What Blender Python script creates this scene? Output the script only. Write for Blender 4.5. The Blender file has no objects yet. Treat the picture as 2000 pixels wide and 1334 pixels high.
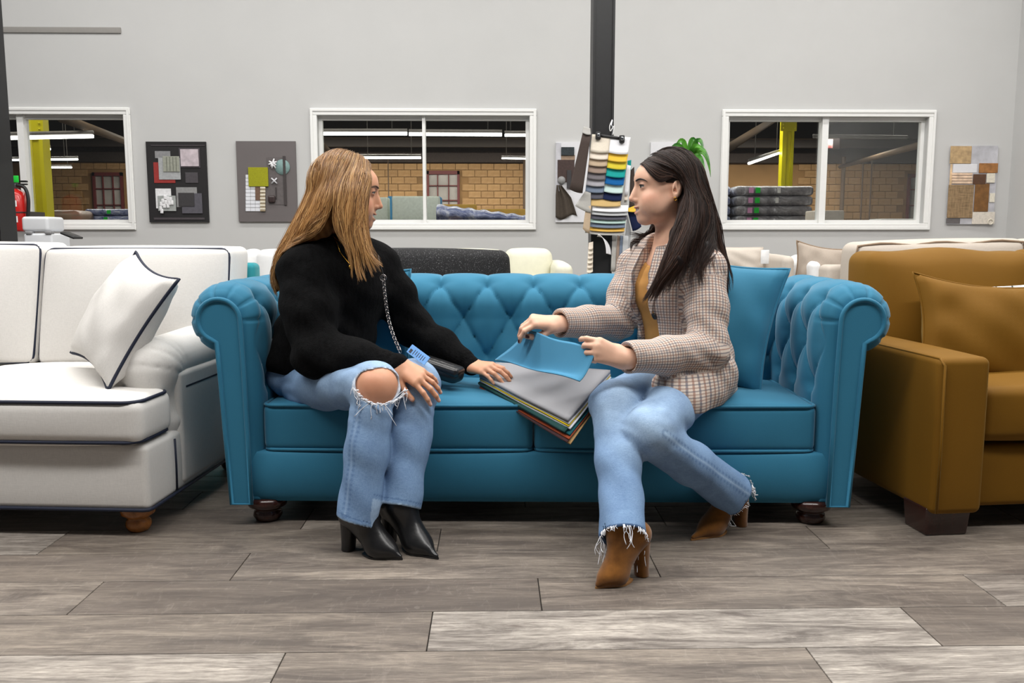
import bpy, bmesh, math, random
import numpy as np
from mathutils import Vector, Matrix
sc = bpy.context.scene
COL = sc.collection
rnd = random.Random(7)
# ---------------------------------------------------------------- camera
FPX = 1667.0; CAMH = 0.92; YAW = math.radians(1.2); PITCH = math.radians(6.94)
cam_d = bpy.data.cameras.new('camera'); cam = bpy.data.objects.new('camera', cam_d); COL.objects.link(cam)
cam.location = (0, 0, CAMH); cam.rotation_euler = (math.pi/2 - PITCH, 0, -YAW)
cam_d.sensor_width = 36.0; cam_d.lens = FPX/2000*36; cam_d.clip_end = 200
sc.camera = cam
# ---------------------------------------------------------------- world, lights, exposure
w = bpy.data.worlds.new('world'); sc.world = w; w.use_nodes = True
w.node_tree.nodes['Background'].inputs[0].default_value = (0.95, 0.97, 1.0, 1)
w.node_tree.nodes['Background'].inputs[1].default_value = 0.075
def area(name, loc, sx, sy, power, color=(1, 0.98, 0.95), rot=(0, 0, 0)):
    l = bpy.data.lights.new(name, 'AREA'); l.shape = 'RECTANGLE'; l.size = sx; l.size_y = sy
    l.energy = power; l.color = color
    o = bpy.data.objects.new(name, l); o.location = loc; o.rotation_euler = rot; COL.objects.link(o); return o
# rows of fluorescent ceiling light in the showroom
area('ceiling_light_row_front', (0, 1.25, 3.75), 9.0, 0.35, 270)
area('ceiling_light_row_middle', (0, 3.5, 3.75), 9.0, 0.35, 245)
area('ceiling_light_row_rear', (0, 5.7, 3.75), 9.0, 0.35, 110)
# rows of light in the warehouse behind the windows
for k, yy in enumerate((11, 19, 30)):
    area('warehouse_light_row', (0, yy, 4.6), 26.0, 0.3, (500, 1500, 5200)[k], (1, 0.93, 0.82))
sc.view_settings.view_transform = 'Standard'; sc.view_settings.look = 'None'
sc.view_settings.gamma = 1.0; sc.view_settings.use_curve_mapping = False
sc.view_settings.exposure = 0.0
# ---------------------------------------------------------------- pixel -> place
_cp, _sp = math.cos(PITCH), math.sin(PITCH); _cy, _sy = math.cos(YAW), math.sin(YAW)
_D = np.array((_sy*_cp, _cy*_cp, -_sp)); _R = np.array((_cy, -_sy, 0.0)); _U = np.cross(_R, _D)
_C = np.array((0, 0, CAMH))
def ray(px, py): return _D + _R*((px-1000)/FPX) - _U*((py-667)/FPX)
def P(px, py, Y):                     # the point seen at a pixel, on the plane y = Y
    d = ray(px, py); return _C + d*(Y/d[1])
def PZ(px, py, z=0.0):                # the point seen at a pixel, on the plane z
    d = ray(px, py); return _C + d*((z-CAMH)/d[2])
# ---------------------------------------------------------------- materials
MATS = {}
def srgb(r, g, b):
    f = lambda c: (c/255/12.92) if c/255 <= 0.04045 else ((c/255+0.055)/1.055)**2.4
    return (f(r), f(g), f(b))
class NT:
    def __init__(s, name):
        s.m = bpy.data.materials.new(name); s.m.use_nodes = True; s.t = s.m.node_tree; s.b = s.t.nodes['Principled BSDF']
    def n(s, typ, **kw):
        nd = s.t.nodes.new(typ)
        for k, v in kw.items():
            if isinstance(k, str) and hasattr(nd, k): setattr(nd, k, v)
        return nd
    def l(s, a, b): s.t.links.new(a, b)
    def val(s, sock, v): sock.default_value = v
    def ramp(s, fac, stops):
        r = s.n('ShaderNodeValToRGB'); e = r.color_ramp.elements
        while len(e) < len(stops): e.new(0.5)
        for i, (p, c) in enumerate(stops): e[i].position = p; e[i].color = (*c, 1) if len(c) == 3 else c
        s.l(fac, r.inputs[0]); return r.outputs[0]
    def noise(s, vec, scale, detail=3, rough=0.55, dist=0):
        t = s.n('ShaderNodeTexNoise'); t.inputs['Scale'].default_value = scale; t.inputs['Detail'].default_value = detail
        t.inputs['Roughness'].default_value = rough; t.inputs['Distortion'].default_value = dist
        if vec is not None: s.l(vec, t.inputs['Vector'])
        return t.outputs[0]
    def coord(s, kind='Object', scale=None, loc=None):
        c = s.n('ShaderNodeTexCoord').outputs[kind]
        if scale is not None or loc is not None:
            m = s.n('ShaderNodeMapping'); s.l(c, m.inputs[0])
            if scale is not None: m.inputs['Scale'].default_value = scale
            c = m.outputs[0]
        return c
    def math(s, op, a, b=None, c=None):
        m = s.n('ShaderNodeMath'); m.operation = op
        for i, v in enumerate((a, b, c)):
            if v is None: continue
            if hasattr(v, 'is_linked'): s.l(v, m.inputs[i])
            else: m.inputs[i].default_value = v
        return m.outputs[0]
    def mix(s, fac, a, b, typ='MIX'):
        m = s.n('ShaderNodeMix'); m.data_type = 'RGBA'; m.blend_type = typ
        for sock, v in ((m.inputs[0], fac), (m.inputs[6], a), (m.inputs[7], b)):
            if hasattr(v, 'is_linked'): s.l(v, sock)
            elif isinstance(v, (int, float)): sock.default_value = v
            else: sock.default_value = (*v, 1) if len(v) == 3 else v
        return m.outputs[2]
    def bump(s, h, strength=0.3, dist=0.01):
        b = s.n('ShaderNodeBump'); b.inputs['Strength'].default_value = strength; b.inputs['Distance'].default_value = dist
        s.l(h, b.inputs['Height']); s.l(b.outputs[0], s.b.inputs['Normal'])
    def color(s, c):
        if hasattr(c, 'is_linked'): s.l(c, s.b.inputs['Base Color'])
        else: s.b.inputs['Base Color'].default_value = (*c, 1)
    def rough(s, r):
        if hasattr(r, 'is_linked'): s.l(r, s.b.inputs['Roughness'])
        else: s.b.inputs['Roughness'].default_value = r
def plain(name, c, rough=0.6, metal=0, noise_amt=0.08, noise_scale=30, bump=0.0, bump_scale=200, sheen=0, coat=0, spec=None):
    """Procedural finish: base colour with fine mottling and optional fine relief."""
    if name in MATS: return MATS[name]
    t = NT(name); v = t.coord('Object')
    nz = t.noise(v, noise_scale, 3)
    lo = tuple(max(0, x*(1-noise_amt)) for x in c); hi = tuple(min(1, x*(1+noise_amt)) for x in c)
    t.color(t.ramp(nz, [(0.3, lo), (0.7, hi)])); t.rough(rough); t.b.inputs['Metallic'].default_value = metal
    if bump: t.bump(t.noise(v, bump_scale, 2), bump, 0.004)
    if sheen: t.b.inputs['Sheen Weight'].default_value = sheen; t.b.inputs['Sheen Roughness'].default_value = 0.4
    if coat: t.b.inputs['Coat Weight'].default_value = coat
    if spec is not None: t.b.inputs['Specular IOR Level'].default_value = spec
    MATS[name] = t.m; return t.m
def velvet(name, c, dark, tint, sheen=0.6):
    if name in MATS: return MATS[name]
    t = NT(name); v = t.coord('Object')
    nz = t.noise(v, 7, 5, 0.6, 0.6); n2 = t.noise(v, 420, 2)
    col = t.ramp(nz, [(0.2, tuple(0.75*a+0.25*b for a, b in zip(c, dark))), (0.75, c)])
    t.color(col); t.rough(0.75); t.b.inputs['Specular IOR Level'].default_value = 0.25
    t.b.inputs['Sheen Weight'].default_value = sheen; t.b.inputs['Sheen Roughness'].default_value = 0.35
    t.b.inputs['Sheen Tint'].default_value = (*tint, 1)
    t.bump(n2, 0.12, 0.002); MATS[name] = t.m; return t.m
def weave(name, c, amt=0.12, scale=500, rough=0.9, bump=0.25):
    if name in MATS: return MATS[name]
    t = NT(name); v = t.coord('Object')
    n1 = t.noise(t.coord('Object', (1, 1, 0.15)), scale, 2); n2 = t.noise(t.coord('Object', (0.12, 1, 1)), scale, 2)
    f = t.math('ADD', t.math('MULTIPLY', n1, 0.5), t.math('MULTIPLY', n2, 0.5))
    t.color(t.ramp(f, [(0.35, tuple(x*(1-amt) for x in c)), (0.62, tuple(min(1, x*(1+amt*0.5)) for x in c))]))
    t.rough(rough); t.b.inputs['Specular IOR Level'].default_value = 0.2; t.bump(f, bump, 0.002)
    MATS[name] = t.m; return t.m
def emit(name, c, s):
    if name in MATS: return MATS[name]
    t = NT(name); t.b.inputs['Emission Color'].default_value = (*c, 1); t.b.inputs['Emission Strength'].default_value = s
    t.color((0.9, 0.9, 0.9)); MATS[name] = t.m; return t.m
def attr_mat(name, rough=0.5, sss=0.0, spec=0.5, sheen=0, bump=0, bump_scale=300, attr='Col'):
    """The finish reads the thing's own surface colour from a colour attribute."""
    if name in MATS: return MATS[name]
    t = NT(name); a = t.n('ShaderNodeAttribute'); a.attribute_name = attr
    v = t.coord('Object'); nz = t.noise(v, 60, 3)
    t.color(t.mix(1.0, a.outputs[0], t.ramp(nz, [(0.3, (0.95,)*3), (0.7, (1.0,)*3)]), 'MULTIPLY')); t.rough(rough)
    t.b.inputs['Specular IOR Level'].default_value = spec
    if sss:
        t.b.inputs['Subsurface Weight'].default_value = sss; t.b.inputs['Subsurface Radius'].default_value = (0.012, 0.005, 0.003)
        t.b.inputs['Subsurface Scale'].default_value = 0.6
    if sheen: t.b.inputs['Sheen Weight'].default_value = sheen
    if bump: t.bump(t.noise(v, bump_scale, 2), bump, 0.002)
    MATS[name] = t.m; return t.m
# ---------------------------------------------------------------- mesh building
def mesh_from(name, V, F, smooth=True, col=None, pat=None):
    V = np.asarray(V, dtype=np.float32).reshape(-1, 3)
    if not isinstance(F, list): F = [F]
    tot, cnt = [], []
    for f in F:
        if isinstance(f, np.ndarray):
            tot.append(f.astype(np.int32).ravel()); cnt.append(np.full(len(f), f.shape[1], np.int32))
        else:
            tot.append(np.asarray(f, np.int32)); cnt.append(np.array([len(f)], np.int32))
    loops = np.concatenate(tot); cnt = np.concatenate(cnt); start = np.concatenate(([0], np.cumsum(cnt)[:-1])).astype(np.int32)
    me = bpy.data.meshes.new(name)
    me.vertices.add(len(V)); me.vertices.foreach_set('co', V.ravel())
    me.loops.add(len(loops)); me.loops.foreach_set('vertex_index', loops)
    me.polygons.add(len(cnt)); me.polygons.foreach_set('loop_start', start)
    me.polygons.foreach_set('use_smooth', np.full(len(cnt), smooth, bool))
    me.update(calc_edges=True); me.validate()
    if col is not None:
        a = me.color_attributes.new('Col', 'FLOAT_COLOR', 'POINT')
        c = np.ones((len(V), 4), np.float32); c[:, :3] = col; a.data.foreach_set('color', c.ravel())
    if pat is not None:
        a = me.attributes.new('pat', 'FLOAT_VECTOR', 'POINT'); a.data.foreach_set('vector', np.asarray(pat, np.float32).ravel())
    return me
def wm(o):
    return (wm(o.parent) @ o.matrix_parent_inverse @ o.matrix_basis) if o.parent else o.matrix_basis.copy()
def obj(name, geo, mat, parent=None, smooth=True, world=False, loc=None, rotz=0, sharp=None, col=None, pat=None):
    """One mesh object; geo = (verts, faces) or a finished mesh. world: coordinates are the place's own."""
    me = geo if isinstance(geo, bpy.types.Mesh) else mesh_from(name, geo[0], geo[1], smooth, col, pat)
    if mat is not None and not len(me.materials): me.materials.append(mat)
    if sharp: me.set_sharp_from_angle(angle=math.radians(sharp))
    o = bpy.data.objects.new(name, me); COL.objects.link(o)
    if loc is not None: o.location = loc
    if rotz: o.rotation_euler = (0, 0, rotz)
    if parent is not None:
        o.parent = parent
        if world: o.matrix_parent_inverse = wm(parent).inverted()
    return o
def tag(o, label, cat, group=None, kind=None):
    if label: o['label'] = label
    if cat: o['category'] = cat
    if group: o['group'] = group
    if kind: o['kind'] = kind
    return o
def thing(name, label, cat, loc=(0, 0, 0), rotz=0, group=None):
    o = bpy.data.objects.new(name, None); COL.objects.link(o); o.empty_display_size = 0.1
    o.location = loc; o.rotation_euler = (0, 0, rotz); return tag(o, label, cat, group)
def lab(o, text): o['label'] = text; return o
def struct(o, label=None): o['kind'] = 'structure'; (label and o.__setitem__('label', label)); return o
class MB:
    def __init__(s): s.V = []; s.F = []; s.k = 0
    def add(s, g):
        V, F = g; V = np.asarray(V, float).reshape(-1, 3); s.V.append(V)
        for f in (F if isinstance(F, list) else [F]):
            s.F.append(f+s.k if isinstance(f, np.ndarray) else [i+s.k for i in f])
        s.k += len(V); return s
    def geo(s): return np.concatenate(s.V), s.F
def box(x0, x1, y0, y1, z0, z1):
    V = np.array([(x, y, z) for x in (x0, x1) for y in (y0, y1) for z in (z0, z1)], float)
    F = np.array([(0, 1, 3, 2), (4, 6, 7, 5), (0, 4, 5, 1), (2, 3, 7, 6), (0, 2, 6, 4), (1, 5, 7, 3)])
    return V, F
def rbox(c, s, r, n=6, puff=(0, 0, 0), k=3):
    """Rounded box, n inner divisions and k around each edge; puff bulges the faces along each axis."""
    c = np.asarray(c, float); h = np.asarray(s, float)/2; r = min(r, min(h)*0.999)
    def ax(hh):
        a = (1-np.cos(np.linspace(0, math.pi/2, k+1)))  # dense at the edge
        e = -1 + 0*a
        return np.concatenate((np.linspace(0, 1, k+1)[:-1]*1.0, np.linspace(1, 2, n+1), 2+np.linspace(0, 1, k+1)[1:]))
    N = n+2*k
    t = ax(0)
    V = []; idx = {}
    def q(i, j, l):
        key = (i, j, l)
        if key in idx: return idx[key]
        p = np.zeros(3); d = np.zeros(3); uv = np.zeros(3)
        for m, ii in enumerate(key):
            tt = t[ii]
            if tt < 1: d[m] = -math.tan((1-tt)*math.pi/4); p[m] = -(h[m]-r)
            elif tt > 2: d[m] = math.tan((tt-2)*math.pi/4); p[m] = h[m]-r
            else: p[m] = -(h[m]-r) + (tt-1)*2*(h[m]-r)
        nn = np.linalg.norm(d); d = d/nn if nn > 0 else d
        p = p + d*r; uv = p/h
        o = p.copy()
        for m in range(3):
            if puff[m]:
                a, b = (m+1) % 3, (m+2) % 3
                o[m] += np.sign(p[m])*puff[m]*max(0, 1-uv[a]**2)**0.8*max(0, 1-uv[b]**2)**0.8*abs(uv[m])
        idx[key] = len(V); V.append(o+c); return idx[key]
    F = []
    for m in range(3):
        a, b = (m+1) % 3, (m+2) % 3
        for side in (0, N):
            for i in range(N):
                for j in range(N):
                    ks = []
                    for di, dj in ((0, 0), (1, 0), (1, 1), (0, 1)):
                        kk = [0, 0, 0]; kk[m] = side; kk[a] = i+di; kk[b] = j+dj; ks.append(q(*kk))
                    F.append(ks if side else ks[::-1])
    return np.array(V), np.array(F)
def chamfer(x0, x1, y0, y1, z0, z1, r):
    return rbox(((x0+x1)/2, (y0+y1)/2, (z0+z1)/2), (x1-x0, y1-y0, z1-z0), r, 1, k=1)
def frames(path, closed=False):
    p = np.asarray(path, float); n = len(p)
    T = np.roll(p, -1, 0)-np.roll(p, 1, 0)
    if not closed: T[0] = p[1]-p[0]; T[-1] = p[-1]-p[-2]
    T /= np.linalg.norm(T, axis=1, keepdims=True)+1e-12
    a = np.array((0, 0, 1.0)) if abs(T[0][2]) < 0.9 else np.array((1.0, 0, 0))
    N = np.zeros_like(p); v = a-T[0]*a.dot(T[0]); N[0] = v/np.linalg.norm(v)
    for i in range(1, n):
        v = N[i-1]-T[i]*N[i-1].dot(T[i]); N[i] = v/(np.linalg.norm(v)+1e-12)
    return p, T, N, np.cross(T, N)
def tube(path, r, sides=8, closed=False, flat=1.0, caps=True):
    p, T, N, B = frames(path, closed); n = len(p); r = np.broadcast_to(np.asarray(r, float), (n,))
    a = np.linspace(0, 2*math.pi, sides, endpoint=False)
    V = (p[:, None, :] + r[:, None, None]*(np.cos(a)[None, :, None]*N[:, None, :] + flat*np.sin(a)[None, :, None]*B[:, None, :])).reshape(-1, 3)
    i = np.arange(n if closed else n-1); j = np.arange(sides)
    I, J = np.meshgrid(i, j, indexing='ij'); I2 = (I+1) % n; J2 = (J+1) % sides
    F = [np.stack((I*sides+J, I*sides+J2, I2*sides+J2, I2*sides+J), -1).reshape(-1, 4)]
    if caps and not closed: F += [list(range(sides))[::-1], [(n-1)*sides+k for k in range(sides)]]
    return V, F
def lathe(prof, segs=24, c=(0, 0, 0)):
    prof = np.asarray(prof, float); a = np.linspace(0, 2*math.pi, segs, endpoint=False); n = len(prof)
    V = np.stack([prof[:, 0][:, None]*np.cos(a), prof[:, 0][:, None]*np.sin(a), np.repeat(prof[:, 1][:, None], segs, 1)], -1).reshape(-1, 3)+np.asarray(c)
    I, J = np.meshgrid(np.arange(n-1), np.arange(segs), indexing='ij'); J2 = (J+1) % segs
    F = [np.stack((I*segs+J, I*segs+J2, (I+1)*segs+J2, (I+1)*segs+J), -1).reshape(-1, 4)]
    F += [list(range(segs))[::-1], [(n-1)*segs+k for k in range(segs)]]
    return V, F
def grid(fn, nu, nv):
    """A sheet: fn(U,V) -> (..,3) for U,V in 0..1"""
    U, Vv = np.meshgrid(np.linspace(0, 1, nu+1), np.linspace(0, 1, nv+1), indexing='ij')
    pts = fn(U, Vv).reshape(-1, 3)
    I, J = np.meshgrid(np.arange(nu), np.arange(nv), indexing='ij'); w_ = nv+1
    return pts, np.stack((I*w_+J, (I+1)*w_+J, (I+1)*w_+J+1, I*w_+J+1), -1).reshape(-1, 4)
def slab(fn, nu, nv, nrm, th):
    """A sheet with thickness th along the constant direction nrm."""
    A, F = grid(fn, nu, nv); n = len(A); B = A+np.asarray(nrm)*th; w_ = nv+1
    rim = [i*w_ for i in range(nu+1)] + [nu*w_+j for j in range(1, nv+1)] + [i*w_+nv for i in range(nu-1, -1, -1)] + [j for j in range(nv-1, 0, -1)]
    R = np.array([(rim[k], rim[(k+1) % len(rim)], rim[(k+1) % len(rim)]+n, rim[k]+n) for k in range(len(rim))])
    return np.concatenate((A, B)), [F[:, ::-1], F+n, R]
def prism(pts, axis, a, b):
    """Polygon pts (2d) extruded along axis ('x','y','z') from a to b."""
    n = len(pts); ii = {'x': (1, 2), 'y': (0, 2), 'z': (0, 1)}[axis]; k = 'xyz'.index(axis)
    V = np.zeros((2*n, 3))
    for i, p in enumerate(pts):
        for off, q in ((0, a), (n, b)): V[i+off][ii[0]] = p[0]; V[i+off][ii[1]] = p[1]; V[i+off][k] = q
    F = [list(range(n)), [n+i for i in range(n)][::-1]] + [np.array([(i, i+n, (i+1) % n+n, (i+1) % n) for i in range(n)])]
    return V, F
def spline(pts, n, closed=False):
    p = np.asarray(pts, float); m = len(p)
    out = []
    segs = m if closed else m-1
    t = np.linspace(0, segs, n, endpoint=not closed)
    for tt in t:
        i = min(int(tt), segs-1); f = tt-i
        g = (lambda k: p[k % m]) if closed else (lambda k: p[min(max(k, 0), m-1)])
        a, b, c, d = g(i-1), g(i), g(i+1), g(i+2)
        out.append(0.5*((2*b)+(-a+c)*f+(2*a-5*b+4*c-d)*f*f+(-a+3*b-3*c+d)*f**3))
    return np.array(out)
def xf(g, M):
    V, F = g; V = np.asarray(V, float); M = np.array(M); return V @ M[:3, :3].T + M[:3, 3], F
def rot(ax, deg): return Matrix.Rotation(math.radians(deg), 4, ax)
def copy_tree(o, parent=None):
    c = o.copy(); COL.objects.link(c); c.parent = parent
    for ch in o.children: copy_tree(ch, c)
    return c
# ================================================================ smooth solid modelling for the figures
def unit(v): v = np.asarray(v, float); return v/(np.linalg.norm(v)+1e-12)
class Solid:
    """A smooth union of round cones and ellipsoids, meshed as ONE continuous surface."""
    def __init__(s): s.p = []; s.disp = None
    def _add(s, fn, c, R, k, op): s.p.append((fn, np.asarray(c, np.float32), float(R), float(k), op)); return s
    def cone(s, a, b, ra, rb, k=0.02, op='u', flat=None):
        """Round cone a->b. flat=(axis, ratio): squeezed along the axis."""
        a = np.asarray(a, np.float32); b = np.asarray(b, np.float32); ba = b-a; bb = float(ba.dot(ba))+1e-12
        fx = None
        if flat is not None: fx = unit(flat[0]).astype(np.float32); q = 1.0/flat[1]-1.0
        def fn(p):
            pa = p-a; t = np.clip(pa@ba/bb, 0, 1); d = pa-t[:, None]*ba
            if fx is not None:
                e = d@fx; d = d+(e*q)[:, None]*fx
                return (np.sqrt((d*d).sum(1))-(ra+(rb-ra)*t))*(flat[1] if flat[1] < 1 else 1)
            return np.sqrt((d*d).sum(1))-(ra+(rb-ra)*t)
        return s._add(fn, (a+b)/2, math.sqrt(bb)/2+max(ra, rb)*1.02, k, op)
    def chain(s, pts, rs, k=0.02, op='u', flat=None):
        for i in range(len(pts)-1): s.cone(pts[i], pts[i+1], rs[i], rs[i+1], k, op, flat)
        return s
    def ball(s, c, r, k=0.02, op='u'): return s.cone(c, np.asarray(c)+1e-4, r, r, k, op)
    def ell(s, c, r, M=None, k=0.02, op='u'):
        c = np.asarray(c, np.float32); r = np.asarray(r, np.float32); M = np.eye(3, dtype=np.float32) if M is None else np.asarray(M, np.float32)
        def fn(p):
            q = (p-c)@M; k0 = np.sqrt(((q/r)**2).sum(1)); k1 = np.sqrt(((q/(r*r))**2).sum(1))+1e-9
            return k0*(k0-1.0)/k1
        return s._add(fn, c, float(r.max()), k, op)
    def plane(s, c, n, k=0.004):
        """Cut away what lies on the side the normal points to."""
        c = np.asarray(c, np.float32); n = unit(n).astype(np.float32)
        return s._add(lambda p: (c-p)@n, c, 1e3, k, 's')
    def field(s, fn, k, op, c, R): return s._add(fn, c, R, k, op)
    def __call__(s, p):
        p = np.asarray(p, np.float32); d = np.full(len(p), 0.5, np.float32)
        for fn, c, R, k, op in s.p:
            bd = np.sqrt(((p-c)**2).sum(1))-R
            if op == 'u':
                i = np.nonzero(bd < d+k)[0]
                if not len(i): continue
                e = fn(p[i]); a = d[i]
                if k > 0: h = np.maximum(k-np.abs(a-e), 0)/k; d[i] = np.minimum(a, e)-h*h*k*0.25
                else: d[i] = np.minimum(a, e)
            else:
                i = np.nonzero(bd < k-d)[0]
                if not len(i): continue
                e = -fn(p[i]); a = d[i]
                if k > 0: h = np.maximum(k-np.abs(a-e), 0)/k; d[i] = np.maximum(a, e)+h*h*k*0.25
                else: d[i] = np.maximum(a, e)
        if s.disp is not None:
            i = np.nonzero(np.abs(d) < 0.05)[0]
            if len(i): d[i] -= s.disp(p[i])
        return d
    def bounds(s):
        lo = np.min([c-R for f, c, R, k, o in s.p if o == 'u'], 0)-0.02; hi = np.max([c+R for f, c, R, k, o in s.p if o == 'u'], 0)+0.02
        return lo, hi
    def grad(s, p, e=0.002):
        g = np.stack([s(p+np.eye(3, dtype=np.float32)[i]*e)-s(p-np.eye(3, dtype=np.float32)[i]*e) for i in range(3)], 1)
        return g/(np.linalg.norm(g, axis=1, keepdims=True)+1e-9)
    def mesh(s, h):
        lo, hi = s.bounds(); H = 8*h; n = np.ceil((hi-lo)/H).astype(int)
        ii = np.stack(np.meshgrid(*[np.arange(k) for k in n], indexing='ij'), -1).reshape(-1, 3)
        d = s(lo+(ii+0.5)*H); ii = ii[np.abs(d) < H*1.25]
        def split(ii, m):
            o = np.stack(np.meshgrid(*[np.arange(m)]*3, indexing='ij'), -1).reshape(-1, 3)
            return (ii[:, None, :]*m+o[None]).reshape(-1, 3)
        ii = split(ii, 4); d = s(lo+(ii+0.5)*2*h); ii = ii[np.abs(d) < 2*h*1.5]; ii = split(ii, 2)
        N = (n*8+2).astype(np.int64)
        key = lambda q: (q[:, 0].astype(np.int64)*N[1]+q[:, 1])*N[2]+q[:, 2]
        CO = np.array([(0, 0, 0), (1, 0, 0), (0, 1, 0), (1, 1, 0), (0, 0, 1), (1, 0, 1), (0, 1, 1), (1, 1, 1)])
        ck = key(ii); o = np.argsort(ck); ii = ii[o]; ck = ck[o]
        off = key(CO); allk = (ck[:, None]+off[None]).ravel(); uk, inv = np.unique(allk, return_inverse=True)
        gi = np.stack((uk//(N[1]*N[2]), (uk//N[2]) % N[1], uk % N[2]), 1)
        f = s(lo+gi*h); c8 = f[inv].reshape(-1, 8)
        act = (c8.min(1) < 0) & (c8.max(1) >= 0)
        ii = ii[act]; ck = ck[act]; c8 = c8[act]
        acc = np.zeros((len(ii), 3)); cnt = np.zeros(len(ii))
        E = [(0, 1), (2, 3), (4, 5), (6, 7), (0, 2), (1, 3), (4, 6), (5, 7), (0, 4), (1, 5), (2, 6), (3, 7)]
        for a, b in E:
            fa, fb = c8[:, a], c8[:, b]; x = (fa < 0) != (fb < 0)
            t = np.where(x, fa/np.where(x, fa-fb, 1), 0)[:, None]
            acc += np.where(x[:, None], CO[a]+(CO[b]-CO[a])*t, 0); cnt += x
        V = lo+(ii+acc/cnt[:, None])*h
        F = []
        st = (N[1]*N[2], N[2], 1)
        for ax in range(3):
            a, b = (ax+1) % 3, (ax+2) % 3; e1 = 1 << ax
            fa, fb = c8[:, 0], c8[:, e1]; x = np.nonzero((fa < 0) != (fb < 0))[0]
            k0 = ck[x]; ks = [k0, k0-st[a], k0-st[a]-st[b], k0-st[b]]; vi = []; ok = np.ones(len(x), bool)
            for kk in ks:
                j = np.searchsorted(ck, kk); j = np.clip(j, 0, len(ck)-1); ok &= ck[j] == kk; vi.append(j)
            q = np.stack(vi, 1)[ok]; fl = (fa[x] < 0)[ok]
            q[~fl] = q[~fl][:, ::-1]
            F.append(q)
        return V.astype(np.float32), np.concatenate(F)
def seg_t(p, a, b):
    a = np.asarray(a); b = np.asarray(b); ba = b-a; t = np.clip((p-a)@ba/(ba@ba), 0, 1); d = p-a-t[:, None]*ba
    return t, np.sqrt((d*d).sum(1)), d
def blob(p, c, r): return np.exp(-((p-np.asarray(c))**2).sum(1)/(r*r))
def lerp(a, b, t): return np.asarray(a)+(np.asarray(b)-np.asarray(a))*t
def paint(col, w_, c): w_ = np.clip(w_, 0, 1)[:, None]; return col*(1-w_)+np.asarray(c)*w_
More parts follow.
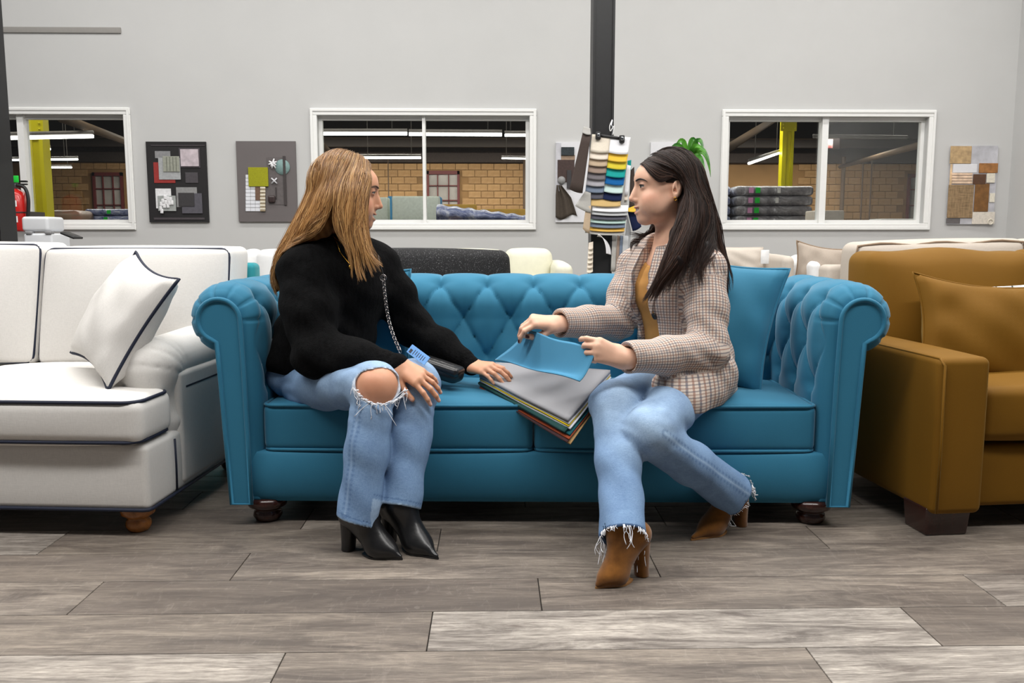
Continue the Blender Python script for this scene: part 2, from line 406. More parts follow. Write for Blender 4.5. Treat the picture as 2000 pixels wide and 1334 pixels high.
# ---------------------------------------------------------------- head and hands
def head_frame(f, up):
    f = unit(f); l = unit(np.cross(up, f)); u = np.cross(f, l); return np.stack((f, l, u), 1)   # columns: forward, left, up
class Head:
    def __init__(s, S, c, f, up, neck, sc_=1.0, smile=1.0, lid=0.0045):
        s.c = np.asarray(c, float); s.M = head_frame(f, up); s.k = sc_; W = s.w
        M = s.M
        E = lambda c_, r, k=0.02, op='u': S.ell(W(c_), np.array(r)*sc_, M, k*sc_, op)
        C = lambda a, b, ra, rb, k=0.02, op='u': S.cone(W(a), W(b), ra*sc_, rb*sc_, k*sc_, op)
        E((-0.012, 0, 0.030), (0.093, 0.073, 0.083)); E((0.028, 0, 0.0), (0.064, 0.062, 0.075), 0.03); E((0.046, 0, 0.040), (0.050, 0.056, 0.040), 0.03); E((0.036, 0, -0.045), (0.050, 0.050, 0.062), 0.03)
        for q in (-1, 1):
            C((-0.002, q*0.052, -0.040), (0.058, q*0.014, -0.098), 0.018, 0.016, 0.022)
            E((0.060, q*0.036, -0.036), (0.024, 0.026, 0.026), 0.020)
            C((0.086, q*0.012, 0.028), (0.068, q*0.046, 0.028), 0.0075, 0.006, 0.02)
        E((0.072, 0, -0.100), (0.019, 0.021, 0.016), 0.022)
        E((0.080, 0, -0.066), (0.018, 0.028, 0.026), 0.018)
        for q in (-1, 1): S.cone(W((0.103, q*0.030, 0.006)), W((0.097, q*0.036, 0.006)), 0.0125*sc_, 0.0115*sc_, 0.014*sc_, 's')
        E((0.090, 0, -0.028), (0.020, 0.0135, 0.024), 0.012); C((0.092, 0, 0.014), (0.111, 0, -0.032), 0.0065, 0.0080, 0.012); E((0.112, 0, -0.036), (0.0092, 0.0090, 0.0080), 0.006)
        for q in (-1, 1): E((0.100, q*0.0100, -0.040), (0.0088, 0.0062, 0.0062), 0.006)
        s.eye = [W((0.0800, q*0.0315, 0.006)) for q in (1, -1)]; s.er = 0.0128*sc_
        for q in (-1, 1):
            E((0.0800, q*0.0315, 0.006), (0.0150, 0.0152, 0.0142), 0.006)
            E((0.0965, q*0.0330, 0.0050), (0.014, 0.0145, lid), 0.0012, 's'); E((0.0890, q*0.0405, 0.0052), (0.010, 0.0075, lid*0.62), 0.0012, 's')
        # smiling mouth: an upper and a lower lip following the smile, parted over the teeth
        s.sm = smile; ys = np.linspace(-0.0275, 0.0275, 13); s.lipU, s.lipL, s.gap = [], [], []
        for y in ys:
            e = y/0.0275; x = 0.0985-0.0225*e*e; zc = -0.0720+0.0130*e*e; hh = 0.0050*smile*max(0, 1-e*e)**0.65
            s.lipU.append((x+0.0005, y, zc+hh+0.0018, 0.0041-0.0019*e*e)); s.lipL.append((x-0.0025, y, zc-hh-0.0024, 0.0049-0.0027*e*e)); s.gap.append((x-0.0015, y, zc, hh+0.0004))
        for L_ in (s.lipU, s.lipL):
            for a, b in zip(L_[:-1], L_[1:]): C(a[:3], b[:3], a[3], b[3], 0.004)
        for q in (-1, 1): E((0.066, q*0.040, -0.050), (0.016, 0.010, 0.020), 0.026); E((0.042, q*0.042, -0.062), (0.030, 0.017, 0.030), 0.030)
        for a, b in zip(s.gap[:-1], s.gap[1:]):
            for dx in (-0.003, 0.004): C((a[0]+dx, a[1], a[2]), (b[0]+dx, b[1], b[2]), a[3], b[3], 0.0015, 's')
        for q in (-1, 1):
            m = s.M @ np.array(Matrix.Rotation(math.radians(18*q), 3, 'Z')) @ np.array(Matrix.Rotation(math.radians(-12), 3, 'Y'))
            S.ell(W((-0.018, q*0.076, -0.004)), np.array((0.019, 0.0085, 0.032))*sc_, m, 0.006); S.ell(W((-0.014, q*0.087, 0.002)), np.array((0.0115, 0.0085, 0.021))*sc_, m, 0.003, 's'); S.ell(W((-0.010, q*0.083, -0.012)), np.array((0.007, 0.009, 0.009))*sc_, m, 0.003, 's'); S.cone(W((-0.012, q*0.080, 0.014)), W((-0.017, q*0.081, -0.014)), 0.0028*sc_, 0.0028*sc_, 0.003)
            S.ell(W((-0.010, q*0.079, -0.029)), np.array((0.008, 0.006, 0.009))*sc_, m, 0.004)
        S.cone(W((-0.020, 0, -0.05)), neck, 0.050*sc_, 0.052*sc_, 0.03)
    def w(s, p): return s.c+s.M@(np.asarray(p, float)*s.k)
    def color(s, V, col, lips, blush):
        q = (V-s.c)@s.M/s.k
        def near(L_, grow):
            d = np.full(len(q), 1.0); i = np.nonzero((q[:, 0] > 0.065) & (np.abs(q[:, 1]) < 0.032) & (np.abs(q[:, 2]+0.072) < 0.03))[0]
            for a, b in zip(L_[:-1], L_[1:]):
                t, dd, _ = seg_t(q[i], a[:3], b[:3]); d[i] = np.minimum(d[i], dd-(a[3]+(b[3]-a[3])*t)*grow)
            return d
        dl = np.minimum(near(s.lipU, 1.12), near(s.lipL, 1.12)); col = paint(col, np.clip(0.5-dl/0.0014, 0, 1)*0.85, lips)
        col = paint(col, ((near(s.gap, 1.25) < 0.0012) & (dl > -0.0004)).astype(float), (0.10, 0.02, 0.02))
        for sg in (-1, 1):
            col = paint(col, 0.40*np.exp(-(((q-np.array((0.062, sg*0.050, -0.034)))/np.array((0.03, 0.022, 0.018)))**2).sum(1)), blush)
            e = np.exp(-(((q-np.array((0.085, sg*0.033, 0.012)))/np.array((0.016, 0.018, 0.009)))**2).sum(1)); col = paint(col, 0.28*e, np.array(blush)*0.55)
            d = np.linalg.norm((q-np.array((0.0800, sg*0.0315, 0.006))), axis=1); col = paint(col, ((d < 0.0138) & (q[:, 0] > 0.081))*0.75, (0.05, 0.02, 0.015))
        col = paint(col, 0.25*np.exp(-(((q-np.array((0.113, 0, -0.036)))/0.012)**2).sum(1)), blush)
        for sg in (-1, 1): col = paint(col, 0.8*np.exp(-(((q-np.array((0.106, sg*0.0065, -0.0465)))/0.0042)**2).sum(1)), (0.12, 0.03, 0.02))  # nostrils: dark of the openings painted on, not carved
        return col
    def extras(s, parent, iris, brow, S=None):
        """Eyes, teeth, brows and lashes."""
        for i, q in enumerate((1, -1)):
            M4 = Matrix.Translation(s.eye[i]) @ Matrix(s.M.tolist()).to_4x4()
            n = 14; prof = [(s.er*math.sin(t), s.er*math.cos(t)) for t in np.linspace(0.02, math.pi-0.02, 18)]
            g = lathe(prof[::-1], 20); V = g[0][:, [2, 0, 1]]
            a = V[:, 0]/s.er; look = np.array((1, -0.10*q*0, -0.05)); look = look/np.linalg.norm(look); ca = (V/s.er)@look
            col = np.where((ca > 0.80)[:, None], np.asarray(iris), (0.74, 0.70, 0.68)); col = np.where((ca > 0.955)[:, None], (0.005,)*3, col)
            obj('eye', (V@s.M.T+s.eye[i], g[1]), attr_mat('eye_surface', 0.12, 0, 0.6), parent, world=True, col=col)
        def tee(U, V):
            e = (U*2-1)*0.92; zc = -0.0720+0.0130*e*e; hh = 0.0058*s.sm*(1-e*e)**0.65+0.0015
            return np.stack((0.0985-0.0225*e*e-0.0036+0.0004*np.abs(np.sin(U*math.pi*9)), e*0.0275, zc+hh-(V*1.65)*hh), -1)
        g = grid(tee, 72, 4)
        obj('teeth', (np.array([s.w(p) for p in g[0]]), g[1]), plain('tooth_enamel', srgb(240, 235, 226), 0.25), parent, world=True)
        bm_ = plain('brow_hair_%d' % int(brow[0]*1e4), brow, 0.7)
        for q in (1, -1):
            pts = [s.w(p) for p in ((0.0985, q*0.011, 0.0235), (0.0965, q*0.022, 0.0268), (0.0905, q*0.034, 0.0285), (0.0805, q*0.046, 0.0248), (0.0720, q*0.052, 0.0200))]
            pts = spline(pts, 14).astype(np.float32)
            if S is not None:
                for it in range(2): pts = pts-S.grad(pts)*(S(pts)-0.0006)[:, None]
            obj('eyebrow', tube(pts, np.array([0.0018, 0.0024, 0.0027, 0.0028, 0.0028, 0.0027, 0.0026, 0.0024, 0.0022, 0.002, 0.0017, 0.0014, 0.001, 0.0005])*s.k, 8), bm_, parent, world=True)
            pts = [s.w((0.0800+0.0150*math.cos(a)*0.985, q*0.0315+q*0.0150*math.sin(a), 0.0095-0.0035*abs(math.sin(a))**2)) for a in np.linspace(-0.85, 1.25, 12)]
            obj('eyelash', tube(pts, np.array([0.0008]+[0.0015]*10+[0.0012])*s.k, 5), plain('lash', (0.006, 0.004, 0.003), 0.6), parent, world=True)
def hand(S, wrist, fwd, back, side, curl, spread=(8, 2, -4, -10), thumb=((0.55, 0.75, -0.35), (0.85, 0.45, -0.25), (0.95, 0.2, -0.25)), sc_=0.95, nails=None, k=0.006):
    """Palm, four unequal bent fingers and a thumb leaving the side of the palm. side=+1/-1: which way the thumb lies."""
    f = unit(fwd); n = unit(np.asarray(back)-f*np.dot(back, f)); t = np.cross(f, n)*side
    L = lambda a, b, c: np.asarray(wrist)+sc_*(f*a+t*b+n*c)
    K = [(0.084, 0.026, 0.0), (0.088, 0.008, 0.003), (0.083, -0.010, 0.001), (0.074, -0.026, -0.004)]
    R = [0.0128, 0.0130, 0.0122, 0.0112]; PH = [(0.041, 0.024, 0.019), (0.045, 0.028, 0.020), (0.041, 0.026, 0.020), (0.032, 0.019, 0.017)]
    FR = [0.0088, 0.0090, 0.0084, 0.0074]; tips = []
    for i in range(4):
        kx = L(*K[i]); S.cone(L(0.0, K[i][1]*0.55, -0.002), kx, 0.0155*sc_, R[i]*sc_*0.92, 0.014*sc_)
        cu = curl[i]; ang = 0.0; p = kx; sp = math.radians(spread[i]); base = f*math.cos(sp)+t*math.sin(sp); r = FR[i]*sc_
        for j in range(3):
            ang += math.radians(cu[j]); dr = base*math.cos(ang)-n*math.sin(ang); q = p+dr*PH[i][j]*sc_
            r2 = r*(0.93 if j < 2 else 0.80); S.cone(p, q, r, r2, k*sc_ if j == 0 else 0.003*sc_); p, r = q, r2
        nn = base*math.sin(ang)+n*math.cos(ang); tips.append((p-dr*0.004+nn*r*0.9, dr, nn))
    p = L(0.018, 0.020, -0.006); S.cone(L(0.0, 0.010, -0.004), p, 0.015*sc_, 0.0145*sc_, 0.012*sc_)
    ln = (0.040, 0.032, 0.025); rr = (0.0145, 0.0108, 0.0098, 0.0082)
    for j in range(3):
        d = unit(f*thumb[j][0]+t*thumb[j][1]+n*thumb[j][2]); q = p+d*ln[j]*sc_; S.cone(p, q, rr[j]*sc_, rr[j+1]*sc_, (0.012 if j == 0 else 0.004)*sc_); p = q
    nn = unit(np.cross(d, np.cross(t, d))+n*0.3); tips.append((p-d*0.003+nn*0.0075*sc_, d, nn))
    S.cone(np.asarray(wrist)-f*0.03*sc_, L(0.01, 0, -0.002), 0.0235*sc_, 0.021*sc_, 0.016*sc_, flat=(n, 0.78))
    if nails is not None: nails += tips
    return tips
def paint_nails(V, col, tips, c, sc_=0.95):
    for p, d, n in tips:
        q = V-p; a = q@d; b = q@n; s_ = np.linalg.norm(q-np.outer(a, d)-np.outer(b, n), axis=1)
        col = paint(col, ((np.abs(a) < 0.0065) & (s_ < 0.0052) & (b > -0.004)).astype(float)*0.95, c)
    return col
# ---------------------------------------------------------------- hair
def strands(guides, n, vol, push=(), seg=21, w_=0.0016, seed=0, lift=(0.0, 0.006), wave=0.004, wfreq=3.0, tail=0.25, jit=0.35, clump=22, fray=0.0008):
    """Locks of hair: blends of neighbouring guide curves laid on the hair's volume, drawn as thin tapering ribbons."""
    r = np.random.RandomState(seed); G = [spline(g, seg) for g in guides]; m = len(G); GA = np.array(G)
    t = np.linspace(0, 1, seg); nc = n//clump+1; perm = r.permutation((np.arange(nc)+r.rand(nc))/nc)
    P_ = np.zeros((n, seg, 3)); 
    for i in range(n):
        if i % clump == 0: xc = perm[i//clump]*(m-1); cutc = 1-0.32*r.rand()**1.5; phc = xc*2.1+r.rand()*1.2; amc = wave*(0.5+r.rand()); off = r.randn(3)*0.003
        x0 = np.clip(xc+r.randn()*0.16, 0, m-1-1e-6); xt = np.clip(x0+(t**1.5)*0.85*(xc-x0), 0, m-1-1e-6); ai = xt.astype(int); ff = (xt-ai)[:, None]
        cut = cutc*(1-0.06*r.rand())
        c = GA[ai, np.arange(seg)]*(1-ff)+GA[ai+1, np.arange(seg)]*ff; c = np.stack([np.interp(t*cut, t, c[:, k]) for k in range(3)], 1)
        c = c+np.stack([amc*t**0.7*np.sin(2*math.pi*wfreq*t+phc+k*1.5) for k in range(3)], 1)+(off*t[:, None]+r.randn(3)*0.0012*jit*3)+np.stack([fray*t*np.sin(t*11+r.rand()*6.28) for k in range(3)], 1)
        P_[i] = c
    Q = P_.reshape(-1, 3).astype(np.float32); lf = np.repeat(r.uniform(lift[0], lift[1], n), seg).astype(np.float32)
    tt = np.tile(t, n)
    for it in range(3):
        d = vol(Q); g = vol.grad(Q); wgt = np.clip((1-tt)/tail, 0, 1) if it else np.clip((1-tt)/tail, 0, 1)
        mv = (d-lf)*np.where(d < lf, 1.0, wgt*0.9); mv = np.clip(mv, -0.03, 0.03); Q = Q-g*mv[:, None]
    for S in push:
        for it in range(2):
            d = S(Q); i = np.nonzero(d < 0.004)[0]
            if len(i): Q[i] = Q[i]-S.grad(Q[i])*(d[i]-0.004-lf[i]*0.5)[:, None]
    Q = Q.reshape(n, seg, 3)
    Q[:, 1:-1] = Q[:, 1:-1]*0.5+(Q[:, :-2]+Q[:, 2:])*0.25
    return Q
def strand_geo(Q, w_, colors, seed=0, flat=0.5, taper=0.2, root=0.75):
    n, seg, _ = Q.shape; r = np.random.RandomState(seed+5)
    T = np.gradient(Q, axis=1); T /= np.linalg.norm(T, axis=2, keepdims=True)+1e-9
    view = unit(np.array((0.0, -1, 0.1))); N = np.cross(T, view); N /= np.linalg.norm(N, axis=2, keepdims=True)+1e-9; B = np.cross(T, N)
    t = np.linspace(0, 1, seg); prof = (np.clip(t/0.08, 0.3, 1)*np.clip((1-t)/taper, 0.05, 1)**0.8)[None, :, None]; wd = w_*r.uniform(0.55, 1.45, n)[:, None, None]*prof
    V = np.stack((Q+N*wd, Q-B*wd*flat, Q-N*wd), 2); V2 = np.stack((Q+N*wd, Q+B*wd*flat, Q-N*wd), 2); up_ = (np.einsum('nsk,k->ns', B, view).mean(1) > 0)[:, None, None, None]; V = np.where(up_, V2, V)
    base = (np.arange(n)*seg*3)[:, None, None]+(np.arange(seg-1)*3)[None, :, None]; j = np.arange(3)[None, None, :]; j2 = (j+1) % 3
    F = np.stack((base+j, base+j2, base+3+j2, base+3+j), -1).reshape(-1, 4)
    cs = np.asarray(colors); pick = cs[r.randint(0, len(cs), n)]*r.uniform(0.8, 1.15, n)[:, None]
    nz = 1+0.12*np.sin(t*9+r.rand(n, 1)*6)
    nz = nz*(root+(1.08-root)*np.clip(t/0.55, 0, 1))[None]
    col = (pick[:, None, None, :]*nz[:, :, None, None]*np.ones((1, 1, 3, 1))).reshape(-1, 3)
    return V.reshape(-1, 3), F, np.clip(col, 0, 1)
# ================================================================ the setting
YW = 6.9                                       # showroom's rear wall
def wood_floor():
    t = NT('weathered_plank'); oi = t.n('ShaderNodeObjectInfo'); r = oi.outputs['Random']
    c = t.coord('Object'); cm = t.n('ShaderNodeCombineXYZ')
    t.l(t.math('MULTIPLY', r, 37.0), cm.inputs[0]); t.l(t.math('MULTIPLY', r, 91.0), cm.inputs[1]); t.l(t.math('MULTIPLY', r, 53.0), cm.inputs[2])
    ad = t.n('ShaderNodeVectorMath'); ad.operation = 'ADD'; t.l(c, ad.inputs[0]); t.l(cm.outputs[0], ad.inputs[1])
    def st(v, sx, sy):
        m = t.n('ShaderNodeMapping'); m.inputs['Scale'].default_value = (sx, sy, 1); t.l(v, m.inputs[0]); return m.outputs[0]
    v = ad.outputs[0]
    big = t.noise(st(v, 1.5, 8), 1.6, 8, 0.70, 0.9)          # broad dark weathering along the plank
    grain = t.noise(st(v, 7, 120), 1.0, 7, 0.72, 0.5)
    fine = t.noise(st(v, 30, 420), 1.0, 4, 0.65)
    cross = t.noise(st(v, 45, 14), 1.0, 4, 0.7, 1.2)           # saw marks across
    base = t.ramp(t.math('MULTIPLY', oi.outputs['Alpha'], 1.0), [(0.0, srgb(120, 110, 101)), (0.33, srgb(142, 131, 119)), (0.66, srgb(162, 151, 139)), (1.0, srgb(198, 190, 180))])
    c1 = t.mix(t.ramp(big, [(0.38, (0.90,)*3), (0.62, (0,)*3)]), base, srgb(84, 76, 71))
    knot = t.ramp(t.noise(st(v, 1.6, 16), 2.1, 5, 0.7, 0.8), [(0.60, (0,)*3), (0.72, (0.75,)*3)])
    c1 = t.mix(knot, c1, srgb(96, 84, 78))
    c2 = t.mix(t.ramp(grain, [(0.34, (0.70,)*3), (0.56, (0,)*3)]), c1, srgb(84, 76, 70))
    c3 = t.mix(t.ramp(fine, [(0.36, (0.45,)*3), (0.58, (0,)*3)]), c2, srgb(78, 71, 65))
    c4 = t.mix(t.ramp(cross, [(0.56, (0,)*3), (0.75, (0.12,)*3)]), c3, srgb(205, 196, 184))
    t.color(c4); t.rough(t.ramp(grain, [(0.3, (0.55,)*3), (0.7, (0.40,)*3)])); t.b.inputs['Specular IOR Level'].default_value = 0.4
    t.bump(grain, 0.15, 0.003); return t.m
PLANK = wood_floor()
mbf = MB().add(box(-7, 6.2, -1.5, YW, -0.05, -0.006))
floor = struct(obj('floor', mbf.geo(), plain('plank_joint', srgb(40, 36, 33), 0.9)), 'grey brown wood plank floor of the showroom')
PL, PW = 1.17, 0.2045
pm = mesh_from('plank', *chamfer(0.0012, PL-0.0012, 0.001, PW-0.001, -0.006, 0.0, 0.0016), smooth=False); pm.materials.append(PLANK)
row0 = PZ(1000, 1270)[1]                           # a joint line seen in front
prn = np.random.RandomState(12)
TONE = {(-1, -1): 0.9, (-1, 0): 0.5, (-1, 1): 0.95, (0, -1): 0.4, (0, 0): 0.98, (0, 1): 0.08, (1, -1): 0.62, (1, 0): 0.02, (1, 1): 0.45, (1, 2): 0.85, (2, -1): 0.12, (2, 0): 0.55, (2, 1): 0.45, (3, 0): 0.5, (3, 1): 0.7}      # each plank's own stain
joints = {-1: (556, 1278), 0: (845, 1197), 1: (204, 1135), 2: (488, 1082)}
for k in range(-5, 24):
    y0 = row0 + k*PW
    if k in joints: jx = PZ(*joints[k])[0]
    else: jx = (k*0.618 % 1)*PL
    x0 = jx - math.ceil((jx+4.6)/PL)*PL
    lim = 0.75*(y0+0.5)+0.5
    while x0 < 4.2:
        if x0+PL > -lim-0.4 and x0 < lim+0.4 and (k < 6 or (x0 > -4.6)):
            n_ = round((x0-jx)/PL); tn = TONE.get((k, n_), prn.rand()); o = obj('plank', pm, None, floor, loc=(x0, y0, 0)); o.color = (1, 1, 1, tn)
        x0 += PL
def holed_wall(x0, x1, z0, z1, y0, y1, holes):
    xs = sorted({x0, x1} | {h[0] for h in holes} | {h[1] for h in holes}); zs = sorted({z0, z1} | {h[2] for h in holes} | {h[3] for h in holes})
    m = MB()
    for i in range(len(xs)-1):
        for j in range(len(zs)-1):
            cx, cz = (xs[i]+xs[i+1])/2, (zs[j]+zs[j+1])/2
            if any(h[0] < cx < h[1] and h[2] < cz < h[3] for h in holes): continue
            m.add(box(xs[i], xs[i+1], y0, y1, zs[j], zs[j+1]))
    return m.geo()
def wx(px, py=330): return P(px, py, YW)[0]
def wz(py, px=1000): return P(px, py, YW)[2]
ZT, ZB = wz(226, 830), wz(436, 830)                # clear opening of all three windows
WINS = [(wx(-170), wx(247)), (wx(622), wx(1034)), (wx(1420), wx(1808))]
MULL = [wx(42), wx(828), wx(1611)]
XR = P(1966, 440, YW)[0]                           # the corner at the right
WALL = plain('grey_wall_paint', srgb(197, 197, 196), 0.85, noise_amt=0.015, noise_scale=3, bump=0.03, bump_scale=350)
wall_back = struct(obj('wall_back', holed_wall(-7, XR+0.12, 0, 4.0, YW, YW+0.13, [(a, b, ZB, ZT) for a, b in WINS]), WALL, smooth=False), 'light grey painted rear wall with three windows')
wall_right = struct(obj('wall_right', box(XR, XR+0.12, 3.2, YW, 0, 4.0), WALL, smooth=False), 'light grey painted wall past the rear corner')
struct(obj('ceiling', box(-7, XR+0.12, -1.5, YW, 4.0, 4.1), plain('ceiling_paint', srgb(225, 225, 222), 0.9), smooth=False), 'white painted showroom ceiling')
WT = plain('white_trim_paint', srgb(238, 238, 236), 0.45, noise_amt=0.01)
def glass_mat():
    m = bpy.data.materials.new('window_glass'); m.use_nodes = True; t = m.node_tree; t.nodes.clear()
    o = t.nodes.new('ShaderNodeOutputMaterial'); mx = t.nodes.new('ShaderNodeMixShader'); tr = t.nodes.new('ShaderNodeBsdfTransparent'); gl = t.nodes.new('ShaderNodeBsdfGlossy')
    gl.inputs['Roughness'].default_value = 0.03; tr.inputs[0].default_value = (0.93, 0.95, 0.95, 1)
    nz = t.nodes.new('ShaderNodeTexNoise'); nz.inputs['Scale'].default_value = 2.0
    mr = t.nodes.new('ShaderNodeMapRange'); mr.inputs['To Min'].default_value = 0.045; mr.inputs['To Max'].default_value = 0.075
    t.links.new(nz.outputs[0], mr.inputs[0]); t.links.new(mr.outputs[0], mx.inputs[0])
    t.links.new(tr.outputs[0], mx.inputs[1]); t.links.new(gl.outputs[0], mx.inputs[2]); t.links.new(mx.outputs[0], o.inputs[0]); return m
GLASS = glass_mat()
for i, (a, b) in enumerate(WINS):
    root = bpy.data.objects.new('window_%d' % (i+1), None); COL.objects.link(root); root.location = ((a+b)/2, YW, ZB); root['kind'] = 'structure'
    root['label'] = ('white framed interior window beside the fire extinguisher', 'white framed interior window behind the blonde woman', 'white framed interior window showing stacked mattresses')[i]
    c = 0.055; d = 0.018
    for nm, g in (('casing_top', box(a-c, b+c, YW-d, YW, ZT, ZT+c)), ('casing_bottom', box(a-c, b+c, YW-d, YW, ZB-c, ZB)),
                  ('casing_side', box(a-c, a, YW-d, YW, ZB, ZT)), ('casing_side', box(b, b+c, YW-d, YW, ZB, ZT))):
        V, F = g; cc = (V.min(0)+V.max(0))/2; ss = V.max(0)-V.min(0)
        obj(nm, rbox(cc, ss, 0.006, 1, k=2), WT, root, smooth=False, world=True)
    m = MB()                                        # raised moulding line round the casing
    e = c-0.006
    for g in (box(a-e, b+e, YW-d-0.008, YW-d, ZT+e-0.018, ZT+e), box(a-e, b+e, YW-d-0.008, YW-d, ZB-e, ZB-e+0.018),
              box(a-e, a-e+0.018, YW-d-0.008, YW-d, ZB-e+0.018, ZT+e-0.018), box(b+e-0.018, b+e, YW-d-0.008, YW-d, ZB-e+0.018, ZT+e-0.018)): m.add(g)
    obj('moulding', m.geo(), WT, root, smooth=False, world=True)
    m = MB(); s = 0.028; y0, y1 = YW+0.055, YW+0.10
    for g in (box(a, b, y0, y1, ZT-s, ZT), box(a, b, y0, y1, ZB, ZB+s), box(a, a+s, y0, y1, ZB+s, ZT-s), box(b-s, b, y0, y1, ZB+s, ZT-s)): m.add(g)
    obj('sash', m.geo(), WT, root, smooth=False, world=True)
    mw = 0.012 if i == 1 else 0.025
    obj('mullion', box(MULL[i]-mw, MULL[i]+mw, YW+0.02, y1+0.005, ZB, ZT), WT, root, smooth=False, world=True)
    for (p, q) in ((a+s, MULL[i]-mw), (MULL[i]+mw, b-s)):
        obj('pane', box(p, q, YW+0.075, YW+0.079, ZB+s, ZT-s), GLASS, root, smooth=False, world=True)
# ---------------------------------------------------------------- the warehouse beyond the windows
YF = 34.0
TAN = plain('warehouse_wall_tan', srgb(128, 98, 62), 0.9, noise_amt=0.25, noise_scale=0.6)
struct(obj('warehouse_floor', box(-30, 30, YW+0.13, YF+0.3, -0.1, -0.01), plain('concrete', srgb(120, 115, 108), 0.7, noise_scale=1)), 'concrete floor of the warehouse behind the windows')
ZTOP = P(900, 318, YF)[2]
wfar = struct(obj('wall_warehouse', box(-30, 30, YF, YF+0.3, 0, 9), TAN, smooth=False), 'tan block rear wall of the warehouse')
struct(obj('warehouse_ceiling', box(-30, 30, YW+0.13, YF, 6.6, 6.7), plain('dark_roof_deck', srgb(52, 44, 40), 0.9, noise_amt=0.3, noise_scale=0.4), smooth=False), 'dark roof deck of the warehouse')
struct(obj('warehouse_wall_near', box(-30, -7, YW, YW+0.13, 0, 6.6), TAN, smooth=False), 'near wall of the warehouse')
DK = plain('dark_steel', srgb(60, 54, 50), 0.7)
for k in range(9):                                   # roof beams across
    yy = 9.5 + k*2.9
    o = tag(obj('roof_beam', box(-26, 26, yy, yy+0.2, 5.6 if k < 7 else 4.3, 6.6 if k < 7 else 6.5), DK, smooth=False), 'dark steel roof beam crossing the warehouse ceiling', 'beam', 'roof beams of the warehouse')
# the dark header strip over the tan wall
struct(obj('trim_1', box(-30, 30, YF-0.25, YF, ZTOP, 9), plain('dark_header', srgb(58, 50, 46), 0.9, noise_amt=0.2), smooth=False), 'dark upper band of the warehouse rear wall')
# far windows with dark red steel frames
RED = plain('dark_red_frame', srgb(92, 34, 34), 0.6)
PANE = plain('far_window_pane', srgb(150, 146, 142), 0.12, noise_amt=0.25, noise_scale=0.9, spec=0.8)
fwins = [(185, 243, 337, 432), (834, 898, 334, 420), (1770, 1830, 340, 432)]
fz = []
for (a, b, t0, b0) in fwins:
    x0, x1 = P(a, 380, YF)[0], P(b, 380, YF)[0]; z1, z0 = P(a, t0, YF)[2], P(a, b0, YF)[2]; fz.append((x0, x1, z0, z1))
    root = thing('steel_window', ('dark red steel window in the tan wall, seen through the window by the extinguisher', 'dark red steel window in the tan wall, seen through the middle window', 'dark red steel window in the tan wall, seen through the window at the right')[len(fz)-1], 'window', ((x0+x1)/2, YF-0.05, z0))
    m = MB(); f = 0.09
    for g in (box(x0, x1, YF-0.14, YF-0.02, z1-f*1.5, z1), box(x0, x1, YF-0.14, YF-0.02, z0, z0+f), box(x0, x0+f, YF-0.14, YF-0.02, z0, z1), box(x1-f, x1, YF-0.14, YF-0.02, z0, z1)): m.add(g)
    obj('frame', m.geo(), RED, root, smooth=False, world=True)
    nx, nz_ = 3, 3
    for i in range(1, nx): xx = x0+(x1-x0)*i/nx; obj('glazing_bar', box(xx-0.02, xx+0.02, YF-0.12, YF-0.03, z0, z1), RED, root, smooth=False, world=True)
    for i in range(1, nz_): zz = z0+(z1-z0)*i/nz_; obj('glazing_bar', box(x0, x1, YF-0.12, YF-0.03, zz-0.02, zz+0.02), RED, root, smooth=False, world=True)
    for i in range(nx):
        for j in range(nz_):
            obj('pane', box(x0+(x1-x0)*i/nx, x0+(x1-x0)*(i+1)/nx, YF-0.05, YF-0.03, z0+(z1-z0)*j/nz_, z0+(z1-z0)*(j+1)/nz_), PANE, root, smooth=False, world=True)
# the blocks of the tan wall that show through the windows
tb = NT('tan_block'); oi = tb.n('ShaderNodeObjectInfo')
tb.color(tb.mix(0.5, tb.ramp(oi.outputs['Random'], [(0, srgb(150, 116, 76)), (0.5, srgb(166, 132, 90)), (1, srgb(138, 106, 70))]), tb.ramp(tb.noise(tb.coord('Generated'), 3), [(0.3, srgb(140, 108, 70)), (0.7, srgb(170, 138, 98))]))); tb.rough(0.9)
BW, BH = 0.50, 0.27
bmesh_ = mesh_from('block', *box(0.012, BW-0.012, -0.04, 0.02, 0.012, BH-0.012), smooth=False); bmesh_.materials.append(tb.m)
nb = 0
for (pa, pb) in ((64, 250), (722, 1034), (1580, 1806)):
    xa, xb = P(pa, 390, YF)[0], P(pb, 390, YF)[0]
    z = P(1000, 436, YF)[2]-0.1; r_ = 0
    while z+BH < ZTOP+0.05:
        x = math.floor(xa/BW)*BW + (BW/2 if r_ % 2 else 0)-BW
        while x < xb:
            if x+BW > xa and not any(f[0]-0.02 < x+BW and x < f[1]+0.02 and f[2]-0.02 < z+BH and z < f[3]+0.02 for f in fz) and nb < 300:
                obj('block', bmesh_, None, wfar, loc=(x, YF, z)); nb += 1
            x += BW
        z += BH; r_ += 1
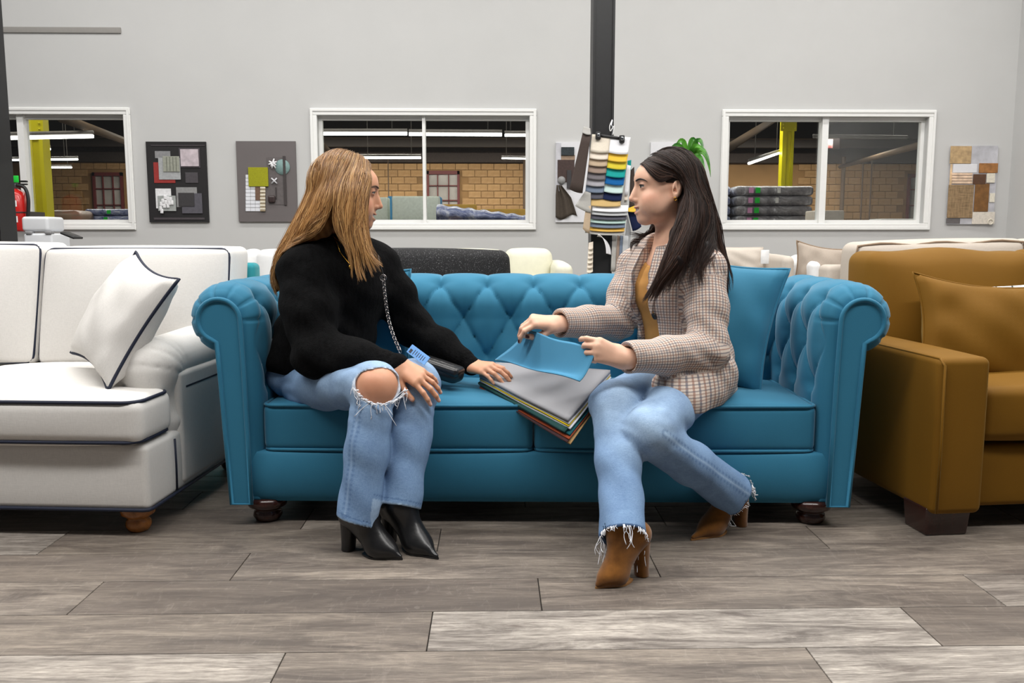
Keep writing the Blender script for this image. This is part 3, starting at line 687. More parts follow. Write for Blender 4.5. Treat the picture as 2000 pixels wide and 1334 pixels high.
# yellow columns
YEL = plain('yellow_column_paint', srgb(214, 204, 8), 0.5, noise_amt=0.08, noise_scale=2)
def ycol(px, wpx, Y, label):
    x0, x1 = P(px-wpx/2, 320, Y)[0], P(px+wpx/2, 320, Y)[0]; wd = x1-x0
    r = thing('yellow_column', label, 'column', ((x0+x1)/2, Y, 0))
    m = MB().add(box(-wd/2, -wd*0.14, -0.10, 0.10, 0, 5.6)); obj('flange', m.geo(), YEL, r, smooth=False)
    obj('flange', box(wd*0.28, wd/2, -0.10, 0.10, 0, 5.6), YEL, r, smooth=False); obj('web', box(-wd*0.14, wd*0.28, -0.06, 0.06, 0, 5.6), YEL, r, smooth=False)
    zc = P(px, 246, Y)[2]
    obj('cap_plate', box(-wd*0.75, wd*0.65, -0.13, -0.105, zc-0.12, zc+0.16), YEL, r, smooth=False)
    for sx in (-0.5, 0.45):
        for sz in (-0.06, 0.02, 0.1): obj('bolt', rbox((wd*sx, -0.14, zc+sz), (0.03, 0.03, 0.03), 0.01, 1, k=1), YEL, r)
ycol(76, 34, 12.5, 'yellow painted steel column seen through the window by the extinguisher')
ycol(1535, 22, 18.6, 'yellow painted steel column behind the stacked mattresses')
# hanging fluorescent lamps
TUBE = emit('fluorescent_tube', (1, 0.96, 0.88), 9.0); HSG = plain('lamp_housing', srgb(120, 116, 112), 0.5)
def lamp(xa, ya, xb, yb, Ya, Yb, label, rp=3.6, on=True):
    A, B = P(xa, ya, Ya), P(xb, yb, Yb); r = rp/FPX*(Ya+Yb)/2/1.2
    t = thing('fluorescent_lamp', label, 'lamp', tuple((A+B)/2), 0, 'hanging lamps of the warehouse')
    obj('tube', tube([A, B], r, 8), TUBE if on else HSG, t, world=True)
    up = np.array((0, 0, r*1.9)); d = (B-A)/np.linalg.norm(B-A)*0.004
    obj('housing', tube([A-d+up, B+d+up], [r*1.25]*2, 6, flat=0.7), HSG, t, world=True)
    for f in (0.15, 0.85): Q = A+(B-A)*f+up; obj('hanger', tube([Q, (Q[0], Q[1], 6.62)], 0.008, 4), HSG, t, world=True)
lamp(-60, 271, 182, 266, 11.4, 11.4, 'long lit lamp, uppermost in the window by the extinguisher', 4.2)
lamp(55, 291, 98, 291, 15, 15, 'short lit lamp beside the yellow column, second from top', 3)
lamp(-20, 313, 152, 311, 17, 17, 'lit lamp crossing the yellow column, third from top', 2.2)
lamp(90, 327, 140, 327, 22, 22, 'short lit lamp low above the tan wall', 2)
lamp(600, 261, 795, 261, 12, 12, 'long lit lamp left of the bar in the middle window', 3.6)
lamp(799, 262, 980, 263, 12, 12, 'long lit lamp right of the bar in the middle window', 3.6)
lamp(986, 264, 1060, 264, 12, 12, 'lit lamp at the right end of the middle window', 3.2)
lamp(700, 308, 822, 308, 18, 18, 'lower lit lamp beside the blonde hair', 2.6)
lamp(980, 309, 1040, 310, 18, 18, 'lower lit lamp at the right end of the middle window', 1.8)
lamp(1463, 319, 1524, 298, 15, 19, 'slanting lit lamp in front of the yellow column', 3.0)
lamp(1588, 268, 1772, 270, 16, 16, 'unlit lamp across the right window', 2.2, False)
# exit sign
e = P(1625, 281, 20); xs = thing('exit_sign', 'small red lit exit sign seen through the right window', 'exit sign', tuple(e))
obj('sign_box', rbox((0, 0, 0), (0.34, 0.08, 0.26), 0.015, 1, k=1), plain('sign_black', (0.02, 0.01, 0.01), 0.5), xs)
obj('sign_face', box(-0.14, 0.0, -0.05, -0.041, -0.1, 0.1), emit('exit_red', (1, 0.03, 0.05), 0.7), xs)
# slanting roof braces
BR = plain('roof_timber', srgb(104, 86, 68), 0.8)
for (xa, ya, Ya, xb, yb, Yb, lb) in ((115, 228, 10, 262, 282, 16, 'slanting timber roof brace seen by the extinguisher'), (612, 268, 9.5, 668, 320, 20, 'slanting timber roof brace behind the blonde hair'),
                                    (1412, 296, 10, 1520, 228, 15, 'slanting steel roof brace left of the yellow column'), (1640, 326, 28, 1830, 274, 13, 'long slanting roof brace over the tan wall at the right')):
    A, B = P(xa, ya, Ya), P(xb, yb, Yb); tag(obj('roof_brace', tube([A, B], 0.06, 4), BR), lb, 'beam')
# pipes and posts against the tan wall
for (px, w_, lb) in ((1645, 8, 'dark wide post against the tan wall'), (1683, 3, 'thin dark conduit on the tan wall'), (1700, 3, 'thin dark conduit right of its twin on the tan wall'), (759, 2, 'thin dark pipe on the tan wall behind the blonde woman'), (1026, 9, 'dark post at the edge of the middle window')):
    A = P(px, 380, YF-0.6); rr = w_/FPX*YF/2
    tag(obj('wall_post', tube([(A[0], A[1], 0), (A[0], A[1], ZTOP+0.2)], rr, 8), plain('post_brown', srgb(80, 64, 50), 0.8)), lb, 'post')
# mattresses wrapped in plastic
PLAS = NT('plastic_wrap'); v = PLAS.coord('Object'); nz = PLAS.noise(v, 2.5, 5, 0.65, 1.5)
PLAS.color(PLAS.ramp(nz, [(0.40, srgb(120, 118, 124)), (0.55, srgb(160, 158, 164)), (0.68, srgb(228, 232, 240))])); PLAS.rough(0.25); PLAS.bump(nz, 0.5, 0.03); PLAS = PLAS.m
BPL = NT('blue_plastic_wrap'); v = BPL.coord('Object'); nz = BPL.noise(v, 3.0, 5, 0.7, 1.8)
BPL.color(BPL.ramp(nz, [(0.38, srgb(92, 104, 150)), (0.52, srgb(150, 160, 200)), (0.66, srgb(240, 244, 252))])); BPL.rough(0.25); BPL.bump(nz, 0.6, 0.04); BPL = BPL.m
GRN = plain('green_sticker', srgb(20, 205, 60), 0.6); PNK = plain('pink_sticker', srgb(226, 160, 206), 0.6); WHT = plain('paper_white', srgb(235, 235, 235), 0.7)
def mattress(x0, x1, t0, b0, Y, mat, label, depth=1.2, stickers=(), group=None):
    A, B = P(x0, b0, Y), P(x1, t0, Y); wd, hh = B[0]-A[0], B[2]-A[2]
    t = thing('wrapped_mattress', label, 'mattress', ((A[0]+B[0])/2, Y+depth/2, A[2]), 0, group)
    obj('body', rbox((0, 0, hh/2), (wd, depth, hh*0.985), hh*0.32, 5, puff=(0.05, 0.05, 0)), mat, t)
    for (px, w_, m) in stickers:
        c = P(px, (t0+b0)/2, Y)[0]-(A[0]+B[0])/2; hw = w_/FPX*Y/2
        obj('sticker', box(c-hw, c+hw, -depth/2-0.056, -depth/2-0.05, hh*0.25, hh*0.8), m, t, smooth=False)
for k in range(4):
    mattress(1438, 1590-k*1.5, 363+19.5*k, 382+19.5*k, 17, PLAS, 'grey wrapped mattress in the stack of four, %s' % ('topmost', 'second from top', 'third from top', 'lowest')[k], 1.4, ((1466-k*1.5, 9, PNK), (1479-k*1.5, 9, GRN)) + (((1520-k*4, 6, WHT),) if k < 2 else ()), 'mattress stack at the right')
    mattress(1405, 1427, 363+19.5*k, 382+19.5*k, 17.05, BPL, 'blue wrapped mattress end beside the grey stack, %s' % ('topmost', 'second from top', 'third from top', 'lowest')[k], 1.2, (), 'mattress ends at the right')
mattress(166, 262, 408, 421, 15, BPL, 'upper blue wrapped mattress under the left window', 1.2, ((215, 7, GRN),))
mattress(166, 262, 421.3, 436, 15, BPL, 'lower blue wrapped mattress under the left window', 1.2, ((209, 7, GRN),))
mattress(98, 150, 410, 437, 14.4, plain('brown_wrap', srgb(140, 116, 100), 0.4, noise_amt=0.3, noise_scale=3, bump=0.3, bump_scale=12), 'brown wrapped bundle beside the yellow column', 0.6)
mattress(735, 840, 429, 440, 12.3, BPL, 'flat blue wrapped mattress with a green sticker', 0.6, ((809, 9, GRN),))
def slab_thing(name, x0, x1, t0, b0, Y, mat, label, th=0.25, puff=0.0):
    A, B = P(x0, b0, Y), P(x1, t0, Y)
    return tag(obj(name, rbox((0, 0, (B[2]-A[2])/2), (B[0]-A[0], th, B[2]-A[2]), 0.03, 2, puff=(0, puff, puff), k=2), mat, loc=((A[0]+B[0])/2, Y+th/2, A[2])), label, 'foam')
FM = plain('pale_foam', srgb(222, 232, 222), 0.9); FY = plain('yellow_foam', srgb(226, 182, 88), 0.9, noise_amt=0.12, noise_scale=4); FB = plain('blue_board', srgb(70, 150, 205), 0.7)
slab_thing('foam_slab', 766, 858, 383, 444, 13.2, FM, 'pale green foam slab standing behind the window bar')
slab_thing('foam_slab', 730, 758, 385, 444, 13.3, FM, 'narrow pale foam slab beside the blonde woman')
slab_thing('foam_board', 757, 768, 383, 444, 13.8, FB, 'blue foam board edge between the pale slabs')
slab_thing('foam_board', 850, 862, 384, 444, 13.9, FB, 'blue foam board edge right of the pale slab')
slab_thing('foam_block', 855, 931, 399, 444, 14.5, FY, 'yellow foam block, taller of the two', 0.5)
slab_thing('foam_block', 932, 1028, 408, 444, 14.5, FY, 'long low yellow foam block', 0.5)
A, B = P(852, 440, 12.0), P(1036, 423, 12.0)
def wr(U, V):
    x = A[0]+(B[0]-A[0])*U; th = 0.30-0.16*U; z = A[2]+th*0.5
    a = V*2*math.pi
    return np.stack((x, 12.0+0.35+0.35*np.cos(a), z+0.012*np.sin(U*40)+(th*0.5)*np.sin(a)), -1)
tag(obj('wrapped_mattress', grid(wr, 24, 16), BPL), 'blue plastic wrapped mattress sagging under the yellow foam', 'mattress')
slab_thing('pallet_wrap', 1720, 1800, 427, 446, 14, WHT, 'white wrapped bundle low at the right window', 0.5)
slab_thing('carton', 1590, 1650, 411, 446, 16, plain('pale_carton', srgb(196, 188, 178), 0.8), 'pale carton behind the right window bar', 0.5)
# black showroom columns
BLK = plain('black_column_paint', srgb(20, 20, 22), 0.45, noise_amt=0.2)
def bcol(xl, xr, Y, d, label, off=0):
    x0, x1 = P(xl, 300, Y)[0], P(xr, 300, Y)[0]
    r = thing('support_column', label, 'column', ((x0+x1)/2, Y+d/2, 0)); wd = x1-x0
    obj('flange', box(-wd/2, -wd/2+0.014, -d/2, d/2, 0, 4.0), BLK, r, smooth=False); obj('flange', box(wd/2-0.014, wd/2, -d/2, d/2, 0, 4.0), BLK, r, smooth=False)
    obj('web', box(-wd/2+0.014, wd/2-0.014, -d/2+0.012, d/2-0.012, 0, 4.0), BLK, r, smooth=False)
    obj('base_plate', box(-wd/2-0.05, wd/2+0.05, -d/2-0.05, d/2+0.05, 0, 0.015), BLK, r, smooth=False)
bcol(1156, 1198, 5.6, 0.16, 'black steel column with the hanging fabric swatches')
bcol(-76, -10, 4.6, 0.16, 'black steel column at the far left edge beside the extinguisher')
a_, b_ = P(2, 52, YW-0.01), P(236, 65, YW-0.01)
rl = tag(obj('wall_shadow_strip', rbox(((a_[0]+b_[0])/2-0.4, YW-0.006, (a_[2]+b_[2])/2), (b_[0]-a_[0]+0.8, 0.012, a_[2]-b_[2]), 0.004, 2, k=2), plain('shadow_strip_grey', srgb(146, 143, 139), 0.8, noise_amt=0.03)), 'thin grey strip added as a shadow band on the wall at the upper left', 'rail')  # added grey strip stands in for a soft shadow on the wall
# ================================================================ things on and near the rear wall
def wall_board(name, label, px0, py0, px1, py1, mat, th=0.02):
    A, B_ = P(px0, py1, YW-0.012), P(px1, py0, YW-0.012); wd, hh = B_[0]-A[0], B_[2]-A[2]
    t = thing(name, label, 'sample board', ((A[0]+B_[0])/2, YW, A[2]))
    obj('panel', box(-wd/2, wd/2, -th, -0.0005, 0, hh), mat, t, smooth=False)
    def cv(px, py): q = P(px, py, YW-0.02); return q[0]-(A[0]+B_[0])/2, q[2]-A[2]
    return t, cv, th
def patch(t, cv, th, name, x0, y0, x1, y1, mat, d=0.006, base=0.0):
    a, b = cv(x0, y1), cv(x1, y0); x, z = (a[0]+b[0])/2, (a[1]+b[1])/2
    return obj(name, rbox((x, -th-base-d/2, z), (b[0]-a[0], d, b[1]-a[1]), min(d*0.3, 0.002), 1, k=1), mat, t, smooth=False)
pc = lambda n, r, g, b, ro=0.7, am=0.12, sc_=60: plain('sample_'+n, srgb(r, g, b), ro, noise_amt=am, noise_scale=sc_)
Z5 = lambda *a: [v/3.226+(0 if i % 2 == 0 else 200) for i, v in enumerate(a)]
# board of dark samples
t, cv, th = wall_board('sample_board', 'black sample board with red, grey and white pieces on the wall', 293, 277, 402, 434, pc('black', 26, 24, 26))
obj('rail', box(cv(295, 284)[0], cv(400, 284)[0], -th-0.004, -th, cv(295, 284)[1]-0.003, cv(295, 284)[1]+0.004), pc('rail', 70, 64, 68), t, smooth=False)
obj('rail', box(cv(301, 427)[0], cv(400, 427)[0], -th-0.004, -th, cv(300, 427)[1]-0.008, cv(300, 427)[1]+0.008), pc('rail', 70, 64, 68), t, smooth=False)
for nm, q, m, d, b in (('stone_piece', (978, 307, 1073, 352), pc('grey', 136, 136, 138), 0.004, 0), ('red_piece', (973, 378, 1100, 508), pc('red', 150, 44, 40), 0.004, 0), ('grey_piece', (1005, 350, 1135, 487), pc('lgrey', 164, 166, 168), 0.005, 0.004),
                       ('ribbed_piece', (1033, 340, 1132, 438), pc('sage', 150, 152, 140), 0.006, 0.009), ('frame_piece', (1132, 288, 1258, 412), pc('frame', 74, 68, 74), 0.004, 0), ('glass_piece', (1142, 296, 1251, 404), pc('mauve', 196, 184, 190, 0.3, 0.2, 25), 0.008, 0.004),
                       ('dark_tile', (1170, 442, 1247, 508), pc('dtile', 76, 72, 76, 0.4), 0.005, 0), ('white_sheet', (985, 543, 1077, 668), pc('white', 226, 226, 228), 0.003, 0), ('concrete_piece', (1000, 588, 1108, 685), pc('conc', 158, 162, 160), 0.006, 0.003),
                       ('grey_sheet', (1115, 535, 1240, 660), pc('grey2', 142, 142, 142), 0.003, 0), ('slate_piece', (1150, 573, 1273, 700), pc('slate', 84, 82, 90), 0.005, 0.003), ('black_piece', (1130, 570, 1225, 655), pc('dark', 54, 52, 54), 0.005, 0.008)):
    patch(t, cv, th, nm, *Z5(*q), m, d, b)
for k in range(4): a = cv(*Z5(1053+k*20, 345)); b = cv(*Z5(1053+k*20, 434)); obj('groove', box(a[0]-0.002, a[0]+0.002, -th-0.0175, -th-0.0148, b[1], a[1]), pc('groove', 110, 112, 102), t, smooth=False)
r_ = np.random.RandomState(4)
for (x, y) in ((1045, 598), (1062, 608), (1080, 612), (1030, 622), (1050, 630), (1070, 634), (1088, 632), (1020, 640), (1040, 652), (1062, 652), (1018, 668), (1024, 686)):
    c = cv(*Z5(x, y)); obj('pebble', rbox((c[0], -th-0.014, c[1]), (0.024, 0.012, 0.036), 0.0059, 1, k=3), pc('white', 226, 226, 228), t)
# grey board with the olive square
t, cv, th = wall_board('sample_board', 'grey sample board with an olive square, teal disc and white tiles', 467, 276, 577, 433, pc('board_grey', 104, 98, 98, 0.7, 0.05, 5))
for nm, q, m, d, b in (('frame_piece', (1690, 345, 1800, 645), pc('bgrey2', 96, 90, 90), 0.003, 0), ('olive_square', (1570, 410, 1690, 530), pc('olive', 152, 152, 22, 0.9, 0.2, 200), 0.010, 0.006), ('brown_strip', (1612, 533, 1640, 618), pc('brown', 112, 86, 70), 0.006, 0.003), ('dark_rod', (1792, 338, 1799, 648), pc('rod', 62, 56, 56), 0.008, 0.003), ('dark_rod', (1738, 535, 1744, 610), pc('rod', 62, 56, 56), 0.006, 0.003)):
    patch(t, cv, th, nm, *Z5(*q), m, d, b)
for i in range(3):
    for j in range(10):
        x0, y0 = 1548+i*31, 455+j*23.2; patch(t, cv, th, 'tile', *Z5(x0+1, y0+1, x0+30, y0+22), pc('tile', 228, 230, 236, 0.3, 0.03), 0.004, 0.001)
for j in range(7): patch(t, cv, th, 'stripe', *Z5(1642, 533+j*22, 1674, 544+j*22), pc('cream', 226, 218, 200), 0.012, 0.004); patch(t, cv, th, 'stripe', *Z5(1642, 544+j*22, 1674, 555+j*22), pc('taupe', 150, 136, 112), 0.010, 0.004)
c = cv(*Z5(1780, 408)); obj('teal_disc', xf(lathe([(0.001, 0), (0.058, 0), (0.06, 0.004), (0.058, 0.008), (0.001, 0.008)], 32), Matrix.Translation((c[0], -th-0.001, c[1])) @ rot('X', 90)), pc('tealdisc', 124, 152, 150), t)
c = cv(*Z5(1715, 610)); obj('dark_ball', rbox((c[0], -th-0.014, c[1]), (0.056, 0.028, 0.056), 0.0139, 1, k=4), pc('ball', 60, 48, 48, 0.3), t)
c = cv(*Z5(1730, 495)); m = MB()
for a in (45, 135): q = np.array((math.cos(math.radians(a)), 0, math.sin(math.radians(a))))*0.03; b = np.array((c[0], -th-0.012, c[1])); m.add(tube([b-q, b+q], 0.006, 8))
obj('cross_knob', m.geo(), pc('silver', 210, 210, 214, 0.3), t)
m = MB(); c = cv(*Z5(1720, 385))
for k in range(14): a = r_.rand()*6.28; q = np.array((c[0], -th-0.012, c[1])); l_ = 0.02+0.03*r_.rand(); m.add(tube([q, q+np.array((math.cos(a)*l_*0.7, -0.008*r_.rand(), math.sin(a)*l_))], [0.010, 0.005], 6))
obj('coral', m.geo(), pc('white', 226, 226, 228), t)['kind'] = 'stuff'
# white board with dark stuffs, behind the swatches
Z7 = lambda *a: [v/4.17+(1060 if i % 2 == 0 else 220) for i, v in enumerate(a)]
t, cv, th = wall_board('sample_board', 'white sample board with dark brown pieces left of the black column', 1085, 278, 1160, 434, pc('bwhite', 222, 222, 226, 0.7, 0.02))
for nm, q, m, d, b in (('marble_piece', (104, 245, 150, 640), pc('marble', 190, 190, 196, 0.4, 0.2, 12), 0.003, 0), ('brown_piece', (120, 385, 258, 565), pc('dbrown', 62, 44, 40, 0.6, 0.2), 0.006, 0.003), ('wood_piece', (150, 345, 262, 390), pc('pwood', 150, 128, 108), 0.004, 0.002), ('stone_piece', (150, 282, 256, 350), pc('dkteal', 40, 48, 52, 0.4, 0.4), 0.010, 0.006), ('rod_piece', (195, 470, 232, 620), pc('dark', 54, 52, 54), 0.008, 0.009)):
    patch(t, cv, th, nm, *Z7(*q), m, d, b)
c = cv(*Z7(152, 552)); obj('knob', xf(lathe([(0.001, 0), (0.032, 0), (0.03, 0.01), (0.018, 0.02), (0.001, 0.024)], 24), Matrix.Translation((c[0], -th-0.009, c[1])) @ rot('X', 90)), pc('grey2', 142, 142, 142), t)
def drape(U, V):
    e = U; x0 = np.interp(V, (0, 0.3, 1), (112, 105, 104)); x1 = np.interp(V, (0, 0.4, 1), (150, 230, 280)); x = x0+(x1-x0)*e; y = 590+V*(262+20*np.sin(e*6))
    a = np.array([[cv(*Z7(xx, yy)) for xx, yy in zip(r1, r2)] for r1, r2 in zip(x, y)])
    return np.stack((a[..., 0], -th-0.012-0.010*np.sin(e*14), a[..., 1]), -1)
obj('draped_cloth', slab(drape, 24, 10, (0, 1, 0), 0.004), weave('brown_grey_cloth', srgb(78, 70, 62), 0.2, 300), t)
# board behind the plant
t, cv, th = wall_board('sample_board', 'white sample board behind the plant and the dark haired woman', 1268, 278, 1372, 434, pc('bwhite', 222, 222, 226, 0.7, 0.02))
patch(t, cv, th, 'taupe_piece', 1290, 330, 1340, 400, pc('taupe', 150, 136, 112)); patch(t, cv, th, 'grey_piece', 1325, 370, 1362, 425, pc('grey2', 142, 142, 142))
# board of timbers and woven stuffs at the right
Z8 = lambda *a: [v/3.279+(1390 if i % 2 == 0 else 200) for i, v in enumerate(a)]
t, cv, th = wall_board('sample_board', 'sample board of timber, jute and marble pieces at the right', 1849, 285, 1949, 438, pc('marble', 200, 200, 204, 0.4, 0.12, 10))
WD = lambda n, r, g, b: plain('timber_'+n, srgb(r, g, b), 0.5, noise_amt=0.25, noise_scale=25)
for nm, q, m, d, b in (('tan_piece', (1523, 280, 1665, 392), WD('tan', 182, 154, 114), 0.006, 0), ('timber_strip', (1520, 395, 1542, 528), WD('light', 214, 184, 146), 0.005, 0), ('white_piece', (1543, 395, 1700, 450), pc('bwhite', 222, 222, 226, 0.7, 0.02), 0.004, 0), ('timber_piece', (1708, 390, 1832, 452), WD('oak', 158, 108, 58), 0.007, 0.002),
                       ('dark_timber', (1670, 460, 1755, 525), WD('dark', 92, 62, 42), 0.006, 0.002), ('cream_tile', (1755, 455, 1812, 515), pc('creamt', 222, 216, 200), 0.008, 0.004), ('brown_timber', (1675, 520, 1778, 700), WD('brown', 122, 84, 42), 0.006, 0.001), ('white_tile', (1775, 582, 1812, 640), pc('creamt', 222, 216, 200), 0.007, 0.002),
                       ('jute_piece', (1503, 528, 1678, 740), weave('jute', srgb(150, 126, 96), 0.35, 110), 0.008, 0.002), ('cream_piece', (1663, 702, 1812, 780), pc('creamb', 216, 208, 196), 0.006, 0.002), ('dark_piece', (1500, 742, 1590, 776), pc('dkgrey', 100, 96, 96), 0.004, 0)):
    patch(t, cv, th, nm, *Z8(*q), m, d, b)
for j in range(4): patch(t, cv, th, 'timber_strip', *Z8(1535, 452+j*18, 1668, 467+j*18), WD('pale', 222, 194, 168), 0.007, 0.003)
c = cv(*Z8(1780, 765)); obj('ring', tube([(c[0]+0.02*math.cos(a), -th-0.012, c[1]+0.02*math.sin(a)) for a in np.linspace(0, 6.283, 18, endpoint=False)], 0.004, 6, closed=True), pc('creamt', 222, 216, 200), t)
# board on the right-hand wall, seen edge on
z1, z0 = P(1995, 350, YW-0.3)[2], P(1995, 438, YW-0.3)[2]
t = thing('sample_board', 'sample board with an orange piece on the wall past the corner', 'sample board', (XR, YW-0.8, z0))
obj('panel', box(-0.02, -0.001, -0.35, 0.35, 0, z1-z0), pc('bwhite', 222, 222, 226, 0.7, 0.02), t, smooth=False); obj('orange_piece', box(-0.026, -0.02, 0.02, 0.33, 0.25, z1-z0-0.02), pc('orange', 206, 92, 60), t, smooth=False); obj('pink_piece', box(-0.026, -0.02, 0.02, 0.33, 0.02, 0.24), pc('pink', 214, 160, 140), t, smooth=False)
# ---------------------------------------------------------------- fire extinguisher, printer
ec = P(31, 400, 6.55); ez0 = P(31, 452, 6.55)[2]; ez1 = P(31, 372, 6.55)[2]; R_ = 0.078
fe = thing('fire_extinguisher', 'red fire extinguisher with black hose beside the black column', 'fire extinguisher', (ec[0], 6.55, ez0))
hh = ez1-ez0
obj('cylinder', lathe([(R_*0.86, 0), (R_, 0.015), (R_, hh*0.86), (R_*0.85, hh*0.95), (R_*0.45, hh*1.02), (0.02, hh*1.04), (0.02, hh*1.08)], 28), plain('extinguisher_red', srgb(196, 30, 26), 0.25, coat=0.4), fe)
obj('band', lathe([(R_*1.012, hh*0.44), (R_*1.02, hh*0.445), (R_*1.02, hh*0.475), (R_*1.012, hh*0.48)], 28), plain('band_dark', srgb(60, 20, 20), 0.5), fe)
for z in (0.60, 0.22): 
    a = np.linspace(-1.9, -0.9, 8); g = grid(lambda U, V: np.stack((R_*1.015*np.cos(-1.75+U*0.75), R_*1.015*np.sin(-1.75+U*0.75), hh*(z+V*0.15)), -1), 8, 1); obj('label', g, WHT, fe)
blk = plain('black_rubber', (0.012, 0.012, 0.013), 0.5)
obj('valve', rbox((0, 0, hh*1.13), (0.045, 0.045, 0.06), 0.012, 1, k=2), plain('dull_steel', srgb(120, 120, 124), 0.35, metal=0.8), fe)
obj('lever', rbox((0.02, 0, hh*1.22), (0.15, 0.03, 0.014), 0.005, 1, k=2), blk, fe); obj('carry_handle', rbox((0.02, 0, hh*1.15), (0.15, 0.026, 0.012), 0.005, 1, k=2), blk, fe)
obj('green_tag', rbox((0.025, -0.03, hh*1.27), (0.05, 0.004, 0.05), 0.0015, 1, k=1), GRN, fe)
obj('hose', tube(spline([(0.03, -0.02, hh*1.12), (0.085, -0.02, hh*1.06), (0.105, -0.02, hh*0.8), (0.098, -0.02, hh*0.45), (0.085, -0.02, hh*0.2)], 30), 0.013, 10), blk, fe)
obj('nozzle', tube([(0.085, -0.02, hh*0.22), (0.083, -0.02, hh*0.02)], [0.014, 0.018], 12), blk, fe)
obj('wall_bracket', box(-0.03, 0.03, 0.06, YW-6.55, hh*0.3, hh*0.5), DK, fe, smooth=False)
pz = P(86, 422, 5.6)[2]; pA, pB = P(44, 440, 5.6), P(100, 440, 5.6); pw = pB[0]-pA[0]
pr = thing('printer', 'white office printer behind the white sofa', 'printer', ((pA[0]+pB[0])/2, 5.72, 0.0)); PW_ = plain('printer_white', srgb(226, 228, 232), 0.4, noise_amt=0.01)
obj('stand', rbox((0, 0, 0.26), (pw*1.05, 0.25, 0.52), 0.01, 1, k=1), plain('stand_grey', srgb(150, 150, 152), 0.6), pr)
obj('body', rbox((0, 0, (0.52+pz-0.11)/2), (pw, 0.24, pz-0.11-0.52), 0.015, 2, k=2), PW_, pr)
obj('lid', rbox((-0.02, 0, pz-0.05), (pw*0.94, 0.22, 0.095), 0.02, 2, k=3), PW_, pr)
for sx in (-0.3, 0.38): obj('hinge', rbox((pw*sx, -0.105, pz-0.105), (0.04, 0.05, 0.02), 0.004, 1, k=1), plain('stand_grey', srgb(150, 150, 152), 0.6), pr)
lv = P(140, 460, 5.4); tag(obj('paper_tray', xf(rbox((0, 0, 0), (0.09, 0.12, 0.014), 0.005, 1, k=2), Matrix.Translation(lv) @ rot('Y', 22)), blk, pr, world=True), None, None)
# ---------------------------------------------------------------- hanging swatches on the black column
CY = 5.56
SWC = dict(cream=(226, 216, 200), white=(236, 236, 240), off=(222, 210, 196), tan=(180, 160, 136), taupe=(146, 128, 116), dgrey=(112, 108, 112), grey=(158, 156, 162), slate=(110, 122, 140), dslate=(84, 84, 94), yellow=(224, 184, 66), olive=(202, 186, 58), teal=(30, 150, 146), blue=(24, 92, 152), mint=(190, 212, 208), navy=(24, 34, 66), sand=(200, 170, 116), lgrey=(178, 180, 182), ochre=(212, 170, 84), mintb=(172, 196, 190), pgrey=(170, 168, 164), brown=(74, 64, 60))
cl = lambda n: weave('swatch_'+n, srgb(*SWC[n]), 0.08, 500, bump=0.1)
hg = thing('swatch_hanger', 'hanging fabric swatch ladder clipped to the black column', 'fabric swatches', tuple(P(1185, 270, CY)), 0)
def flap(quad, mat, dy, parent, name='swatch', Y=CY):
    """quad in photo-measured corners: top left, top right, bottom right, bottom left; the lower edge kicks forward."""
    q = [P(*Z7(a, b), Y) for a, b in quad]
    def f(U, V):
        U3, V3 = U[..., None], V[..., None]
        p = (q[0]*(1-U3)+q[1]*U3)*(1-V3)+(q[3]*(1-U3)+q[2]*U3)*V3
        p[..., 1] += -dy-0.014*V**1.5-0.004*np.sin(U*math.pi)*V; p[..., 2] += -0.006*np.sin(U*math.pi)*V
        return p
    return obj(name, slab(f, 8, 6, (0, 1, 0), 0.0025), mat, parent, world=True)
def skew(y): return (y-180)/(690-180)*-58
rows = [('cream', 180, 325), ('off', 300, 380), ('tan', 362, 435), ('taupe', 415, 490), ('dgrey', 470, 542), ('grey', 522, 596), ('slate', 575, 648), ('dslate', 625, 697)]
for i, (c, y0, y1) in enumerate(rows[::-1]):
    flap([(398+skew(y0), y0), (548+skew(y0), y0+12), (546+skew(y1), y1+6), (396+skew(y1), y1-4)], cl(c), 0.012+i*0.0025, hg)
rows = [('white', 192, 340), ('yellow', 325, 402), ('olive', 388, 462), ('teal', 448, 528), ('blue', 506, 590), ('mint', 572, 655), ('navy', 640, 715)]
for i, (c, y0, y1) in enumerate(rows[::-1]):
    flap([(548+skew(y0), y0), (712+skew(y0)*1.2, y0+14), (708+skew(y1)*1.2, y1+4), (548+skew(y1), y1-10)], cl(c), 0.012+i*0.0025, hg)
rows = [('sand', 695, 765, 372, 628), ('white', 750, 808, 398, 690), ('lgrey', 790, 838, 396, 686), ('dslate', 822, 872, 386, 680), ('mintb', 855, 902, 384, 672), ('slate', 885, 938, 380, 666), ('ochre', 920, 968, 378, 662), ('pgrey', 950, 996, 376, 660)]
for i, (c, y0, y1, x0, x1) in enumerate(rows[::-1]): flap([(x0+4, y0), (x1+4, y0+6), (x1, y1), (x0, y1-8)], cl(c), 0.004+i*0.002, hg)
obj('backing', slab(lambda U, V: np.stack([P(*Z7(400, 210), CY+0.004)*0+0, ][0:0] or [U*0, U*0, U*0], -1) if False else np.array([[P(*Z7(400+300*u-55*v, 210+770*v), CY+0.002) for u, v in zip(r1, r2)] for r1, r2 in zip(U, V)]), 4, 6, (0, 1, 0), 0.003), cl('pgrey'), hg, world=True)
bar = obj('hanger_bar', tube([P(*Z7(432, 182), CY-0.03), P(*Z7(662, 214), CY-0.03)], 0.010, 8), blk, hg, world=True)
for (x, y) in ((452, 188), (645, 216)): c = P(*Z7(x, y), CY-0.045); obj('clip', rbox(tuple(c), (0.034, 0.02, 0.05), 0.008, 1, k=2), blk, bar, world=True); obj('clip_stud', rbox(tuple(c+np.array((0, -0.014, 0.002))), (0.016, 0.01, 0.022), 0.004, 1, k=2), plain('chrome', srgb(210, 214, 220), 0.15, metal=1.0), bar, world=True)
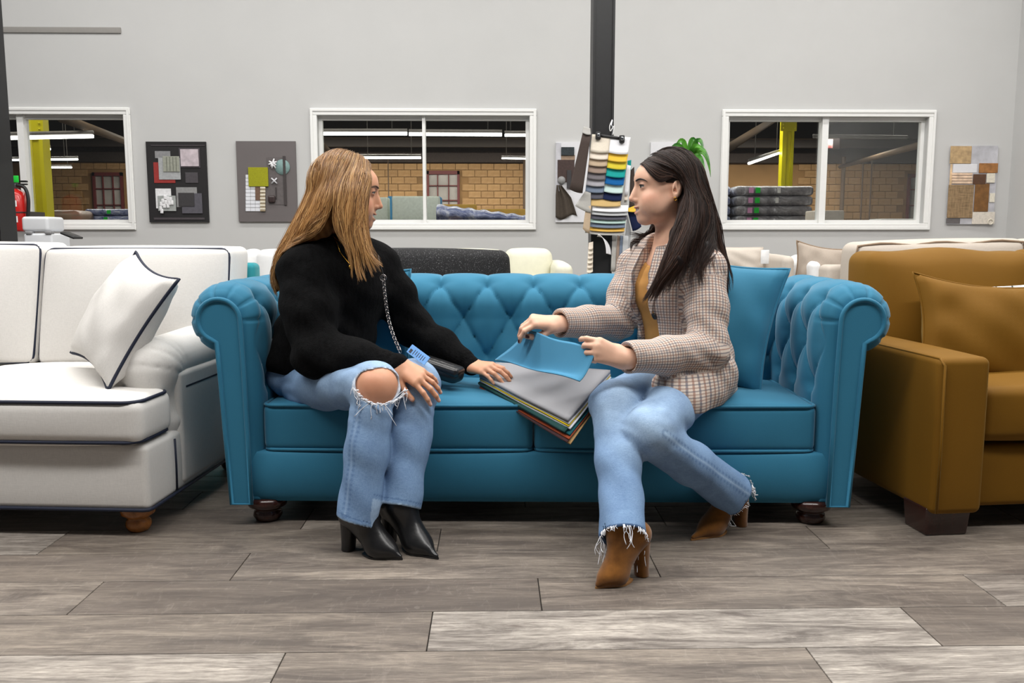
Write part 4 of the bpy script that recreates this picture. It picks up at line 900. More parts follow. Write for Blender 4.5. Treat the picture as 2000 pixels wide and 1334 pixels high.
obj('hook', tube(spline([P(*Z7(560, 198), CY-0.03), P(*Z7(566, 170), CY-0.035), P(*Z7(570, 130), CY-0.04), P(*Z7(560, 100), CY-0.04), P(*Z7(566, 60), CY-0.03)], 20), 0.004, 6), plain('chrome', srgb(210, 214, 220), 0.15, metal=1.0), hg, world=True)
obj('string', tube(spline([P(*Z7(566, 58), CY-0.03), P(*Z7(546, 110), CY-0.045), P(*Z7(552, 150), CY-0.045), P(*Z7(580, 110), CY-0.04), P(*Z7(572, 180), CY-0.04)], 24), 0.003, 6), plain('white_string', srgb(226, 226, 226), 0.8), hg, world=True)
# more swatches hung round the same column
sb = thing('swatch_hanger', 'large dark brown fabric swatch hanging at the left of the black column', 'fabric swatches', tuple(P(1135, 280, CY)))
flap([(325, 165), (392, 180), (322, 658), (215, 625)], cl('brown'), 0.0, sb, 'swatch', 5.50); flap([(332, 112), (388, 128), (390, 182), (320, 165)], cl('pgrey'), 0.0, sb, 'swatch_top', 5.505)
flap([(345, 640), (392, 650), (392, 820), (262, 760)], cl('pgrey'), 0.0, sb, 'swatch', 5.53); flap([(352, 770), (396, 755), (380, 985), (324, 945)], cl('tan'), 0.0, sb, 'swatch', 5.52)
sr = thing('swatch_hanger', 'pale and dark fabric swatches hanging at the right of the black column', 'fabric swatches', tuple(P(1232, 330, 5.62)))
for q, c, Y in (([(690, 392), (722, 385), (716, 470), (690, 468)], 'teal', 5.64), ([(688, 425), (718, 432), (692, 672), (640, 662)], 'white', 5.62), ([(652, 662), (694, 668), (690, 712), (640, 702)], 'off', 5.62), ([(640, 700), (690, 708), (686, 748), (630, 738)], 'pgrey', 5.625), ([(716, 470), (745, 440), (760, 780), (700, 790)], 'brown', 5.66), ([(690, 780), (770, 750), (790, 800), (692, 806)], 'yellow', 5.63), ([(692, 806), (790, 800), (800, 930), (730, 965)], 'navy', 5.64), ([(690, 830), (720, 960), (700, 1260), (640, 1290)], 'lgrey', 5.66)):
    flap(q, cl(c), 0.0, sr, 'swatch', Y)
sl = thing('swatch_hanger', 'lower rolled and stepped swatches hanging at the foot of the hanger', 'fabric swatches', tuple(P(1165, 500, 5.5)))
for i in range(6): flap([(372+i*-2, 1060+i*38), (408, 1050+i*38), (406, 1105+i*38), (366-i*2, 1112+i*38)], cl('cream' if i % 2 else 'off'), 0.004*(6-i), sl, 'swatch', 5.60)
def roll(U, V):
    a = V*1.9; x = 452+U*6+118*np.sin(a*0.83)*(0.55+0.45*U); y = 992+(1-np.cos(a*0.83))*150+U*14
    p = np.array([[P(*Z7(xx, yy), 5.5) for xx, yy in zip(r1, r2)] for r1, r2 in zip(x, y)]); p[..., 1] += U*0.10; return p
obj('rolled_swatch', slab(roll, 6, 12, (0, 0, -1), 0.004), cl('white'), sl, world=True)
for k, (x0, x1, c) in enumerate(((560, 598, 'pgrey'), (598, 625, 'taupe'), (622, 648, 'slate'), (645, 690, 'lgrey'))): flap([(x0+8, 1000), (x1+6, 1004), (x1-6, 1290), (x0-8, 1290)], cl(c), 0.004*k, sl, 'swatch', 5.60)
# ---------------------------------------------------------------- plant behind the dark haired woman
pb = P(1344, 352, 6.35); pl_ = thing('potted_plant', 'green leafy plant rising behind the dark haired woman', 'plant', (pb[0], 6.35, 0.0))
LEAF = NT('glossy_leaf'); nz = LEAF.noise(LEAF.coord('Object'), 14, 3); LEAF.color(LEAF.ramp(nz, [(0.35, srgb(40, 104, 28)), (0.65, srgb(86, 152, 46))])); LEAF.rough(0.3); LEAF = LEAF.m
obj('pedestal', rbox((0, 0, 0.36), (0.30, 0.30, 0.72), 0.01, 1, k=1), plain('pedestal_white', srgb(220, 220, 218), 0.6), pl_)
obj('pot', lathe([(0.08, 0.72), (0.09, 0.73), (0.115, 0.92), (0.118, 0.93), (0.105, 0.93), (0.10, 0.90), (0.01, 0.90)], 28), plain('pot_glaze', srgb(210, 206, 200), 0.35), pl_)
stz = P(1340, 325, 6.35)[2]
obj('stem', tube(spline([(0, 0, 0.9), (0.01, 0, 1.15), (-0.005, 0, stz-0.02)], 12), [0.016]*12, 8), plain('stem_green', srgb(110, 146, 40), 0.5), pl_)
LV = [((1340, 326), (1326, 286), (1304, 300), 0.10), ((1340, 324), (1334, 278), (1318, 288), 0.02), ((1342, 322), (1350, 276), (1362, 284), 0.0), ((1342, 322), (1362, 276), (1374, 298), 0.06), ((1344, 324), (1366, 292), (1386, 318), 0.10), ((1345, 326), (1372, 298), (1388, 346), 0.03), ((1344, 326), (1364, 306), (1378, 356), 0.14), ((1343, 328), (1356, 308), (1366, 362), 0.18), ((1341, 326), (1346, 304), (1352, 350), 0.18), ((1338, 326), (1320, 300), (1306, 322), 0.14), ((1338, 328), (1328, 304), (1316, 344), 0.17), ((1342, 324), (1356, 288), (1380, 300), 0.12)]
for k, (a, b, c, fw) in enumerate(LV):
    A0, B0, C0 = P(*a, 6.35), P(*b, 6.35-fw*0.7), P(*c, 6.35-fw*1.3); n = 14; pts = np.array([(1-t)**2*A0+2*t*(1-t)*(2*B0-0.5*A0-0.5*C0)*1.0+t*t*C0 for t in np.linspace(0, 1, n)])
    wdt = 0.034*np.sin(np.linspace(0.12, math.pi, n)**0.8*math.pi**0.2)**0.9; wdt = 0.021*np.clip(np.sin(np.linspace(0.25, 3.12, n)), 0.03, 1)
    T = np.gradient(pts, axis=0); T /= np.linalg.norm(T, axis=1, keepdims=True); S_ = np.cross(T, (0.2, -1, 0.25)); S_ /= np.linalg.norm(S_, axis=1, keepdims=True); N_ = np.cross(S_, T)
    rows_ = np.stack([pts+S_*wdt[:, None]*u+N_*(abs(u)*0.010*np.ones(n))[:, None]*(wdt/0.021)[:, None] for u in (-1, -0.5, 0, 0.5, 1)], 1)
    V = rows_.reshape(-1, 3); V2 = V-np.repeat(N_, 5, 0)*0.0012; F = np.array([(i*5+j, (i+1)*5+j, (i+1)*5+j+1, i*5+j+1) for i in range(n-1) for j in range(4)])
    obj('leaf', (np.concatenate((V, V2)), [F, F[:, ::-1]+len(V)]), LEAF, pl_, world=True)
# ================================================================ sofas
def thick_sheet_tube(path, r, **k): return tube(path, r, **k)
def pillow_geo(w_, h_, t_, n=22, pinch=0.10, fold=None, seed=0):
    """Knife-edged throw pillow in the x-z plane, front towards -y; corners pointed, sides drawn in."""
    r_ = np.random.RandomState(seed); ph = r_.rand(6)*6.28
    def sh(U, V, s):
        a, b = U*2-1, V*2-1
        x = a*(w_/2)*(1-pinch*(1-b*b)*1.0*np.abs(a)**2); z = b*(h_/2)*(1-pinch*(1-a*a)*np.abs(b)**2)
        e = np.clip((1-a*a)*(1-b*b), 0, 1)
        y = s*t_/2*e**0.42
        wr_ = np.sin(7*a+ph[0]+3*b)*np.cos(5*b+ph[1])*0.008 + np.sin(13*a*b+ph[2])*0.004
        y = y + s*wr_*e**0.3*(1-0.2*e)
        if fold is not None: x, y, z = fold(x, y, z, a, b)
        return np.stack((x, y, z), -1)
    A = grid(lambda U, V: sh(U, V, -1), n, n); B = grid(lambda U, V: sh(U, V, 1), n, n)
    m = MB(); m.add((A[0], A[1])); m.add((B[0], B[1][:, ::-1]))
    t = np.linspace(0, 1, 25)[:-1]; o = np.zeros_like(t)
    rimU = np.concatenate((t, o+1, 1-t, o)); rimV = np.concatenate((o, t, o+1, 1-t))
    return m.geo(), sh(rimU, rimV, 0.0)
def pillow(name, label, w_, h_, t_, mat, loc, M, pipe=None, pr=0.006, group=None, seed=0, pinch=0.1, fold=None):
    g, rim = pillow_geo(w_, h_, t_, seed=seed, pinch=pinch, fold=fold)
    r = thing(name, label, 'pillow', loc, 0, group); r.matrix_basis = Matrix.Translation(loc) @ M
    obj('cover', g, mat, r)
    obj('piping', tube(rim, pr, 6, closed=True), pipe or mat, r)
    return r
# ---------------------------------------------------------------- turned foot
def bun_foot(h, r): return lathe([(r*0.62, h), (r*0.95, h*0.97), (r*1.05, h*0.80), (r*0.98, h*0.62), (r*0.66, h*0.50), (r*0.62, h*0.44), (r*0.72, h*0.38), (r*0.76, h*0.22), (r*0.62, h*0.05), (r*0.5, 0.0)][::-1], 28)
BLUE = velvet('blue_velvet', srgb(48, 116, 146), srgb(34, 98, 128), (0.7, 0.88, 1.0), 0.45)
DWOOD = plain('dark_walnut_stain', srgb(52, 26, 20), 0.25, noise_amt=0.3, noise_scale=60, coat=0.3)
OWOOD = plain('amber_stain', srgb(150, 92, 38), 0.25, noise_amt=0.3, noise_scale=40, coat=0.3)
# ---------------------------------------------------------------- the blue tufted sofa
BX = (P(447, 980, 2.66)+P(1655, 988, 2.62))/2
BROT = math.radians(-2.0)
bs = thing('tufted_sofa', 'bright blue velvet sofa with button tufted back and rolled arms, both women on it', 'sofa', (BX[0], 2.635, 0), BROT)
BM = Matrix.Translation(bs.location) @ Matrix.Rotation(BROT, 4, 'Z'); BMI = np.array(BM.inverted())
def bl(p): return BMI[:3, :3] @ np.asarray(p) + BMI[:3, 3]          # place -> sofa coordinates
def bw(p): q = BM @ Vector(p); return np.array(q)
HW = 0.99                                  # half width at the outer side panels
RR = 0.104; RC = 0.664                     # roll radius and height of its centre
IN = 0.893                                 # inner face of the arms
YB_ = 0.56                                 # inner face of the back
ZS = 0.20                                  # sheet starts here
def profile(v, off=0.0):
    """v = arc length from ZS upwards; returns outward s, height z and normal (ns,nz). off draws the skin inwards."""
    L1 = RC-ZS; r = RR-off
    s = np.where(v < L1, off, RR - r*np.cos(np.clip((v-L1)/RR, 0, 9)))
    z = np.where(v < L1, ZS+v, RC + r*np.sin(np.clip((v-L1)/RR, 0, 9)))
    ns = np.where(v < L1, -1.0, -np.cos(np.clip((v-L1)/RR, 0, 9))); nz = np.where(v < L1, 0.0, np.sin(np.clip((v-L1)/RR, 0, 9)))
    return s, z, ns, nz
VMAX = (RC-ZS)+RR*math.radians(262)
def tuft(u, v, u0, du, v0, dvr, rows, A=0.03):
    """Diamond tufting: buttons at u0+i*du in row 0 (height v0), rows dvr apart below, every other row shifted."""
    j = (v0-v)/(2*dvr); a = (u-u0)/du + j; b = (u-u0)/du - j
    sa, sb = np.abs(np.sin(np.pi*a)), np.abs(np.sin(np.pi*b))
    h = 0.70*(sa*sb)**0.24 + 0.30*np.maximum(sa, sb)**0.6
    top = 0.45*np.abs(np.sin(np.pi*(u-u0)/du))**0.25+0.5                        # pleats running up from the top row
    sh = 0.5 if (rows-1) % 2 else 0.0
    bot = 0.65*np.abs(np.sin(np.pi*((u-u0)/du-sh)))**0.24+0.32
    k1 = np.clip((v-v0)/0.03, 0, 1); k2 = np.clip((v0-(rows-1)*dvr-v)/0.03, 0, 1)
    h = h*(1-k1)+(top*(1-np.clip((v-v0)/0.26, 0, 1))+np.clip((v-v0)/0.26, 0, 1)*0.9)*k1; h = h*(1-k2)+bot*k2
    h = h + 0.0
    return A*(h-0.62)
DU = 0.176; DVR = 0.142
bt = bl(P(951, 550, 3.225)); U0 = bt[0]
V0 = (RC-ZS)+RR*math.radians(52)
ROWS = 3
def back_pt(U, V):
    x = -IN-0.03 + (2*IN+0.06)*U; v = V*VMAX
    s, z, ns, nz = profile(v); h = tuft(x, v, U0, DU, V0, DVR, ROWS, 0.050)
    lean = -0.05*np.clip((0.62-z)/0.42, 0, 1)
    return np.stack((x, YB_+lean+s+ns*h, z+nz*h), -1)
obj('back_upholstery', grid(back_pt, 300, 110), BLUE, bs)
# buttons on the back
def button(pos, nrm, parent):
    n = Vector(nrm).normalized(); q = n.to_track_quat('Z', 'Y').to_matrix().to_4x4()
    g = xf(lathe([(0.002, 0.007), (0.008, 0.0055), (0.0115, 0.001), (0.0118, -0.006)][::-1], 14), Matrix.Translation(pos) @ q)
    obj('button', g, BLUE, parent)
def back_buttons():
    for r in range(ROWS):
        v = V0-r*DVR; off = (0.5 if r % 2 else 0)
        for i in range(-8, 9):
            x = U0+(i+off)*DU
            if abs(x) > IN-0.02: continue
            s, z, ns, nz = [float(q) for q in profile(np.array(v))]
            h = -0.62*0.050
            lean = -0.05*min(max((0.62-z)/0.42, 0), 1)
            button((x, YB_+lean+s+ns*(h+0.004), z+nz*(h+0.004)), (0, ns, nz), bs)
back_buttons()
# arms: sgn -1 left, +1 right
UA0 = 0.115; DUA = 0.176; ARMV0 = (RC-ZS)+RR*math.radians(38)
def arm_pt(sgn):
    yend = YB_+0.02
    def f(U, V):
        v = V*VMAX
        ny = U
        # rounded front end: the skin draws in towards the facing
        e = np.clip(1-U/0.16, 0, 1); off = 0.042*(1-np.sqrt(np.clip(1-e*e, 0, 1)))
        y = 0.012 + 0.0 + np.where(U < 0.16, 0.045*(1-e), 0.045+(yend-0.045)*(U-0.16)/0.84)
        s, z, ns, nz = profile(v, off)
        h = tuft(y, v, UA0, DUA, ARMV0, DVR, 3, 0.048)*np.clip((y-0.03)/0.06, 0, 1)
        ang = (v-(RC-ZS))/RR                     # pleats round the scroll
        pl = np.where(ang > -0.1, -0.013*np.exp(-(((ang/math.radians(36)+0.5) % 1-0.5)/0.07)**2)*np.clip(1-(y-0.012)/0.10, 0, 1), 0)
        h = h+pl
        return np.stack((sgn*(IN+s+ns*h), y, z+nz*h), -1)
    return f
for sgn in (-1, 1):
    g = grid(arm_pt(sgn), 110, 130); g = (g[0], g[1][:, ::-1] if sgn < 0 else g[1])
    obj('arm_upholstery', g, BLUE, bs)
    for r in range(3):
        v = ARMV0-r*DVR; off = 0.5 if r % 2 else 0
        for i in range(-1, 4):
            y = UA0+(i+off)*DUA
            if not 0.08 < y < YB_-0.03: continue
            s, z, ns, nz = [float(q) for q in profile(np.array(v))]
            button((sgn*(IN+s+ns*(-0.030+0.004)), y, z+nz*(-0.030+0.004)), (sgn*ns, 0, nz), bs)
    # facing: narrow post that curls outwards into the scroll
    rc = 0.066; cx = IN+RR; pts = []
    z0 = 0.075
    pts.append((IN+0.062, z0)); pts.append((IN+0.036, z0)) if False else None
    inner = [(IN+0.024, z0), (IN+0.028, 0.3), (IN+0.032, 0.5), (IN+0.036, 0.62)]
    arc = [(cx-rc*math.cos(a), RC+rc*math.sin(a)) for a in np.linspace(0.0, math.radians(248), 28)]
    outer = [(IN+0.114, 0.595), (IN+0.108, 0.5), (IN+0.098, 0.3), (IN+0.086, z0)]
    poly = inner + arc + outer
    poly = [(sgn*a, b) for a, b in poly]
    if sgn < 0: poly = poly[::-1]
    V, F = prism(poly, 'y', -0.006, 0.05)
    obj('arm_facing', (V, F), BLUE, bs, smooth=False)
    obj('facing_piping', tube([(a, -0.006, b) for a, b in poly], 0.0075, 8, closed=True), BLUE, bs)
    # outer side panel under the roll
    m = MB(); g_ = rbox((sgn*(IN+0.09), 0.42, 0.345), (0.075, 0.80, 0.54), 0.012, 6, k=2); g_[0][:, 0] -= sgn*0.055*np.clip((0.6-g_[0][:, 2])/0.52, 0, 1)**1.3; obj('side_panel', g_, BLUE, bs)
    obj('arm_core', rbox((sgn*(IN+0.055), 0.30, 0.30), (0.07, 0.50, 0.38), 0.01, 1, k=1), BLUE, bs)
# rear panel, base rail, seat deck
obj('rear_panel', rbox((0, YB_+0.185, 0.36), (2*IN+0.22, 0.06, 0.56), 0.015, 2, k=2), BLUE, bs)
def rail(U, V):
    x = -(IN+0.030)+(2*IN+0.06)*U; a = V
    z = 0.075+0.165*np.clip(a/0.8, 0, 1); y = 0.03-0.02*np.sin(np.clip(a/0.8, 0, 1)*math.pi)**0.6+np.clip((a-0.8)/0.2, 0, 1)*0.3
    z = z - 0.0*x
    return np.stack((x, y, z), -1)
obj('front_rail', grid(rail, 40, 24), BLUE, bs)
obj('base_frame', rbox((0, 0.38, 0.10), (2*IN+0.08, 0.66, 0.05), 0.01, 1, k=1), plain('black_dust_cover', (0.012, 0.012, 0.012), 0.9), bs)
for sx in (-1, 1):
    for yy in (0.07, 0.66):
        V, F = bun_foot(0.082, 0.062); obj('foot', (V+np.array((sx*(IN-0.005), yy, 0)), F), DWOOD, bs)
# seat cushions
def seat_cushion(x0, x1, y0, y1, z0, z1, mat, parent, pipe, pr=0.005, name='seat_cushion', r=0.022, puff=0.035, sag=0.0):
    c = ((x0+x1)/2, (y0+y1)/2, (z0+z1)/2); s = (x1-x0, y1-y0, z1-z0)
    g = rbox(c, s, r, 14, puff=(0.008, 0.012, puff), k=3)
    o = obj(name, g, mat, parent)
    for zz in (z0+r*0.35, z1-r*0.35):
        hx, hy = s[0]/2-r*0.2, s[1]/2-r*0.2; rr = r*1.3; path = []
        for (qx, qy, a0) in ((hx-rr, hy-rr, 0), (-hx+rr, hy-rr, 90), (-hx+rr, -hy+rr, 180), (hx-rr, -hy+rr, 270)):
            for k in range(5): a = math.radians(a0+k*22.5); path.append((c[0]+qx+rr*math.cos(a), c[1]+qy+rr*math.sin(a), zz))
        pth = []
        for i in range(len(path)):
            p, q = np.array(path[i]), np.array(path[(i+1) % len(path)]); n = 12 if np.linalg.norm(q-p) > 0.15 else 1
            for k in range(n): pth.append(p+(q-p)*k/n)
        pth = np.array(pth); u = (pth[:, 0]-c[0])/(s[0]/2); v = (pth[:, 1]-c[1])/(s[1]/2)
        pth[:, 1] += np.sign(v)*0.012*np.clip(1-u*u, 0, 1)**0.8*np.abs(v)**3*0.6; pth[:, 2] += (0.004 if zz > c[2] else -0.003); pth[:, 0] += np.sign(u)*0.003*np.abs(u)**6; pth[:, 1] += np.sign(v)*0.003*np.abs(v)**6
        obj('piping', tube(pth, pr, 6, closed=True), pipe, o)
    return o
xm = bl(P(1042, 820, 2.68))[0]
for (a, b) in ((-IN+0.012, xm-0.003), (xm+0.003, IN-0.012)):
    seat_cushion(a, b, 0.03, YB_-0.02, 0.240, 0.392, BLUE, bs, BLUE, 0.0055)
# blue throw pillows
pillow('throw_pillow', 'blue velvet throw pillow with piped edge behind the dark haired woman', 0.44, 0.46, 0.20, BLUE, tuple(bw((0.612, 0.36, 0.625))),
       Matrix.Rotation(BROT, 4, 'Z') @ rot('Z', -24) @ rot('X', -18) @ rot('Y', 8), seed=3)
pillow('throw_pillow', 'blue velvet throw pillow mostly hidden behind the blonde woman', 0.44, 0.46, 0.15, BLUE, tuple(bw((-0.67, 0.40, 0.58))),
       Matrix.Rotation(BROT, 4, 'Z') @ rot('Z', 10) @ rot('X', -14), seed=4)
# ---------------------------------------------------------------- the white sofa with navy piping
WHITE = weave('white_linen', srgb(214, 211, 207), 0.06, 420, bump=0.15); NAVY = plain('navy_piping', srgb(18, 26, 48), 0.7)
wo = PZ(292, 1000, 0.085); WROT = math.radians(-4.5)
ws = thing('white_sofa', 'white linen sofa with navy piping on round amber feet', 'sofa', (wo[0], wo[1], 0), WROT)
WM_ = Matrix.Translation(ws.location) @ Matrix.Rotation(WROT, 4, 'Z'); WMI = np.array(WM_.inverted())
def wl(p): return WMI[:3, :3] @ np.asarray(p) + WMI[:3, 3]
def ww(p): return np.array(WM_ @ Vector(p))
WL = 2.1                                   # length to the left
# base
obj('base', rbox((-WL/2, 0.45, 0.19), (WL, 0.90, 0.205), 0.02, 4, puff=(0.004, 0.006, 0), k=3), WHITE, ws)
obj('base_piping', tube([(-WL, -0.002, 0.09), (-0.02, -0.002, 0.09), (-0.004, 0.004, 0.09), (0.001, 0.02, 0.09), (0.001, 0.9, 0.09)], 0.006, 6), NAVY, ws)
# t-shaped seat cushions (they run round the front of the arm)
for (a, b, endcap) in ((-0.84, -0.005, True), (-1.70, -0.845, False)):
    c0 = seat_cushion(a, b, -0.03, 0.20 if endcap else 0.62, 0.297, 0.437, WHITE, ws, NAVY, 0.0058, r=0.035, puff=0.02)
    if endcap: obj('cushion_rear', rbox((-0.505, 0.36, 0.372), (0.67, 0.56, 0.145), 0.03, 8, puff=(0, 0, 0.035), k=3), WHITE, c0)
# rolled arm: the roll turns down at the front into the upright facing
def white_arm():
    S = Solid()
    S.cone((-0.088, 0.235, 0.500), (-0.088, 0.86, 0.515), 0.090, 0.094, 0.03)
    S.cone((-0.090, 0.225, 0.495), (-0.090, 0.235, 0.30), 0.076, 0.070, 0.05)
    for x in (-0.030, -0.075, -0.11): S.cone((x, 0.24, 0.32), (x, 0.86, 0.32), 0.036, 0.036, 0.03); S.cone((x, 0.24, 0.20), (x, 0.86, 0.20), 0.036, 0.036, 0.03); S.cone((x, 0.26, 0.26), (x, 0.86, 0.26), 0.036, 0.036, 0.03); S.cone((x, 0.26, 0.38), (x, 0.86, 0.40), 0.036, 0.036, 0.03)
    def pl(p):
        d = np.zeros(len(p), np.float32)
        for k in range(4):
            a = 0.35+k*0.33; q = p-np.array((-0.088, 0.32, 0.45)); an = np.arctan2(q[:, 2], -q[:, 1]); d -= 0.0045*np.exp(-((an-a)/0.03)**2)*(p[:, 1] < 0.42)*(p[:, 2] > 0.40)
        return d
    S.disp = pl
    return S.mesh(0.009)
obj('arm', white_arm(), WHITE, ws)
obj('arm_panel', rbox((-0.066, 0.565, 0.295), (0.152, 0.68, 0.38), 0.02, 4, k=3), WHITE, ws)
obj('arm_piping', tube([(0.006, 0.27+0.6*t, 0.428) for t in np.linspace(0, 1, 12)], 0.0055, 6), NAVY, ws)
obj('side_piping', tube([(0.002, 0.185, 0.10), (0.003, 0.185, 0.18), (0.002, 0.185, 0.27)], 0.005, 6), NAVY, ws)
# back and its loose cushions
bk = [wl(P(462, 500, 3.28))[0]]
obj('back_frame', rbox((-WL/2-0.075, 0.83, 0.48), (WL, 0.16, 0.74), 0.03, 4, k=3), WHITE, ws)
def back_cushion(x0, x1, ztop, name='back_cushion'):
    c = ((x0+x1)/2, 0.66, (0.45+ztop)/2); s = (x1-x0, 0.20, ztop-0.45)
    g = rbox(c, s, 0.03, 12, puff=(0.008, 0.04, 0.006), k=3); V = g[0]; V[:, 1] += (V[:, 2]-0.45)*0.22
    o = obj(name, g, WHITE, ws)
    for yy in (-0.5,):
        hx, hz = s[0]/2-0.008, s[2]/2-0.008; rr = 0.03; path = []
        for (qx, qz, a0) in ((hx-rr, hz-rr, 0), (-hx+rr, hz-rr, 90), (-hx+rr, -hz+rr, 180), (hx-rr, -hz+rr, 270)):
            for k in range(5): a = math.radians(a0+k*22.5); path.append((c[0]+qx+rr*math.cos(a), 0.66-0.088, c[2]+qz+rr*math.sin(a)))
        pth = np.array(path); pth[:, 1] += (pth[:, 2]-0.45)*0.22
        obj('piping', tube(pth, 0.0058, 6, closed=True), NAVY, o)
        p2 = pth.copy(); p2[:, 1] += 0.165; obj('piping', tube(p2, 0.0058, 6, closed=True), NAVY, o)
xs = wl(P(88, 600, 3.26))[0]; xe = wl(P(440, 540, 3.20))[0]
back_cushion(xs+0.004, xe+0.02, 0.885); back_cushion(xs-0.78, xs-0.004, 0.90)
for (xx, yy, m_) in ((-0.075, 0.075, OWOOD), (-0.06, 0.80, DWOOD), (-1.9, 0.075, OWOOD)):
    V, F = bun_foot(0.092, 0.052); obj('foot', (V+np.array((xx, yy, 0)), F), m_, ws)
def wfold(x, y, z, a, b): return x, y, z+0.0*a
pillow('throw_pillow', 'white square throw pillow with navy piping leaning on the white sofa', 0.39, 0.41, 0.17, WHITE, tuple(P(240, 620, 2.84)),
       rot('Z', -42) @ rot('X', -30) @ rot('Y', 14), NAVY, 0.0055, seed=11, pinch=0.14)
# ---------------------------------------------------------------- the mustard sofa
MUS = velvet('mustard_velvet', srgb(116, 79, 7), srgb(98, 65, 3), (1.0, 0.9, 0.4), 0.12)
mo = PZ(1822, 1010, 0.075); MROT = math.radians(5.0)
ms = thing('mustard_sofa', 'mustard gold velvet sofa with square arms on dark block feet', 'sofa', (mo[0], mo[1], 0), MROT)
MM_ = Matrix.Translation(ms.location) @ Matrix.Rotation(MROT, 4, 'Z'); MMI = np.array(MM_.inverted())
def mw_(p): return np.array(MM_ @ Vector(p))
def ml(p): return MMI[:3, :3] @ np.asarray(p) + MMI[:3, 3]
obj('arm', rbox((0.085, 0.46, 0.318), (0.165, 0.90, 0.486), 0.022, 8, puff=(0.006, 0.006, 0.008), k=4), MUS, ms)
obj('arm_seam', tube([(0.012, 0.88, 0.558), (0.012, 0.03, 0.558), (0.012, 0.004, 0.54), (0.012, -0.001, 0.3), (0.012, 0.002, 0.085)], 0.004, 6), MUS, ms)
obj('base', rbox((1.0, 0.50, 0.175), (1.70, 0.85, 0.20), 0.02, 6, puff=(0, 0.005, 0), k=3), MUS, ms)
obj('seat_cushion', rbox((0.56, 0.45, 0.375), (0.76, 0.80, 0.17), 0.03, 10, puff=(0.01, 0.015, 0.03), k=3), MUS, ms)
obj('seat_cushion', rbox((1.33, 0.45, 0.375), (0.76, 0.80, 0.17), 0.03, 8, puff=(0.01, 0.015, 0.03), k=3), MUS, ms)
obj('back_frame', rbox((1.0, 0.86, 0.42), (1.98, 0.14, 0.66), 0.03, 4, k=3), MUS, ms)
def mback(x0, x1, top):
    g = rbox(((x0+x1)/2, 0.70, (0.46+top)/2), (x1-x0, 0.22, top-0.46), 0.05, 12, puff=(0.02, 0.05, 0.012), k=3); V = g[0]; V[:, 1] += (V[:, 2]-0.45)*0.15
    V[:, 2] += 0.006*np.sin(V[:, 0]*17); return g
mx0 = ml(P(1664, 560, 3.3))[0]; mx1 = ml(P(1992, 560, 3.3))[0]
obj('back_cushion', mback(mx0, mx1-0.006, 0.865), MUS, ms); obj('back_cushion', mback(mx1+0.006, mx1+0.70, 0.865), MUS, ms)
for (xx, yy) in ((0.075, 0.10), (0.075, 0.82), (1.9, 0.1)):
    V, F = rbox((0, 0, 0), (0.15, 0.13, 0.09), 0.006, 1, k=2); V = V.copy(); k = 1-0.10*(0.5-(V[:, 2]/0.09)); V[:, 0] *= k; V[:, 1] *= k
    obj('foot', (V+np.array((xx, yy, 0.0451)), F), DWOOD, ms)
def stripe_mat():
    t = NT('striped_cotton'); s = t.n('ShaderNodeSeparateXYZ'); t.l(t.coord('Object'), s.inputs[0])
    f = t.math('FRACT', t.math('MULTIPLY', s.outputs[0], 16)); g = t.math('GREATER_THAN', f, 0.9)
    t.color(t.mix(g, srgb(236, 236, 234), srgb(70, 84, 88))); t.rough(0.9); return t.m
pc = P(1925, 610, 2.88)
pillow('throw_pillow', 'mustard velvet throw pillow leaning against the mustard sofa arm', 0.50, 0.40, 0.17, MUS, tuple(P(1925, 655, 2.86)),
       Matrix.Rotation(MROT, 4, 'Z') @ rot('Z', -6) @ rot('X', -16) @ rot('Y', 5), None, 0.004, seed=5, pinch=0.16)
pillow('striped_pillow', 'white pillow with dark stripes behind the mustard throw pillow', 0.46, 0.40, 0.10, stripe_mat(), tuple(P(1925, 662, 3.03)),
       Matrix.Rotation(MROT, 4, 'Z') @ rot('X', -14), None, 0.003, seed=6, pinch=0.06)
